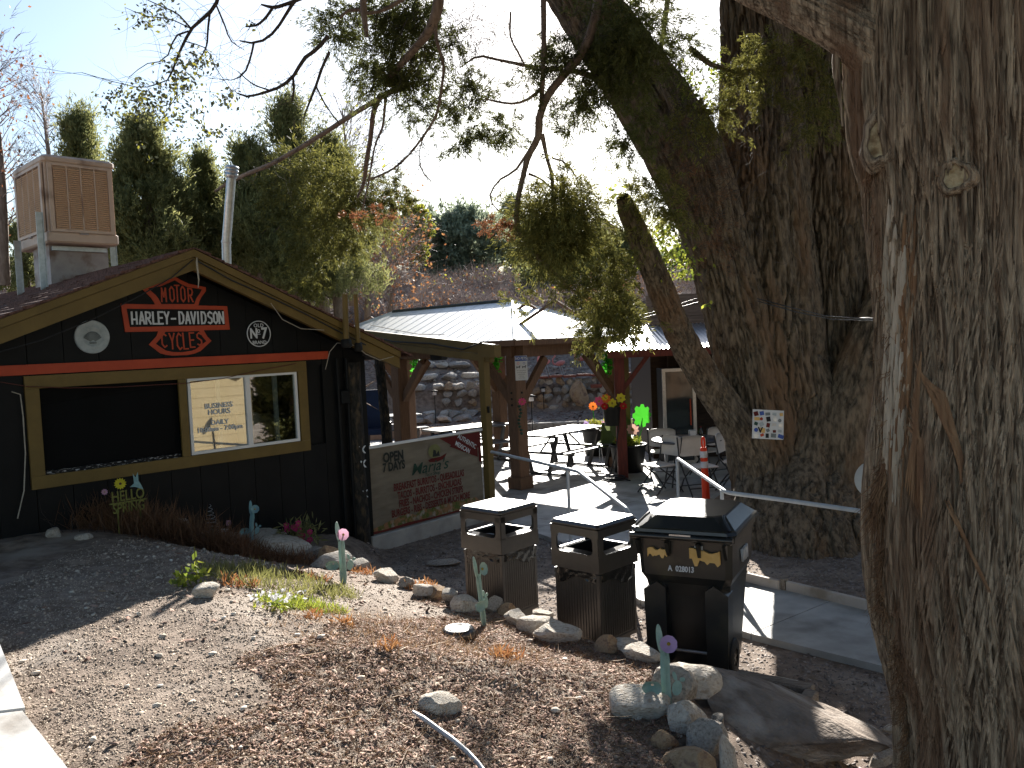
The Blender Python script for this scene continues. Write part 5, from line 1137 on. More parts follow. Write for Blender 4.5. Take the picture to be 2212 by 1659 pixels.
# wire spiral pick, white bird, pinwheel flowers
b = onG(458, 1158); t = thing('spiral_ornament', 'thin white wire spiral cone standing before the black wall', 'ornament', b)
MB().tube([b+Vector((.085*(1-k_/80)*math.cos(k_*.62), .085*(1-k_/80)*math.sin(k_*.62), .04+k_*.0038)) for k_ in range(76)], .0025, 4).build('wire', 'wire_light', t, fix=False)
flower('teal_b', 'gold', t, b+Vector((.01, -.05, .05)), .045, 5)
b = onG(478, 1166); t = thing('bird_ornament', 'small white dove-shaped ornament lying tilted with a pink butterfly on a wire', 'ornament', b+ZV*.05)
MB().lathe([(.001, -.07), (.03, -.055), (.05, -.01), (.042, .03), (.02, .065), (.001, .10)], b+ZV*.06, 14, Vector((.8, 0, .5))).build('body', 'white', t)
MB().tube([b+Vector((.05, 0, .05)), b+Vector((.09, 0, .17))], .002, 4).build('wire', 'wire_light', t); flower('f_pp', 'gold', t, b+Vector((.09, -.01, .17)), .035, 4)
# round brown knob (solar lamp base) lying on the mulch
b = onG(990, 1372); t = thing('lamp_base', 'round grey-brown plastic lamp base lying flat in the mulch', 'lamp base', b)
MB().lathe([(.10, -.03), (.112, .02), (.095, .045), (.078, .052), (.072, .048), (.001, .046)], b, 30).build('ring', 'can', t)
mt['solarpanel'] = M('clear_cap', (.45, .45, .44), (.55, .54, .52), 8, .25, spec=.7)
for s in (-1, 1): MB().prism([(s*.008+ (.062*math.cos(a) if True else 0)*s, .062*math.sin(a)) for a in [(-1.3+2.6*k_/10) for k_ in range(11)]], b+ZV*.044, Vector((1, 0, 0)), Vector((0, 1, 0)), ZV, .008).build('lens', 'solarpanel', t)
# grey hose
hpts = [onG(x, y) for (x, y) in ((892, 1548), (915, 1563), (945, 1585), (980, 1610), (1010, 1636), (1035, 1662), (1055, 1690))]
cord('drip_hose', [p+ZV*.025 for p in hpts], [.006]+[.012]*6, 'rail', 'pale grey plastic hose end lying across the mulch', 'hose')
# white painted platform corner
mt['whiteconc'] = M('white_painted_concrete', (.46, .45, .44), (.55, .54, .52), 8, .8, .5, c3=(.32, .29, .26), s3=3)
e_ = [gz(x, y, .99) for (x, y) in ((-60, 1300), (0, 1392), (54, 1528), (152, 1664), (215, 1760))]
pf = thing('white_steps', 'white painted concrete slabs at the near left corner', 'steps', e_[2])
MB().prism([(p.x, p.y) for p in (e_[0], e_[1], e_[2])]+[(e_[2].x-1.6, e_[2].y-.35), (e_[0].x-1.6, e_[0].y-.3)], (0, 0, 0), Vector((1, 0, 0)), Vector((0, 1, 0)), ZV, .99, .6).build('slab', 'whiteconc', pf)
MB().prism([(e_[2].x+.0, e_[2].y-.02), (e_[3].x, e_[3].y), (e_[4].x, e_[4].y), (e_[4].x-1.6, e_[4].y-.3), (e_[2].x-1.6, e_[2].y-.37)], (0, 0, 0), Vector((1, 0, 0)), Vector((0, 1, 0)), ZV, .985, .6).build('slab', 'whiteconc', pf)
# ================================================================== ROCKS
RM = {m_: [rockmesh(s_+k__*40, 3, 1.0) for s_ in range(6)] for k__, m_ in enumerate(('stone', 'stone_grey', 'stone_tan'))}
for m_, L_ in RM.items():
    for me in L_:
        me.materials.append(mt[m_]); me.polygons.foreach_set('use_smooth', np.ones(len(me.polygons), bool))
        try: me.set_sharp_from_angle(angle=R(24))
        except Exception: pass
rr_ = random.Random(21)
def rock(name, c, sz, mat='stone', rot=None, parent=None, v=None):
    o = bpy.data.objects.new(name, RM[mat][rr_.randrange(6) if v is None else v]); COL.objects.link(o)
    o.scale = (sz[0]/2*1.2, sz[1]/2*1.2, sz[2]/2*1.2); o.rotation_euler = rot or (rr_.uniform(-.15, .15), rr_.uniform(-.15, .15), rr_.uniform(0, 6.3))
    if parent: o.parent = parent; c = Vector(c)-ORG[parent.name]
    o.location = c; ORG[o.name] = Vector(c); return o
# edging rocks: px centre, width px, height px, label
ER = [(602, 1180, 120, 36, .16, 'long low white rock under the blue-green cactus stake'), (560, 1163, 90, 26, .14, 'flat pale rock behind the blue-green cactus stake'), (637, 1183, 50, 30, .12, 'rounded white rock at the foot of the magenta flowers'),
      (668, 1198, 60, 22, .12, 'low greyish rock right of the magenta flowers'), (705, 1202, 50, 34, .14, 'grey-tan rock just left of the pink-flowered cactus'), (722, 1214, 90, 34, .18, 'flat striped white slab rock behind the pink-flowered cactus'),
      (770, 1222, 60, 22, .12, 'thin pale slab rock right of the pink-flowered cactus'), (828, 1243, 62, 36, .22, 'white boulder alone at the bend of the rock edging'), (872, 1262, 34, 20, .12, 'small grey edging rock after the white boulder'),
      (910, 1277, 46, 28, .16, 'pale lumpy edging rock near the left litter bin'), (940, 1284, 46, 26, .14, 'brownish flat edging rock near the left litter bin'), (968, 1290, 40, 26, .14, 'small tilted edging rock left of the third cactus'),
      (1008, 1306, 56, 40, .2, 'white blocky rock directly behind the third cactus stake'), (1066, 1310, 34, 32, .14, 'round grey rock right of the third cactus stake'), (1098, 1322, 40, 24, .14, 'low tan rock between the two litter bins'),
      (1112, 1334, 56, 40, .2, 'pointed white rock between the two litter bins'), (1165, 1328, 50, 22, .14, 'flat bright white rock against the near litter bin'), (1150, 1352, 80, 34, .2, 'low rough white rock in front of the near litter bin'),
      (1196, 1370, 100, 50, .26, 'large rough grey-white rock in front of the near litter bin'), (1316, 1398, 54, 32, .2, 'cream rounded rock under the near litter bin corner'), (1380, 1412, 84, 44, .24, 'pitted white rock left of the lavender-flowered cactus'),
      (1362, 1396, 60, 26, .16, 'small pale rock tucked behind the pitted white one')]
for (x, y, w, h, dz, l) in ER:
    p = onG(x, y+h*.45, .47); k_ = p.y/F*1.15; m_ = 'stone_grey' if 'grey ' in l or 'greyish' in l else ('stone_tan' if 'tan' in l or 'brown' in l or 'cream' in l else 'stone')
    o = rock('edging_rock', (p.x, p.y+w*k_*.25, p.z+h*k_*.26), (w*k_, w*k_*.75, h*k_*1.2), m_, (rr_.uniform(-.1, .1), rr_.uniform(-.1, .1), rr_.uniform(-.3, .3)))
    tag(o, l, 'rock', 'rocks edging the raised bed')
BR = [  # big corner rocks: px centre, w, h, z, depth factor, label, material
      (1370, 1527, 150, 62, .60, 'flat tan rock at the near left foot of the lavender-flowered cactus', 'stone', .3),
      (1470, 1468, 140, 74, .50, 'large pale flat-topped rock behind the lavender-flowered cactus', 'stone', .2),
      (1512, 1482, 50, 50, .45, 'grey rounded rock between the wheeled bin and the cactus', 'stone_grey', 0),
      (1490, 1548, 80, 74, .50, 'cream blocky rock right of the lavender-flowered cactus', 'stone', .4),
      (1442, 1602, 58, 60, .42, 'tan wedge rock below the lavender-flowered cactus', 'stone_tan', .9),
      (1520, 1606, 88, 76, .40, 'grey-brown squarish rock at the lower corner of the bed', 'stone_grey', .1),
      (1500, 1664, 120, 60, .33, 'broad brown rock at the very bottom of the corner wall', 'stone_tan', .2),
      (1578, 1642, 56, 110, .30, 'tall white tilted slab at the end of the corner wall', 'stone', 1.2),
      (1448, 1500, 100, 90, .45, 'dark grey rock half behind the lavender-flowered cactus', 'stone_grey', .5),
      (1555, 1572, 40, 50, .40, 'small grey rock with orange weeds beside it', 'stone_grey', .3),
      (953, 1520, 80, 42, .86, 'blocky pinkish-white stone lying tilted alone in the mulch', 'stone', .5),
      (440, 1282, 64, 32, .9, 'pale wedge rock half in shade near the green weed', 'stone', .1),
      (268, 1075, 10, 8, .9, None, 'stone', 0)]
for (x, y, w, h, z, l, m_, rz) in BR:
    if not l: continue
    p = onG(x, y+h*.3, z); k_ = p.y/F
    o = rock('rock', (p.x, p.y+.03, p.z+h*k_*(.2 if z > .8 else .14)), (w*k_*1.18, w*k_*.85, h*k_*1.35), m_, (rr_.uniform(-.12, .12), rr_.uniform(-.1, .1), rz*.5)); tag(o, l, 'rock')
# the great flat boulder
p = gz(1668, 1560, .30); bo = rockmesh(77, 5, 1.0); V = np.array([v.co[:] for v in bo.vertices]); V *= (1+.30*(fbm(V[:, 0]*2.2, V[:, 1]*2.2, V[:, 2]*2.2, 4, 5)-.45)+.10*(fbm(V[:, 0]*9, V[:, 1]*9, V[:, 2]*9, 4, 6)-.45))[:, None]
bo.vertices.foreach_set('co', V.astype(np.float32).ravel()); bo.polygons.foreach_set('use_smooth', np.ones(len(bo.polygons), bool))
mt['boulder'] = M('boulder_stone', (.17, .135, .11), (.30, .25, .21), 5, .92, 2, c3=(.38, .34, .30), s3=3, bscale=22, detail=9)
o = link('boulder', bo, 'boulder'); o.location = p+Vector((-.02, .02, .0)); o.scale = (.78, .50, .30); o.rotation_euler = (R(5), R(10), R(-46)); tag(o, 'huge flat cream boulder lying by the wheeled bin at the lower right', 'boulder')
for (x, y, w, h, l) in ((338, 1140, 60, 22, 'white stone showing through dead weeds below the serving window'), (390, 1128, 54, 26, 'pale stone against the black wall right of the yellow sign'), (430, 1158, 56, 22, 'low white stone left of the wire spiral'), (120, 1150, 44, 24, 'pale stone in the dead weeds at the far left'), (185, 1156, 44, 20, 'small greyish stone in the dead weeds below the yellow sign')):
    p = onG(x, y+8, .9); k_ = p.y/F; o = rock('rock', (p.x, p.y, p.z+h*k_*.25), (w*k_, w*k_*.7, h*k_*1.2), 'stone'); tag(o, l, 'rock')
# stepping slab, timber, kerb boards
p = gz(960, 1213, .0); o = rock('stepping_stone', p+ZV*.0, (.34, .26, .07), 'stone_grey', (0, 0, .3)); tag(o, 'flat grey stepping stone in the dark gravel left of the far litter bin', 'stone slab')
mt['timber'] = M('weathered_timber', (.16, .12, .09), (.30, .25, .20), 12, .9, .6, stretch=(1, 6, 6))
a, b = gz(1590, 1452, .13), gz(1757, 1486, .13); d = (b-a).normalized(); t = thing('timber_edging', 'weathered square timber edging beside the wheeled bin', 'timber', a)
MB().box((a+b)/2-ZV*.07, ((b-a).length, .10, .16), d, ZV.cross(d), ZV, bev=.012).build('beam', 'timber', t)
q = gz(1735, 1530, .10); d2 = (q-b); d2.z = 0; d2.normalize(); MB().box(b+d2*.19-ZV*.065, (.30, .09, .15), d2, ZV.cross(d2), ZV, bev=.012).build('beam', 'timber', t)
p = gz(1668, 1495, .07); o = rock('rock', p, (.5, .34, .14), 'stone', (0, 0, -.4)); tag(o, 'flat white stone inside the timber edging', 'rock')
for (x, y, w, h, l) in ((1730, 1560, 90, 26, 'grey stone half buried beyond the boulder'), (1830, 1600, 110, 30, 'pale flat stone near the foot of the shaggy trunk'), (1880, 1640, 90, 30, 'flat stone nearest the foot of the shaggy trunk'), (1905, 1575, 60, 22, 'bright sunlit stone left of the shaggy trunk base')):
    p = gz(x+20, y, .08); k_ = p.y/F; o = rock('rock', p, (w*k_, w*k_*.6, h*k_), 'stone'); tag(o, l, 'rock')
mt['whiteboard'] = M('cream_painted_board', (.45, .38, .32), (.52, .45, .39), 5, .7, .2, c3=(.3, .24, .18), s3=3)
t = thing('edging_boards', 'two cream painted boards edging the gravel beyond the walk', 'edging', gz(1615, 1245, 0))
for (x0_, y0_, x1_, y1_) in ((1612, 1240, 1684, 1257), (1700, 1258, 1888, 1303), (1900, 1306, 2100, 1350)):
    a, b = gz(x0_, y0_, .09), gz(x1_, y1_, .09); d = (b-a).normalized(); MB().box((a+b)/2-ZV*.04, ((b-a).length, .045, .11), d, ZV.cross(d), ZV, bev=.006).build('board', 'whiteboard', t)
    MB().box(a-ZV*.04-d*.03, (.05, .06, .14), d, ZV.cross(d), ZV).build('stake', 'timber', t)
# retaining wall of rounded stones behind the patio
wall = thing('stone_wall', 'low dry stone retaining wall of rounded rocks behind the patio', 'wall', (0, 24.8, 0)); rw = random.Random(8)
for (xa, xb, zb0, zt0, yb, sc0) in ((-2.2, 8.0, .36, 1.30, 24.75, .27), ):
    for c_ in range(4):
        x = xa+rw.uniform(0, .2)
        while x < xb:
            w_ = sc0*rw.uniform(.7, 1.5)*(1.15 if x < .5 else 1); z_ = zb0+.12+c_*.24+rw.uniform(-.03, .03)
            m_ = rw.choice(('stone', 'stone_grey', 'stone_grey', 'stone_tan')) ; rock('stone', (x+w_/2, yb+c_*.07+rw.uniform(-.04, .04), z_), (w_*1.05, .3, .27*rw.uniform(.85, 1.15)), m_, None, wall); x += w_
rock('stone', (1.95, 24.55, .85), (.75, .35, .75), 'stone_tan', (0, .4, 0), wall)
for k_ in range(9): MB().box((.9+k_*.42, 24.95, 1.36+.02*(k_ % 2)), (.40, .42, .07), (1, .02*(k_ % 3-1), 0), (0, 1, 0), ZV, bev=.01).build('cap_stone', 'stone_red', wall)
for k_ in range(5): MB().box((2.5+k_*.36, 24.6, 1.05+.1*(k_ % 2)), (.34, .10, .11), None, None, None, bev=.015).build('cap_stone', 'stone_red', wall)
# stone steps climbing behind the left part of the shelter
stp = thing('stone_steps', 'rough stone steps climbing the slope behind the left shelter posts', 'steps', (-3, 24, 0))
for s_ in range(8):
    Y0 = 23.6+s_*.8; z0_ = Gs(-2.6, Y0)+.05; xa, xb = -4.4+s_*.18, -1.4-.05*s_ if s_ > 1 else -.9
    x = xa+rw.uniform(0, .2)
    while x < xb:
        w_ = rw.uniform(.3, .75); rock('step_stone', (x+w_/2, Y0+rw.uniform(-.1, .1), z0_+.03), (w_, .5, .26), rw.choice(('stone', 'stone_grey')), None, stp); x += w_*.98
# loose rocks on the slope, too many to single out
mb = []; b0 = 0; Vs = []; Fs = []
src = RM['stone'][0]; sv = np.array([v.co[:] for v in rockmesh(5, 1).vertices]); sf = np.array([p.vertices[:] for p in rockmesh(5, 1).polygons])
def scatter(name, xs, ys, sz, mat, zoff=0.0, flat=.6, kind='stuff'):
    n = len(xs); z = G(xs, ys); a = rng.uniform(0, 6.28, n); s_ = sz[:, None]*rng.uniform(.6, 1.3, (n, 3))*[1, 1, flat]
    P = sv[None]*s_[:, None, :]; c, s = np.cos(a)[:, None], np.sin(a)[:, None]
    X_ = P[..., 0]*c-P[..., 1]*s+xs[:, None]; Y_ = P[..., 0]*s+P[..., 1]*c+ys[:, None]; Z_ = P[..., 2]+(z+zoff)[:, None]
    V = np.stack([X_, Y_, Z_], -1).reshape(-1, 3); F_ = (np.arange(n)[:, None, None]*len(sv)+sf[None]).reshape(-1, 3)
    return tag(npobj(name, V, F_, 3, mat, kind=kind), None, None)
n = 900; scatter('slope_rocks', rng.uniform(-9, 9, n), 25.4+rng.uniform(0, 1, n)**1.3*9, rng.uniform(.03, .13, n)*rng.uniform(.5, 1.4, n), 'stone_grey')['label'] = 'small rocks scattered over the mulch slope behind the patio'
# tetrahedral pebbles for the near ground
tv = np.array([(1, 0, -.3), (-.5, .87, -.3), (-.5, -.87, -.3), (.1, 0, .8), (-.7, .1, .45), (.5, -.6, .5)]); tf = np.array([(0, 1, 3), (1, 4, 3), (1, 2, 4), (2, 5, 4), (2, 0, 5), (0, 3, 5), (3, 4, 5)])
def pebbles(name, xs, ys, sz, mat, label, flat=.7, elong=1.0, zo=.0):
    n = len(xs); z = G(xs, ys)+zo; a = rng.uniform(0, 6.28, n); tl = rng.normal(0, .35, (n, 2)); s_ = sz[:, None]*rng.uniform(.6, 1.35, (n, 3))*[elong, 1, flat]
    P = tv[None]*s_[:, None, :]; c, s = np.cos(a)[:, None], np.sin(a)[:, None]
    X_ = P[..., 0]*c-P[..., 1]*s; Y_ = P[..., 0]*s+P[..., 1]*c; Z_ = P[..., 2]+X_*tl[:, :1]+Y_*tl[:, 1:]+z[:, None]
    V = np.stack([X_+xs[:, None], Y_+ys[:, None], Z_], -1).reshape(-1, 3); F_ = (np.arange(n)[:, None, None]*6+tf[None]).reshape(-1, 3)
    o = npobj(name, V, F_, 3, mat, kind='stuff', attr=np.repeat(rng.uniform(0, 1, n), 6)); o['label'] = label; return o
def sample(n, x0, x1, y0, y1, keep): 
    xs = rng.uniform(x0, x1, n*2); ys = rng.uniform(y0, y1, n*2); k_ = keep(xs, ys); return xs[k_][:n], ys[k_][:n]
mt['pebble'] = leafmat('tan_pebbles', (.17, .12, .085), (.56, .465, .37), 0, .85); mt['chip_w'] = leafmat('wood_chips', (.12, .055, .035), (.46, .31, .24), 0, .85)
mt['pebble_d'] = leafmat('dark_gravel', (.13, .105, .095), (.34, .29, .26), 0, .85); mt['needle'] = leafmat('dry_needles', (.20, .11, .055), (.50, .34, .20), .25)
ins = lambda x, y: bord_dist(x, y) > .03
xs, ys = sample(95000, -3.6, 1.1, 2.7, 7.6, lambda x, y: ins(x, y) & (rng.uniform(0, 1, len(x)) < 1.25-.16*y))
pebbles('gravel', xs, ys, rng.uniform(.0035, .0085, len(xs)), 'pebble', 'fine tan gravel over the near ground')
xs, ys = sample(2600, -3.4, 1.1, 2.7, 7.8, ins); pebbles('gravel', xs, ys, rng.uniform(.007, .02, len(xs)), 'pebble', 'coarser pebbles strewn over the near ground')
dn = lambda x, y: ins(x, y) & (vn(x*2.2, y*2.2, 0, 4)*.6+.9*sst(-1.9, -.1, x-.25*(y-4)) > .58)
xs, ys = sample(24000, -2.2, 1.1, 2.8, 7.8, dn); pebbles('wood_chips', xs, ys, rng.uniform(.004, .009, len(xs)), 'chip_w', 'reddish wood chips and cone scales over the bed', .5, 2.6, .004)
out_ = lambda x, y: (bord_dist(x, y) < -.15)
def offpath(x, y):
    m_ = out_(x, y)
    for pc in conv+walk:
        c = np.ones(len(x), bool); q = pc if sum((pc[i_][0]*pc[(i_+1) % len(pc)][1]-pc[(i_+1) % len(pc)][0]*pc[i_][1]) for i_ in range(len(pc))) > 0 else pc[::-1]
        for i_ in range(len(q)):
            (x0_, y0_), (x1_, y1_) = q[i_], q[(i_+1) % len(q)]; c &= ((x1_-x0_)*(y-y0_)-(y1_-y0_)*(x-x0_)) > 0
        m_ &= ~c
    return m_
xs, ys = sample(26000, -1.8, 4.2, 3.4, 11.5, offpath); pebbles('gravel', xs, ys, rng.uniform(.006, .016, len(xs)), 'pebble_d', 'dark bark and gravel mulch around the bins and walk', .5, 1.7)
# dry needles and grass bits
xs, ys = sample(19000, -2.2, 1.1, 2.8, 7.8, dn); P = np.stack([xs, ys, G(xs, ys)+.006], 1); D = rng.normal(0, 1, P.shape); D[:, 2] = np.abs(D[:, 2])*.35
V, F_, A = twigs(P, D, .05, .0013, 2, .5); npobj('dry_needles', V, F_, 3, 'needle', attr=A, kind='stuff')['label'] = 'dry needles and stalks littering the bed'
# chunks of bark and larger debris, singled out only by size
for (x, y, w) in ((850, 1410, 50), (700, 1345, 30), (520, 1370, 30), (350, 1440, 26), (590, 1385, 40), (455, 1485, 44)): pass
xs, ys = sample(220, -3.0, 1.1, 2.8, 7.5, ins); pebbles('bark_pieces', xs, ys, rng.uniform(.010, .024, len(xs)), 'chip_w', 'larger bark pieces and cone scraps on the bed', .6, 2.0)
xs, ys = sample(150, -3.0, 1.1, 2.8, 7.5, ins); s_w = scatter('small_stones', xs, ys, rng.uniform(.012, .036, len(xs)), 'stone', .004, .5); s_w['label'] = 'small pale stones half sunk in the bed'
xs, ys = sample(420, -3.0, 1.1, 2.8, 7.5, dn); P = np.stack([xs, ys, G(xs, ys)+.012], 1); D = rng.normal(0, 1, P.shape); D[:, 2] *= .12
V, F_, A = twigs(P, D, rng.uniform(.05, .18, len(xs)), .004, 3, .2); npobj('stick_litter', V, F_, 3, 'needle', attr=A, kind='stuff')['label'] = 'small dry sticks strewn over the bed'
# live grass and weeds
def tufts(name, label, cx, cy, rx, ry, n, ln, w, mat, k=7, up=1.0, jit=.45):
    a = rng.uniform(0, 6.28, n); q = np.sqrt(rng.uniform(0, 1, n)); P0_ = onG(cx, cy); kx = P0_.y/F
    xs = P0_.x+np.cos(a)*q*rx*kx; ys = P0_.y+np.sin(a)*q*ry*kx*2.6; k_ = bord_dist(xs, ys) > -.1; xs, ys = xs[k_], ys[k_]
    P = np.stack([xs, ys, G(xs, ys)], 1); D = np.zeros(P.shape); D[:, 2] = up
    V, F_, A = blades(P, D, ln, w, k, jit); o = npobj(name, V, F_, 3, mat, attr=A, kind='stuff'); o['label'] = label; return o
tufts('grass', 'short green grass in the sunny patch by the pink-flowered cactus', 600, 1258, 170, 42, 420, .07, .005, 'grass', 5)
tufts('grass', 'green weeds in the sun below the pink-flowered cactus', 650, 1310, 100, 22, 260, .05, .006, 'leaf_lime', 6, .8, .8)
tufts('grass', 'sparse dry grass in the middle of the bed', 880, 1380, 320, 75, 260, .06, .0025, 'needle', 5, 1, .9)
for (x, y, r_) in ((515, 1262, 36), (665, 1248, 40), (790, 1238, 40), (675, 1335, 24), (905, 1270, 40), (740, 1352, 24), (850, 1402, 26), (1090, 1420, 30)): tufts('orange_weeds', 'rust orange dried weeds', x, y, r_, 12, 12 if r_ < 30 else 26, .06, .008, 'orange_leaf', 6, 1, .8)
tufts('dead_weeds', 'tangle of brown dead weeds along the black wall', 300, 1152, 240, 10, 1100, .24, .005, 'deadweed', 6, 1, .6)
tufts('dead_weeds', 'brown dead weeds around the white stones', 520, 1195, 160, 20, 420, .12, .005, 'deadweed', 6, 1, .6)
for (x, y, Yh, l) in ((425, 1262, .16, 'leafy green weed lit by the sun at the edge of the shade'), (395, 1268, .09, 'small green seedling at the edge of the shade')):
    p = onG(x, y); t = thing('weed', l, 'plant', p); greens(t, p+ZV*Yh*.5, (Yh*.7, Yh*.5, Yh*.6), 36, .06, 'leaf_lime'); MB().tube([p, p+ZV*Yh*1.6], .003, 4).build('stem', 'grass', t)
p = onG(600, 1318); t = thing('flowering_weed', 'low clump of tiny white flowers among the grass', 'plant', p); greens(t, p+ZV*.03, (.17, .12, .04), 130, .03, 'leaf_lime', 'foliage'); P_, _ = blob_points(tuple(p+ZV*.09), (.2, .14, .04), 60); V, F_, A = leaves(P_, .028, .9); npobj('blossom', V, F_, 3, 'f_wh', t, attr=A)
p = onG(648, 1188); p = Vector((p.x, p.y+.1, p.z)); t = thing('oleander_flowers', 'artificial magenta flowers with long leaves against the black wall', 'plant', p)
P_, _ = blob_points(tuple(p+ZV*.16), (.24, .15, .15), 220); V, F_, A = leaves(P_, .12, .18); npobj('foliage', V, F_, 3, 'juniper_bg', t, attr=A)
for k_ in range(16): flower('f_mg', 'gold', t, p+Vector((rr_.uniform(-.22, .12), -.08, rr_.uniform(.05, .30))), .035, 6)
# thorny twigs by the wall
P_ = np.array([tuple(onG(x, 1150)) for x in np.linspace(120, 560, 26)]); D = rng.normal(0, .5, P_.shape); D[:, 2] = 1.0
V, F_, A = twigs(P_, D, rng.uniform(.3, .6, len(P_)), .003, 6, .25); npobj('dead_weeds', V, F_, 3, 'twig', attr=A, kind='stuff')['label'] = 'bare thorny stems against the black wall'
# ================================================================== THE NEAR JUNIPER
def pxpath(rows, deps):          # (x, y, r_px) at depth -> world points and radii
    P, Rr = [], []
    for (x, y, r_), Y in zip(rows, deps if isinstance(deps, (list, tuple)) else [deps]*len(rows)): P.append(at(x, y, Y)); Rr.append(r_*Y/F)
    return P, Rr
YT = 3.0
jt = thing('near_juniper', 'huge shaggy-barked juniper trunk close by on the right with a limb cut scar', 'tree', (1.95, YT, .2))
rows = [(2230, 2080, 330), (2200, 1850, 270), (2172, 1659, 222), (2146, 1500, 200), (2108, 1320, 206), (2082, 1180, 196), (2078, 1000, 186), (2078, 850, 172), (2074, 707, 166), (2054, 560, 160), (2044, 405, 166), (2026, 256, 180), (2020, 130, 178), (2024, -30, 170), (2030, -250, 165), (2050, -520, 150), (2040, -900, 130)]
P, Rr = pxpath(rows, YT)
V, F_, Q_, r_ = path_tube(P, Rr, 400, 860, .017, (30, 3.2), 2, .10, .022, 14); trunk_o = npobj('trunk', V, F_, 4, 'fgbark', jt, True)
P, Rr = pxpath([(1990, 210, 90), (1930, 130, 72), (1850, 75, 54), (1755, 25, 44), (1640, -25, 38), (1500, -90, 32), (1300, -200, 26)], [2.95, 2.95, 2.98, 3.05, 3.2, 3.4, 3.7])
V, F_, _, _ = path_tube(P, Rr, 140, 260, .010, (40, 3), 12, .1); npobj('limb', V, F_, 4, 'fgbark', jt, True)
# pruned limb scars
def scar(x, y, rx, ry, dep, tilt=0):
    c = at(x, y, dep); nr = Vector((-c.x*.45, -1, .0)).normalized(); a, b = frame_of(nr); k_ = dep/F
    a = Vector((1, 0, 0)); a = (a-nr*a.dot(nr)).normalized(); b = nr.cross(a)*-1
    V = []; n = 28
    for (q, d_) in ((1.75, -.045), (1.45, -.012), (1.2, .004), (1.0, -.002), (.9, -.016), (.0, -.012)):
        for i_ in range(n): an_ = 2*math.pi*i_/n; w_ = 1+.10*math.sin(an_*3+x)+.05*math.sin(an_*7); V.append(c+a*math.cos(an_)*rx*k_*q*w_+b*math.sin(an_)*ry*k_*q*w_+nr*d_)
    f = lambda j0, j1: [[j*n+i_, j*n+(i_+1) % n, (j+1)*n+(i_+1) % n, (j+1)*n+i_] for j in range(j0, j1) for i_ in range(n)]
    Vn = np.array([tuple(v) for v in V]); o = npobj('cut_scar', Vn, f(0, 4), 4, 'fgbark', jt, True); npobj('cut_wood', Vn, f(4, 5), 4, 'cut', o, False)
def surf(px, py):                 # point of the near trunk's skin behind a pixel (measured from the trunk mesh)
    d = ray(px, py); o_ = Vector((0, 0, EYE)); best = None
    hit, loc, nrm, _ = TB.ray_cast(o_, d) if False else (None,)*4
    return None
from mathutils.bvhtree import BVHTree
def bvh_of(o):
    me = o.data; off = ORG[o.name]; return BVHTree.FromPolygons([v.co+off for v in me.vertices], [p.vertices[:] for p in me.polygons])
TB = bvh_of(trunk_o)
def skin(px, py, off=.0):
    loc, nrm, _, _ = TB.ray_cast(Vector((0, 0, EYE)), ray(px, py).normalized())
    if loc is None: return None
    return loc - ray(px, py).normalized()*off
s_ = skin(1900, 300); scar(1898, 302, 24, 40, (s_.y if s_ else 2.8)-.03); s_ = skin(2062, 380); scar(2062, 380, 25, 26, (s_.y if s_ else 2.75)-.035)
# bark strips: long fibrous ribbons lying along or peeling off the trunk
def ribbon(pts, w, mat, parent, fr=.25, nm='bark_strip', n=16):
    V = []; m_ = len(pts)
    for i_, p in enumerate(pts):
        t_ = i_/(m_-1); d = (pts[min(i_+1, m_-1)]-pts[max(0, i_-1)]).normalized(); v = (p-Vector((0, 0, EYE))).normalized(); s = d.cross(v).normalized(); ww = w*(1-abs(2*t_-1)**3*.8)
        V += [p-s*ww, p-s*ww*.35-v*ww*.5, p+s*ww*.35-v*ww*.45, p+s*ww]
    return V, [[i_*4+k_, i_*4+k_+1, i_*4+k_+5, i_*4+k_+4] for i_ in range(m_-1) for k_ in range(3)]
def strips(name, mat, specs, wiggle=6):
    Vs = []; Fs = []
    for (pp, w, off) in specs:
        pts = []
        for k_ in range(len(pp)-1):
            for j in range(5):
                t_ = j/5; x = pp[k_][0]*(1-t_)+pp[k_+1][0]*t_; y = pp[k_][1]*(1-t_)+pp[k_+1][1]*t_; c = skin(x+random.uniform(-1, 1)*.4, y, off+random.uniform(0, .004))
                if c is not None: pts.append(c)
        if len(pts) > 3: V, F_ = ribbon(pts, w, mat, jt); b = len(Vs); Vs += [tuple(v) for v in V]; Fs += [[i_+b for i_ in f] for f in F_]
    if Vs: npobj(name, np.array(Vs), Fs, 4, mat, jt, True, kind='stuff')
rt_ = random.Random(31); sp = []
for k_ in range(40):      # pale bare wood strip left of the groove
    x = rt_.uniform(1916, 1955); y = rt_.uniform(420, 900); L_ = rt_.uniform(120, 300); sl_ = (-.02); sp.append(([(x, y), (x+sl_*L_, y+L_/2), (x+sl_*L_*1.6-6, y+L_)], rt_.uniform(.004, .010), .003))
strips('bare_wood', 'barkpale', sp); sp = []
for k_ in range(60):      # red-brown inner bark groove
    y = rt_.uniform(430, 950); x = 1968+rt_.uniform(-20, 18)-(y-430)*.045; L_ = rt_.uniform(80, 260); sp.append(([(x, y), (x-.05*L_, y+L_)], rt_.uniform(.003, .008), .002))
strips('inner_bark', 'barkred', sp); sp = []
for k_ in range(520):     # shaggy grey ribbons everywhere
    y = rt_.uniform(-20, 1640); x = rt_.uniform(1850, 2215); L_ = rt_.uniform(60, 260); lean_ = -.02 if y < 450 else rt_.uniform(-.10, -.30)*(1 if x > 2000 else .3)
    sp.append(([(x, y), (x+lean_*L_*.5, y+L_*.5), (x+lean_*L_+rt_.uniform(-6, 6), y+L_)], rt_.uniform(.002, .006), rt_.uniform(.001, .007)))
strips('bark_ribbons', 'fgbark', sp)
sp = []
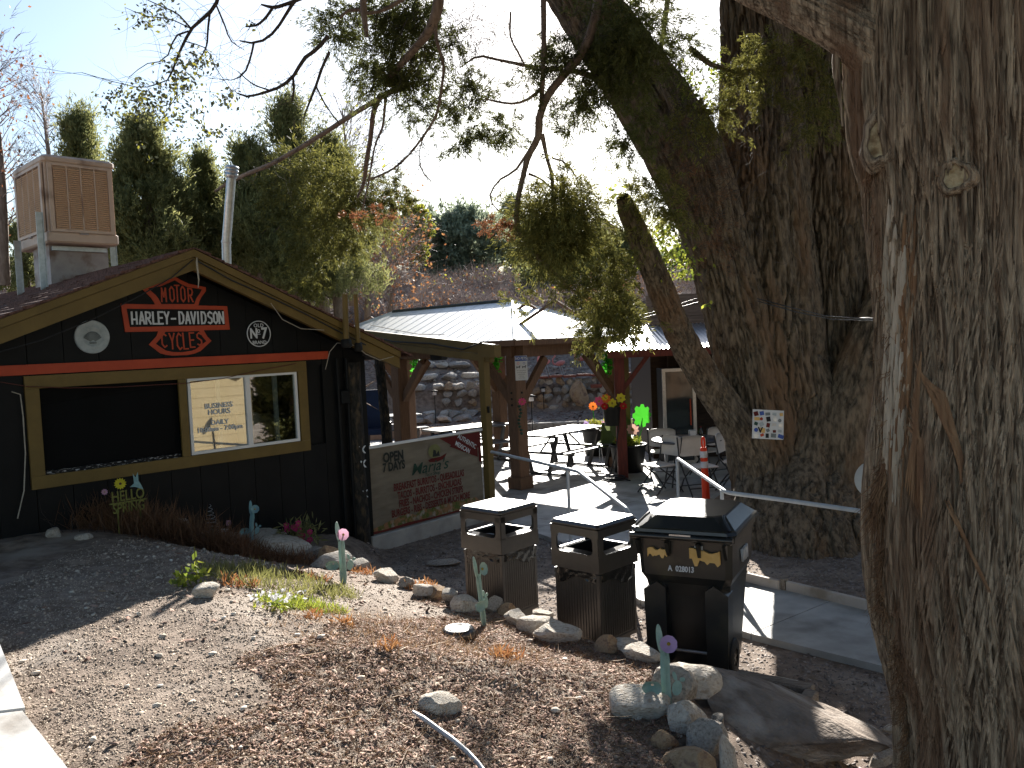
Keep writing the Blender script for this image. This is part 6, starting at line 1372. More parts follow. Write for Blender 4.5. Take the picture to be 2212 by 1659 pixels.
for k_ in range(7): sp.append(([(1975+k_*3, 780+k_*6), (2010+k_*5, 850), (2060+k_*3, 960+k_*5), (2085-k_*2, 1060)], .006, .012))
for k_ in range(9): sp.append(([(1990-k_*4, 760+k_*20), (1975+k_*2, 950), (1950+k_*5, 1080+k_*10)], .007, .014))
for k_ in range(4): sp.append(([(2040+k_*3, 1080), (2100, 1200), (2145+k_*2, 1300)], .005, .010))
strips('peeling_bark', 'barkred', sp)
# frayed fibres along the left outline
Pf = []; Df = []
for k_ in range(900):
    y = rt_.choice([rt_.uniform(1000, 1120), rt_.uniform(1150, 1330), rt_.uniform(1380, 1659), rt_.uniform(350, 1659)]); 
    xe = np.interp(y, [350, 700, 1000, 1120, 1300, 1400, 1528, 1659], [1866, 1911, 1900, 1893, 1896, 1932, 1944, 1952])
    c = skin(xe+rt_.uniform(2, 16), y, .004)
    if c is None: continue
    Pf.append(tuple(c)); Df.append((rt_.uniform(-1, .1), rt_.uniform(-.3, .5), rt_.uniform(-2.2, -.2)))
V, F_, A = twigs(np.array(Pf), np.array(Df), np.array([rt_.uniform(.03, .11) for _ in Pf]), .0016, 4, .5, .1); npobj('bark_fibres', V, F_, 3, 'barkred', jt, attr=A, kind='stuff')
Pf = []; Df = []
for k_ in range(130):
    y = rt_.uniform(1000, 1080); c = skin(1905+rt_.uniform(-4, 10), y, .01)
    if c: Pf.append(tuple(c)); Df.append((-.42+rt_.uniform(-.12, .12), -.1, -1))
if Pf: V, F_, A = twigs(np.array(Pf), np.array(Df), np.array([rt_.uniform(.10, .20) for _ in Pf]), .004, 5, .12); npobj('bark_tuft', V, F_, 3, 'barkred', jt, attr=A, kind='stuff')
# ================================================================== THE BIG MULTI-TRUNK TREE
bt_ = thing('cottonwood', 'massive dark furrowed tree splitting into several leaning trunks beside the walk', 'tree', (3.85, 10.6, 0))
def trunk(name, rows, deps, nseg, n, bark, seed, freq=(5.5, 1.1), ridge=.12, mat='bark'):
    P, Rr = pxpath(rows, deps); V, F_, _, _ = path_tube(P, Rr, nseg, n, bark, freq, seed, ridge); return npobj(name, V, F_, 4, mat, bt_, True)
YB = 10.6
trunk('trunk', [(1740, 1300, 150), (1735, 1210, 122), (1722, 1120, 112), (1705, 1000, 105), (1690, 880, 108), (1672, 760, 104), (1660, 620, 98), (1652, 480, 90), (1648, 340, 86), (1642, 200, 76), (1628, 60, 62), (1612, -80, 52), (1600, -400, 40)], [10.4]+[YB-.1]*11+[11], 280, 520, .075, 3, (11, 2.4))
trunk('trunk', [(1790, 1280, 130), (1785, 1200, 112), (1780, 1100, 105), (1778, 1000, 98), (1785, 880, 92), (1790, 760, 84), (1792, 620, 80), (1792, 480, 84), (1790, 340, 84), (1784, 200, 78), (1775, 60, 70), (1770, -100, 60), (1760, -400, 45)], [10.6]+[YB+.15]*11+[11], 280, 520, .075, 14, (11, 2.4))
trunk('trunk', [(1720, 1240, 110), (1690, 1120, 95), (1665, 1000, 85), (1640, 880, 76), (1612, 760, 70), (1583, 640, 68), (1552, 533, 66), (1520, 430, 70), (1475, 330, 76), (1415, 230, 72), (1350, 130, 66), (1285, 40, 62), (1220, -60, 56), (1120, -240, 48)], [10.2]+[10.25]*12+[10.6], 220, 520, .06, 25, (12, 2.6))
trunk('trunk', [(1700, 1230, 80), (1684, 1150, 60), (1668, 1070, 48), (1642, 1000, 42), (1603, 935, 38), (1560, 870, 35), (1518, 808, 32), (1480, 745, 29), (1450, 680, 27), (1422, 610, 26), (1397, 550, 24), (1371, 490, 21), (1351, 440, 16), (1345, 425, 11)], [10.1, 10.1, 10.05, 10.0, 9.95, 9.9, 9.75, 9.5, 9.25, 9.0, 8.8, 8.65, 8.55, 8.5], 110, 340, .028, 36, (16, 3.0), .06)
trunk('trunk', [(1790, 1230, 90), (1800, 1100, 76), (1812, 1000, 66), (1830, 900, 58), (1858, 800, 50), (1890, 710, 44), (1925, 630, 38), (1970, 540, 34), (2010, 420, 30), (2045, 250, 26), (2075, 0, 22), (2100, -320, 14)], 10.0, 80, 300, .04, 47)
for k_, (x, yy_) in enumerate(((1640, 9.5), (1690, 9.15), (1745, 9.0), (1800, 9.0), (1850, 9.2), (1885, 9.6))):
    e_ = at(x, 1200, yy_); X0 = at(1735+(x-1735)*.75, 900, 10.4).x; yb_ = 9.98+abs(x-1745)*.0028; P = [Vector((X0, yb_+.35, 2.3)), Vector((X0, yb_+.06, 1.4)), Vector((X0+(e_.x-X0)*.35, yb_-.08, .8)), Vector((X0+(e_.x-X0)*.8, (yb_+yy_)/2-.05, .3)), Vector((e_.x+(x-1735)*.001, yy_-.1, -.25))]
    V, F_, _, _ = path_tube(P, [.12, .24, .28, .27, .18], 90, 160, .05, (11, 2.2), 50+k_, .15); npobj('root', V, F_, 4, 'bark', bt_, True)
# torn stub and limbs higher up
def limbs(rows, dep, mat='limb', nseg=10, bark=.004, nm='branch', parent=bt_, seed=1):
    P, Rr = pxpath(rows, dep); Rr = [q*(.62 if parent is not jt else 1) for q in Rr]; V, F_, Q_, r_ = path_tube(P, Rr, nseg, 0, bark, (30, 4), seed, .1); npobj(nm, V, F_, 4, mat, parent, True); return Q_, r_
C1 = lambda x, y, r_: (177+x*.32, y*.32, r_); C2 = lambda x, y, r_: (796+x*.4267, y*.4267, r_); C3 = lambda x, y, r_: (1327+x*.4266, y*.4266, r_)
twigsrc = []
def br(rows, dep, **k): Q_, r_ = limbs(rows, dep, **k); twigsrc.append((Q_, r_)); return Q_
hj = thing('hanging_juniper', 'juniper boughs hanging into view from overhead with dense dark foliage clumps', 'tree', at(1330, 20, 8.5))
D8 = 8.2
br([C2(1170, -60, 17), C2(1150, 80, 16), C2(1090, 250, 15), C2(990, 380, 14), C2(900, 500, 13), C2(865, 600, 13), C2(860, 690, 12), C2(810, 790, 10), C2(780, 900, 9), C2(758, 1010, 9), C2(750, 1130, 9), C2(795, 1230, 8), C2(880, 1320, 8), C2(960, 1390, 8), C2(1010, 1450, 5), C2(1100, 1520, 4)], D8, parent=hj, seed=1)
br([C2(885, -60, 10), C2(888, 150, 9), C2(885, 320, 9), C2(878, 480, 8), C2(872, 590, 9)], D8, parent=hj, seed=2)
br([C2(1160, 395, 10), C2(1000, 350, 9), C2(880, 350, 8), C2(760, 325, 6), C2(640, 300, 4), C2(555, 285, 3.5), C2(500, 315, 2.5), C2(460, 345, 1.5)], D8+.2, parent=hj, seed=3)
br([C2(880, 440, 7), C2(820, 495, 5), C2(740, 525, 4), C2(650, 515, 4), C2(590, 500, 3)], D8, parent=hj, seed=4)
br([C2(878, 680, 8), C2(905, 800, 6), C2(930, 900, 6), C2(935, 980, 5), C2(950, 1060, 3)], D8, parent=hj, seed=5)
br([C2(858, 700, 6), C2(800, 780, 5), C2(745, 860, 4), C2(660, 915, 3), C2(615, 1000, 3), C2(640, 1050, 2), C2(700, 1090, 1.5)], D8, parent=hj, seed=6)
br([C2(930, 800, 3), C2(990, 820, 2.5), C2(1040, 880, 2), C2(1060, 920, 1.5)], D8, parent=hj, seed=7)
br([C2(810, 880, 4), C2(870, 905, 3), C2(930, 960, 2), C2(980, 1010, 1.5)], D8, parent=hj, seed=8)
br([C2(720, 60, 3), C2(720, 190, 3), C2(760, 270, 3), C2(790, 330, 3)], D8, parent=hj, seed=9)
br([C2(360, -80, 20), C2(345, 60, 18), C2(310, 150, 16), C2(240, 240, 13), C2(160, 330, 12), C2(90, 420, 11), C1(2180, 560, 10), C1(2030, 650, 9), C1(1800, 790, 8.5), C1(1600, 920, 8), C1(1400, 1040, 7.5), C1(1250, 1120, 7), C1(1100, 1180, 7), C1(980, 1240, 6), C1(900, 1290, 4)], [7.6, 7.6, 7.7, 7.9, 8.1, 8.4, 8.8, 9.3, 9.8, 10.3, 10.8, 11.2, 11.5, 11.8, 12.0], parent=hj, seed=10)
br([C1(2010, 650, 9), C1(1970, 760, 9), C1(1945, 950, 8), C1(1920, 1100, 8), C1(1895, 1260, 6), C1(1860, 1330, 4)], [9.3, 9.8, 10.4, 11, 11.4, 11.6], parent=hj, seed=11)
br([C1(1900, -60, 12), C1(1900, 60, 11), C1(1915, 180, 9), C1(1925, 250, 5)], 7.6, parent=hj, seed=12)
br([C1(2200, -30, 8), C1(2050, 60, 7), C1(1950, 90, 6), C1(1820, 60, 6), C1(1740, 120, 4)], 7.7, parent=hj, seed=13)
br([C2(345, 60, 6), C2(340, 180, 6), C2(380, 330, 5), C2(370, 450, 5), C2(340, 590, 4.5), C2(270, 700, 4), C2(200, 790, 3), C2(100, 870, 3), C2(10, 905, 2.5)], 7.9, parent=hj, seed=14)
br([C2(340, 600, 2.5), C2(262, 740, 2), C2(275, 870, 1.5), C2(320, 920, 1)], 7.9, parent=hj, seed=15)
br([C1(2050, 660, 5), C1(2030, 850, 4), C1(1980, 980, 3), C1(1940, 1200, 3), C1(1880, 1480, 2)], [9.3, 9.8, 10.4, 11, 11.4], parent=hj, seed=16)
br([C1(1950, 1210, 4), C1(2080, 1150, 3), C1(2200, 1050, 3)], 11, parent=hj, seed=17)
br([C3(0, 500, 7), C3(120, 720, 7), C3(250, 930, 8), C3(280, 1000, 7), C3(285, 1120, 5), C3(270, 1200, 3)], 9.0, parent=bt_, seed=18)
br([C3(270, 0, 9), C3(250, 150, 8), C3(230, 350, 7), C3(300, 600, 5), C3(320, 700, 3)], 9.2, parent=bt_, seed=19)
br([C3(380, 240, 9), C3(500, 330, 9), C3(600, 350, 8), C3(760, 350, 6), C3(900, 350, 5), C3(1010, 345, 3)], 8.6, parent=bt_, seed=20)
br([C3(1130, 180, 6), C3(1122, 330, 7), C3(1135, 450, 6), C3(1150, 560, 4), C3(1155, 640, 2)], 3.0, parent=jt, nm='limb', seed=22, mat='fgbark')
# bare dangling twigs off every limb
Pt, Dt, Lt = [], [], []
for (Q_, r_) in twigsrc[:20]:
    for i_ in range(2, len(Q_)-1):
        for _ in range(2):
            if rng.random() < .55: Pt.append(Q_[i_]+rng.normal(0, .01, 3)); d = rng.normal(0, 1, 3); d[2] -= .7; Dt.append(d); Lt.append(rng.uniform(.15, .6))
V, F_, A = twigs(np.array(Pt), np.array(Dt), np.array(Lt), .004, 6, .28, .05); npobj('twigs', V, F_, 3, 'twig', hj, attr=A, kind='stuff')
Pt = []; 
for (x, y, rx, ry, n_) in ((930, 60, 120, 90, 200), (1220, 150, 110, 150, 200), (1560, 380, 120, 200, 260), (1100, 150, 120, 90, 90), (1010, 60, 90, 70, 220), (1060, 330, 60, 60, 40), (900, 330, 60, 80, 60), (1500, 230, 80, 160, 160), (1680, 230, 110, 120, 150)):
    for _ in range(n_): Pt.append(tuple(at(x+rng.normal(0, rx*.5), y+rng.normal(0, ry*.5), 8.4+rng.normal(0, .3))))
Dt = rng.normal(0, 1, (len(Pt), 3)); Dt[:, 2] -= .6
V, F_, A = twigs(np.array(Pt), Dt, rng.uniform(.2, .7, len(Pt)), .0028, 7, .3, .04); npobj('twigs', V, F_, 3, 'twig', hj, attr=A, kind='stuff')
# foliage clumps
def sprays(origins, dirs, lens, per, ln, w, k=4, jit=.45, droop=.25):
    """feathery sprays: stems that curve outward and down, set with small scale-leaf blades along their length"""
    n = len(origins); t_ = np.linspace(.18, 1, per)[None, :, None]
    D = dirs/np.linalg.norm(dirs, axis=1)[:, None]; L_ = lens[:, None, None]
    side = np.cross(D, rng.normal(0, 1, D.shape)); side /= np.linalg.norm(side, axis=1)[:, None]
    P = origins[:, None]+D[:, None]*L_*t_+np.array([0, 0, -droop])*L_*t_**2+side[:, None]*L_*.18*np.sin(t_*3)+rng.normal(0, 1, (n, per, 3))*L_*.10*t_
    DD = np.repeat(D[:, None], per, 1)+np.array([0, 0, -droop])*1.2*t_
    return blades(P.reshape(-1, 3), DD.reshape(-1, 3), ln, w, k, jit)
def clumps(name, lst, dep, mat, parent, dens=1.0, ln=.085, w=.012, kind='stuff', droop=.5):
    parts = []
    for c in lst:
        x, y, rx, ry = c[:4]; dn_ = c[4] if len(c) > 4 else 1; Y = dep+rng.normal(0, .12); k_ = Y/F; ctr = np.array(at(x, y, Y)); a_ = rx*ry
        n_ = max(5, int(a_*.024*dens*dn_)); rr3 = np.array([rx*k_, min(rx, ry)*k_*1.1, ry*k_])
        O = ctr+rng.normal(0, .45, (n_, 3))*rr3; D = rng.normal(0, 1, (n_, 3))+(O-ctr)/rr3*.9; L_ = rng.uniform(.45, 1.1, n_)*min(rx, ry)*k_*.85+.05
        parts.append(sprays(O, D, L_, 9, ln*.62, w*.8, 5, .55, droop*.7))
    V, F_, A = join(parts); return npobj(name, V, F_, 3, mat, parent, attr=A, kind=kind)
dark = [(740, 40, 55, 45), (720, 75, 30, 30), (865, 110, 75, 70, 1.2), (860, 180, 50, 40), (800, 150, 45, 40), (900, 30, 60, 40), (870, 60, 50, 40), (894, 170, 45, 40), (955, 90, 30, 60, .6), (1013, 192, 40, 44, 1.2), (980, 230, 30, 30), (1035, 290, 55, 26), (1000, 310, 30, 18), (1095, 285, 35, 28), (1150, 165, 34, 34, .8),
        (1205, 140, 32, 34), (1222, 277, 22, 20), (1278, 205, 66, 40, 1.2), (1240, 230, 30, 22), (1330, 75, 90, 70, 1.1), (1400, 60, 60, 60, 1.0), (1360, 165, 60, 50, .9), (1350, 307, 50, 32), (1400, 260, 30, 40, .6), (1190, 110, 40, 40, .6), (895, 240, 26, 30, .6), (930, 250, 28, 24, .6), (1480, 120, 40, 50, .7), (1300, 130, 50, 50), (830, 20, 60, 30)]
clumps('foliage', dark, 8.3, 'juniper', hj, 1.25, .075, .010)
clumps('foliage', [(1205, 470, 84, 84, 1.6), (1205, 450, 60, 60, 1.6), (1180, 510, 55, 45), (1240, 500, 50, 45), (1210, 520, 60, 40)], 8.2, 'juniper_near', hj, 1.0, .09, .010, droop=.9)
clumps('foliage', [(1330, 546, 34, 40), (1265, 626, 55, 40, 1.2), (1308, 683, 62, 45, 1.3), (1345, 600, 34, 46), (1290, 735, 46, 28), (1365, 712, 38, 24), (1340, 690, 50, 34), (1120, 640, 24, 26, .5), (1140, 690, 22, 24, .4), (1310, 640, 50, 50)], 7.9, 'juniper_near', hj, 1.15, .07, .010)
clumps('foliage', [(645, 370, 70, 55), (725, 395, 80, 65, 1.2), (760, 455, 62, 60), (700, 490, 66, 55, 1.2), (665, 545, 45, 45), (660, 605, 24, 48), (680, 640, 18, 30), (855, 425, 34, 30), (850, 390, 20, 20), (600, 400, 40, 30), (800, 440, 40, 40), (735, 530, 40, 30), (870, 450, 25, 16)], 15.2, 'juniper_near', hj, 1.05, .13, .018)
clumps('foliage', [(1711, 110, 80, 36), (1755, 256, 50, 44), (1655, 222, 38, 28), (1557, 245, 38, 50), (1391, 440, 42, 38), (1450, 470, 40, 30), (1370, 420, 34, 28), (1600, 160, 40, 40), (1640, 120, 50, 40), (1780, 190, 40, 40), (1440, 420, 40, 60), (1500, 280, 40, 60), (1860, 150, 30, 30)], 8.4, 'juniper_near', bt_, .9, .075, .010)
clumps('foliage', [(1900, 560, 30, 90), (1890, 450, 22, 60)], 16, 'leaf_lime', bt_, .6, .14, .05)
clumps('dead_foliage', [(1062, 482, 34, 14), (1105, 478, 28, 16), (1085, 500, 24, 10), (760, 470, 20, 16, .5), (1290, 660, 24, 18, .4), (820, 460, 20, 12)], 8.1, 'rust', hj, 1.0, .06, .008)
clumps('dead_foliage', [(820, 460, 20, 12), (760, 470, 20, 14, .6)], 15, 'rust', hj, .8, .11, .015)
clumps('dead_foliage', [(1500, 410, 50, 70, .7), (1540, 500, 30, 70, .6), (1470, 300, 40, 40, .5)], 9.4, 'deadweed', bt_, .7, .12, .006)
# bright leaves about the broken leaning trunk
def leafy(name, lst, dep, size, mat, parent, dens=.1):
    parts = []
    for (x, y, rx, ry) in lst:
        n_ = max(6, int(rx*ry*dens)); Y = dep+rng.normal(0, .2, n_); P = np.array([tuple(at(x+rng.normal(0, rx*.5), y+rng.normal(0, ry*.5), yy)) for yy in Y]); parts.append(leaves(P, size, .55, .5))
    V, F_, A = join(parts); npobj(name, V, F_, 3, mat, parent, attr=A, kind='stuff')
leafy('leaves', [(1340, 415, 26, 20), (1420, 500, 40, 40), (1460, 560, 50, 40), (1520, 250, 30, 70), (1490, 180, 22, 40), (1440, 540, 26, 30), (1480, 590, 30, 20), (1550, 150, 20, 30), (1380, 560, 20, 20), (1530, 660, 16, 6), (1450, 480, 30, 40)], 9.0, .055, 'leaf_lime', bt_, .12)
# crowns above the frame, out of view, added to dim the skylight below
def overhead(parent, c, r, n, mat, ln, w, nm='crown'):
    P, d = blob_points(c, r, n, .45); el_ = 2.75+.47*np.maximum(P[:, 1], 0)-.0
    k_ = (P[:, 2] > el_+.5); P, d = P[k_], d[k_]; V, F_, A = blades(P, d*.6+[0, 0, -.3], ln, w, 4, .6); npobj(nm, V, F_, 3, mat, parent, attr=A, kind='stuff')
overhead(jt, (2.2, 1.2, 7.6), (4.6, 4.8, 2.6), 7000, 'juniper', .34, .10)
overhead(bt_, (3.4, 8.5, 11.0), (6.0, 5.0, 3.2), 9000, 'juniper', .36, .11)
# ================================================================== YELLOWING BRANCHES OVER THE ROOF (top left)
el = thing('elm_branches', 'dark crooked elm branches with sparse yellow leaves hanging over the snack bar', 'tree', at(620, -100, 7))
tw0 = len(twigsrc); D7 = 7.0
for k_, rows in enumerate(([C1(930, -60, 7), C1(900, 40, 6.5), C1(800, 140, 6), C1(735, 200, 5.5), C1(690, 290, 5), C1(650, 370, 4), C1(615, 470, 3.5), C1(575, 545, 2)], [C1(1470, -30, 7), C1(1420, 30, 6), C1(1370, 110, 5.5), C1(1310, 200, 5), C1(1240, 265, 4.5), C1(1150, 290, 4), C1(1065, 275, 2.5)],
                           [C1(1660, 240, 7), C1(1600, 320, 7), C1(1500, 395, 6.5), C1(1430, 510, 6), C1(1340, 585, 5.5), C1(1270, 612, 5), C1(1180, 640, 4), C1(1120, 652, 4), C1(1045, 628, 2)], [C1(1670, 350, 5), C1(1620, 460, 5), C1(1580, 580, 4.5), C1(1540, 680, 4), C1(1495, 800, 2)],
                           [C1(1480, -10, 7), C1(1400, 20, 6), C1(1290, 50, 6), C1(1210, 30, 3)], [C1(1290, 50, 5), C1(1240, 120, 5), C1(1180, 170, 4), C1(1105, 180, 2.5)], [C1(1160, 290, 4), C1(1135, 400, 3.5), C1(1090, 500, 3), C1(1050, 530, 2), C1(880, 530, 1)],
                           [C1(865, 80, 4), C1(850, 200, 3.5), C1(840, 320, 2.5), C1(780, 420, 1.5)], [C1(905, 30, 3), C1(960, 160, 3), C1(1010, 280, 2), C1(1100, 340, 1)], [C1(730, 185, 3), C1(640, 90, 2.5), C1(530, 40, 2), C1(400, -20, 1)],
                           [C1(720, 210, 3), C1(615, 260, 3), C1(600, 340, 2.5), C1(540, 410, 2), C1(440, 430, 1.5), C1(320, 520, 1)], [C1(1580, 580, 3), C1(1640, 700, 2.5), C1(1740, 840, 2)], [C1(1425, 520, 4), C1(1430, 600, 4), C1(1420, 680, 3)], [C1(1270, 610, 3), C1(1160, 570, 2.5), C1(1050, 480, 1.5)],
                           [C1(580, 540, 2), C1(420, 590, 1.5), C1(250, 560, 1.2), C1(0, 490, 1)], [C1(700, 280, 2), C1(840, 330, 1.8), C1(900, 450, 1.3), C1(1000, 600, 1)], [C1(730, 190, 2), C1(600, 130, 1.8), C1(440, 110, 1.5), C1(290, 50, 1)], [C1(620, 450, 1.8), C1(640, 640, 1.3), C1(560, 760, 1)])):
    br(rows, D7, mat='twig', nseg=7, bark=.001, parent=el, seed=60+k_)
Pt, Dt, Lt = [], [], []
for (Q_, r_) in twigsrc[tw0:]:
    for i_ in range(1, len(Q_)):
        for _ in range(3):
            if rng.random() < .5: Pt.append(Q_[i_]); d = rng.normal(0, 1, 3); d[0] -= .5; d[2] -= .3; d[1] *= .5; Dt.append(d); Lt.append(rng.uniform(.15, .65))
Pt = np.array(Pt); Dt = np.array(Dt); Lt = np.array(Lt)
V, F_, A = twigs(Pt, Dt, Lt, .0022, 7, .22, .02); npobj('twigs', V, F_, 3, 'twig', el, attr=A, kind='stuff')
leafy('leaves', [(260, 205, 50, 26), (310, 200, 60, 30), (380, 190, 50, 30), (345, 230, 60, 26), (420, 250, 40, 26), (450, 285, 46, 18), (370, 260, 40, 20), (480, 215, 40, 24), (500, 200, 20, 14), (240, 235, 26, 20), (400, 150, 60, 40), (430, 130, 40, 30), (545, 45, 14, 14), (355, 8, 20, 10), (330, 40, 60, 30), (400, 300, 40, 16), (305, 310, 16, 10), (330, 345, 14, 10), (300, 240, 40, 30), (470, 290, 30, 14)], 7.0, .042, 'elm_leaf', el, .075)
overhead(el, (-4.0, .5, 7.8), (4.5, 4.5, 2.4), 6500, 'elm_leaf', .26, .12)  # unseen elm crown, added to cut the light from the sky
V, F_, _, _ = path_tube([(-6.6, -.6, .5), (-6.4, -.5, 3), (-5.6, 0, 5.2), (-4.6, .4, 7.5)], [.30, .26, .2, .1], 40, 80, .03, (12, 2.6), 71); npobj('trunk', V, F_, 4, 'bark', el, True)
# ================================================================== TREES AND BRUSH BEHIND
def crown_tree(name, label, x, ybase, ytop, wpx, Y, mat, n, ln, w, shape='cone', group=None, lobes=9, tr=True, cat='tree', gap=.5):
    b = at(x, ybase, Y); zt_ = at(x, ytop, Y).z; zg = float(G(np.array([b.x]), np.array([Y]), False)[0]); b = Vector((b.x, Y, min(zg, b.z))); Rr = wpx*Y/F/2; Ht = zt_-b.z
    t = thing(name, label, cat, b, group); parts = []
    zl0 = at(x, ybase, Y).z
    zl0 = at(x, ybase, Y).z; hh = zt_-zl0; npl = lobes*5; u_ = rng.uniform(0, 1, npl)**1.15; u_[:4] = (.93, .88, .84, .8)
    ph = rng.uniform(0, 6.28, 4); az = rng.uniform(0, 6.28, npl)
    prof = ((1-u_)**.8*.95+.05) if shape == 'cone' else np.sin(np.pi*(.10+.84*u_))**.6
    prof = prof*(.74+.34*np.sin(az*2+ph[0]+u_*9)+.26*np.sin(az*3+ph[1]-u_*14))
    rad = prof*Rr*rng.uniform(.35, 1.05, npl)**.6
    O = np.stack([b.x+np.cos(az)*rad, Y+np.sin(az)*rad, zl0+hh*u_*.93], 1)
    up = 1.3 if shape == 'cone' else .5
    pl_h = (.13*hh if shape == 'cone' else .30*Rr)*rng.uniform(.6, 1.3, npl)
    for s in range(npl):
        m_ = max(4, int(n/npl/6)); D = rng.normal(0, .55, (m_, 3))+[math.cos(az[s])*.35, math.sin(az[s])*.35, up]
        parts.append(sprays(O[s]+rng.normal(0, .10*Rr, (m_, 3)), D, rng.uniform(.5, 1.2, m_)*pl_h[s], 7, ln*.75, w, 3, .5, -.1))
    V, F_, A = join(parts); npobj('crown', V, F_, 3, mat, t, attr=A)
    if tr:
        V, F_, _, _ = path_tube([b-ZV*.2, b+Vector((Rr*.1, 0, Ht*.4)), b+Vector((-Rr*.05, 0, Ht*.9))], [max(.08, Rr*.13), Rr*.09+.03, .03], 12, 24, .02, (8, 2), int(x)); npobj('trunk', V, F_, 4, 'limb', t, True)
        P0_ = np.array([[b.x+Rr*.05, Y, b.z+Ht*q] for q in rng.uniform(.15, .8, 26)]); D = rng.normal(0, 1, (26, 3)); D[:, 2] = np.abs(D[:, 2])*.8; V, F_, A = twigs(P0_, D, rng.uniform(.5, 1.0, 26)*Rr, Rr*.03+.01, 5, .2); npobj('limbs', V, F_, 3, 'limb', t, attr=A, kind='stuff')
    return t
grp = 'junipers behind the snack bar'
for a in (('slim juniper rising beside the evaporative cooler', 190, 570, 238, 130, 17, 20000), ('broad juniper directly right of the evaporative cooler', 325, 590, 275, 240, 16, 38000), ('short pointed juniper left of the flue pipe', 450, 590, 335, 140, 17.5, 18000), ('juniper with several tops right of the flue pipe', 560, 610, 308, 200, 17, 30000), ('tallest juniper spire over the right roof slope', 636, 640, 222, 180, 18, 26000),
          ('broad low juniper between cooler and the ridge of the roof', 265, 600, 395, 220, 18.5, 18000), ('dense juniper mass just left of the flue base', 478, 610, 415, 220, 19, 18000), ('dense juniper mass just right of the flue base', 590, 620, 390, 240, 19.5, 20000), ('wide juniper below the tall spire', 690, 650, 370, 230, 20, 20000),
          ('bushy juniper above the right rake of the roof', 720, 640, 300, 210, 18.5, 28000), ('small dark juniper hidden low behind the cooler', 60, 640, 480, 120, 20, 10000), ('low juniper filling the gap between cooler and ridge', 395, 600, 400, 220, 19, 20000)):
    crown_tree('juniper_tree', a[0], a[1], a[2], a[3], a[4], a[5], 'juniper_bg', int(a[6]*.5), .11, .020, 'cone', grp, 16)
far = [(1000, 595, 458, 190, 62, 'round', 'large round juniper on the hill crest above the shelter roof'), (940, 590, 492, 110, 66, 'round', 'grey-green juniper left of the large hill juniper'), (1065, 570, 478, 100, 74, 'round', 'hill juniper just right of the large round one'), (1150, 600, 482, 120, 60, 'round', 'hill juniper behind the hanging green ball of foliage'),
       (1110, 560, 440, 70, 80, 'cone', 'small pointed juniper on the skyline'), (1250, 640, 500, 170, 46, 'round', 'juniper clump behind the hanging foliage at the roof apex'), (1330, 650, 520, 130, 50, 'round', 'juniper on the hill left of the broken trunk'), (1400, 640, 560, 90, 55, 'round', 'low juniper seen past the broken trunk'), (885, 560, 480, 90, 58, 'round', 'dusty green juniper at the left end of the skyline gap'),
       (1490, 640, 540, 120, 48, 'round', 'juniper seen between the leaning trunks'), (830, 560, 470, 110, 60, 'round', 'hill juniper behind the orange brush'), (1200, 640, 560, 120, 40, 'round', 'dark juniper low on the slope above the roof hip')]
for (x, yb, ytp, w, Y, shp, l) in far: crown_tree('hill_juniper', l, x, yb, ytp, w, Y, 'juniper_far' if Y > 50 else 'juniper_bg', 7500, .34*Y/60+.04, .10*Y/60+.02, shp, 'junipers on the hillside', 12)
crown_tree('leafy_bush', 'pale yellow-green bush at the left of the skyline gap', 895, 560, 435, 90, 40, 'leaf', 2600, .16, .08, 'round', None, 9, cat='bush'); crown_tree('leafy_bush', 'lime green leafy bush glimpsed behind the flue', 545, 600, 500, 120, 21, 'leaf_lime', 1500, .09, .05, 'round', None, 8, cat='bush')
crown_tree('leafy_bush', 'green sunlit bush seen between the two great trunks', 1885, 640, 440, 90, 30, 'leaf', 3000, .14, .06, 'round', None, 9, cat='bush')
# bare tree with orange leaves at the left edge
def bare_tree(label, x, yb, yt, w, Y, nleaf, mat='orange_leaf', nb=60):
    b = at(x, yb, Y); zt_ = at(x, yt, Y).z; h = zt_-b.z; Rr = w*Y/F/2; t = thing('bare_tree', label, 'tree', b)
    V, F_, _, _ = path_tube([b-ZV*.5, b+Vector((.1, 0, h*.4)), b+Vector((0, 0, h*.95))], [.11, .07, .012], 8, 24, .01, (8, 2), 5); npobj('trunk', V, F_, 4, 'limb', t, True)
    q = rng.uniform(.1, .9, nb); P = np.stack([b.x+.05+0*q, Y+0*q, b.z+h*q], 1); D = rng.normal(0, .8, (nb, 3)); D[:, 2] = 1.0; V1 = twigs(P, D, Rr*1.3*(1.1-q*.5), .014, 6, .15)
    q2 = rng.integers(0, nb, nb*14); tt = rng.uniform(.3, 1, nb*14)[:, None]; P2 = P[q2]+D[q2]/np.linalg.norm(D[q2], axis=1)[:, None]*tt*(Rr*1.1); D2 = D[q2]+rng.normal(0, .7, (nb*14, 3)); V2 = twigs(P2, D2, rng.uniform(.2, .6, nb*14)*Rr*.7, .006, 5, .2)
    V, F_, A = join([V1, V2]); npobj('branches', V, F_, 3, 'shrubtwig', t, attr=A)
    P3 = P2[rng.integers(0, len(P2), nleaf)]+rng.normal(0, Rr*.2, (nleaf, 3)); V, F_, A = leaves(P3, .07*Y/16, .6); npobj('leaves', V, F_, 3, mat, t, attr=A)
bare_tree('bare tree with orange leaves at the left edge of the sky', 5, 560, 60, 200, 16, 700, 'rust'); bare_tree('faint leafless tree rising behind the cooler', 110, 500, 170, 200, 24, 60); bare_tree('bare grey tree showing right of the tall spire juniper', 760, 620, 215, 240, 22, 260, 'leaf', 80)
bare_tree('orange-leaved small tree above the left end of the shelter roof', 840, 700, 470, 260, 24, 1100, 'orange_leaf', 90); bare_tree('leafless thicket tree over the mustard pipes', 790, 700, 500, 220, 22, 260, 'rust', 80)
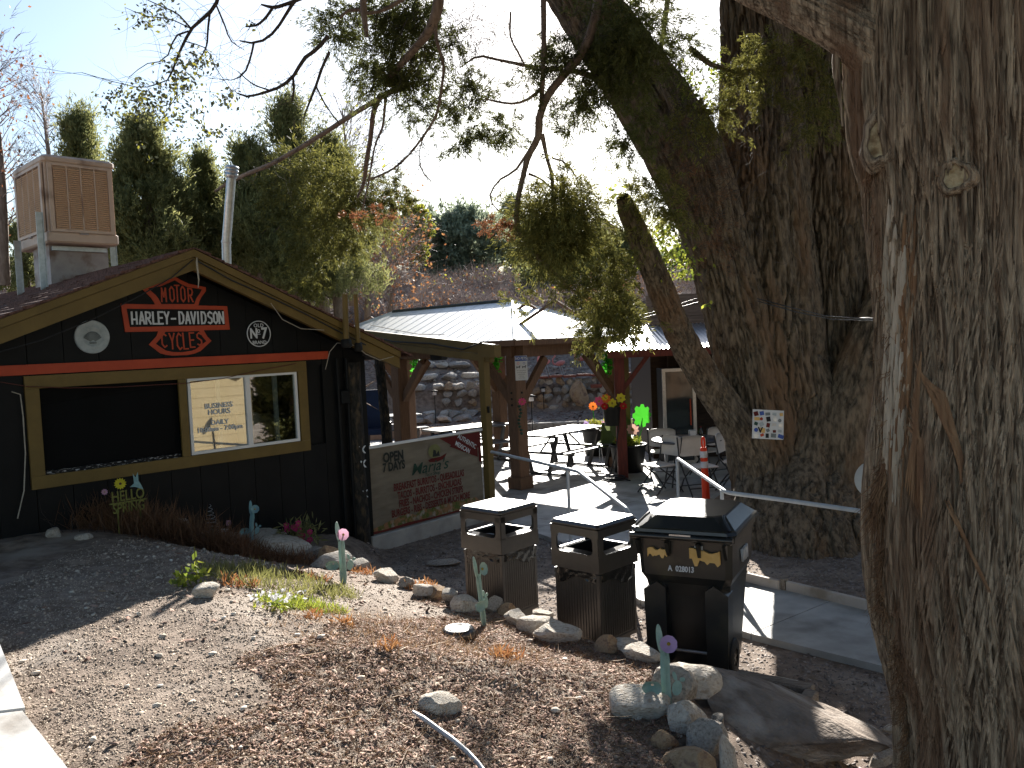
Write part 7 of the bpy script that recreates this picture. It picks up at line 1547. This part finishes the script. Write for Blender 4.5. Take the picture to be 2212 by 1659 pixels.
# brush: three bushes copied over the slope
def brush_bush(label, n, lf, mat):
    t = thing('brush_bush', label, 'bush', (0, 0, 0), 'bare brush on the hillside'); P = rng.normal(0, .25, (n, 3)); P[:, 2] = 0; D = rng.normal(0, .55, (n, 3)); D[:, 2] = 1.0; V1 = twigs(P, D, rng.uniform(.6, 1.5, n), .014, 5, .16)
    k_ = n*4; q = rng.integers(0, n, k_); tt = rng.uniform(.3, 1, k_)[:, None]; P2 = P[q]+D[q]/np.linalg.norm(D[q], axis=1)[:, None]*tt*1.1; V2 = twigs(P2, D[q]+rng.normal(0, .6, (k_, 3)), rng.uniform(.2, .5, k_), .008, 4, .2)
    V, F_, A = join([V1, V2]); npobj('stems', V, F_, 3, 'shrubtwig', t, attr=A); P3 = P2[rng.integers(0, k_, lf)]+rng.normal(0, .15, (lf, 3)); V, F_, A = leaves(P3, .09, .6); npobj('leaves', V, F_, 3, mat, t, attr=A); return t
protos = [brush_bush('b', 110, 260, 'deadweed'), brush_bush('b', 110, 420, 'orange_leaf'), brush_bush('b', 120, 260, 'leaf'), brush_bush('b', 130, 120, 'rust')]
BL_ = ['grey leafless brush bush on the hillside', 'brush bush with orange leaves on the hillside', 'brush bush with a few yellow-green leaves on the hillside', 'purplish brown brush bush on the hillside']
used = [False]*4; rb_ = random.Random(17)
for k_ in range(150):
    Y = rb_.choice([rb_.uniform(29, 36), rb_.uniform(30, 46), rb_.uniform(36, 60)]); px_ = rb_.uniform(730, 1560); x = (px_-1106)/F*Y; v = rb_.choice((0, 0, 0, 3, 3, 2, 1)) if px_ > 950 else rb_.choice((0, 1, 1, 2, 3))
    if not used[v]: o = protos[v]; used[v] = True
    else: o = copy_tree(protos[v])
    s = rb_.uniform(.8, 1.5)*(1 if Y < 40 else 1.2); place(o, (x, Y, Gs(x, Y)-.05), rb_.uniform(0, 6.3), s); o['label'] = BL_[v]; o['group'] = ['grey brush bushes', 'orange-leaved brush bushes', 'yellow-green brush bushes', 'purple brush bushes'][v]
for v in range(4):
    if not used[v]: place(protos[v], (0, 33+v, Gs(0, 33+v)))
for k_ in range(34):     # brush on the slope right of the store
    Y = rb_.uniform(28, 50); px_ = rb_.uniform(1560, 2700); x = (px_-1106)/F*Y; v = rb_.choice((0, 0, 3, 2)); o = copy_tree(protos[v]); place(o, (x, Y, Gs(x, Y)-.05), rb_.uniform(0, 6.3), rb_.uniform(1.0, 1.9)); o['label'] = BL_[v]; o['group'] = ['grey brush bushes', 'orange-leaved brush bushes', 'yellow-green brush bushes', 'purple brush bushes'][v]
for k_ in range(26):     # brush on the rise behind and left of the house
    Y = rb_.uniform(24, 36); px_ = rb_.uniform(-80, 760); x = (px_-1106)/F*Y; v = rb_.choice((0, 1, 3, 0)); o = copy_tree(protos[v]); place(o, (x, Y, Gs(x, Y)-.05), rb_.uniform(0, 6.3), rb_.uniform(1.2, 2.0)); o['label'] = BL_[v]; o['group'] = ['grey brush bushes', 'orange-leaved brush bushes', 'yellow-green brush bushes', 'purple brush bushes'][v]
for (x, w, Y, l) in ((1960, 240, 30, 'juniper on the slope beyond the store roof'), (2230, 300, 34, 'wide juniper far right on the slope'), (2500, 260, 40, 'juniper at the far end of the right slope')): crown_tree('hill_juniper', l, x, 640, 440, w, Y, 'juniper_bg', 9000, .22, .05, 'round', 'junipers on the hillside', 12)
# gable of a house on the ridge
p = at(1293, 500, 70); t = thing('ridge_house', 'small brown house gable on the far ridge beside the hanging foliage ball', 'house', p)
MB().prism([(-1.6, -3), (1.6, -3), (1.6, 0), (0, .9), (-1.6, 0)], p, Vector((1, 0, 0)), ZV, Vector((0, 1, 0)), 4).build('wall', 'tan', t); MB().prism([(-2, -.2), (0, 1.0), (2, -.2), (2, -.0), (0, 1.2), (-2, 0)], p, Vector((1, 0, 0)), ZV, Vector((0, 1, 0)), 4.2, -.3).build('roof', 'shingle', t)
crown_tree('juniper_tree', 'juniper out of view across the lane, added to darken the window reflection', 3900, 1250, 250, 560, 6.5, 'juniper_bg', 9000, .2, .05, 'round', None, 12)  # unseen tree, added so the glass reflects something dark
crown_tree('juniper_tree', 'second unseen juniper across the lane, added to darken the right window pane', 3500, 1150, 250, 700, 7.8, 'juniper_bg', 9000, .2, .05, 'round', None, 12)  # another added tree, keeps bright ground out of the pane's reflection
# dry grass on the hillside
n = 26000; ys = 28+rng.uniform(0, 1, n)**1.4*50; xs = (rng.uniform(700, 1600, n)-1106)/F*ys; P = np.stack([xs, ys, G(xs, ys)], 1); D = np.zeros(P.shape); D[:, 2] = 1
V, F_, A = blades(P, D, .35, .03, 3, .35); npobj('dry_grass', V, F_, 3, 'needle', attr=A, kind='stuff')['label'] = 'dry pale grass over the hillside'
n = 9000; ys = 22.3+rng.uniform(0, 1, n)*8; xs = rng.uniform(-6, 6, n); keep = (ys < 24.5) | (ys > 25.3); xs, ys = xs[keep], ys[keep]; pebbles('fallen_leaves', xs, ys, rng.uniform(.02, .045, len(xs)), 'chip_w', 'fallen leaves and bark over the slope behind the patio', .3, 1.5)
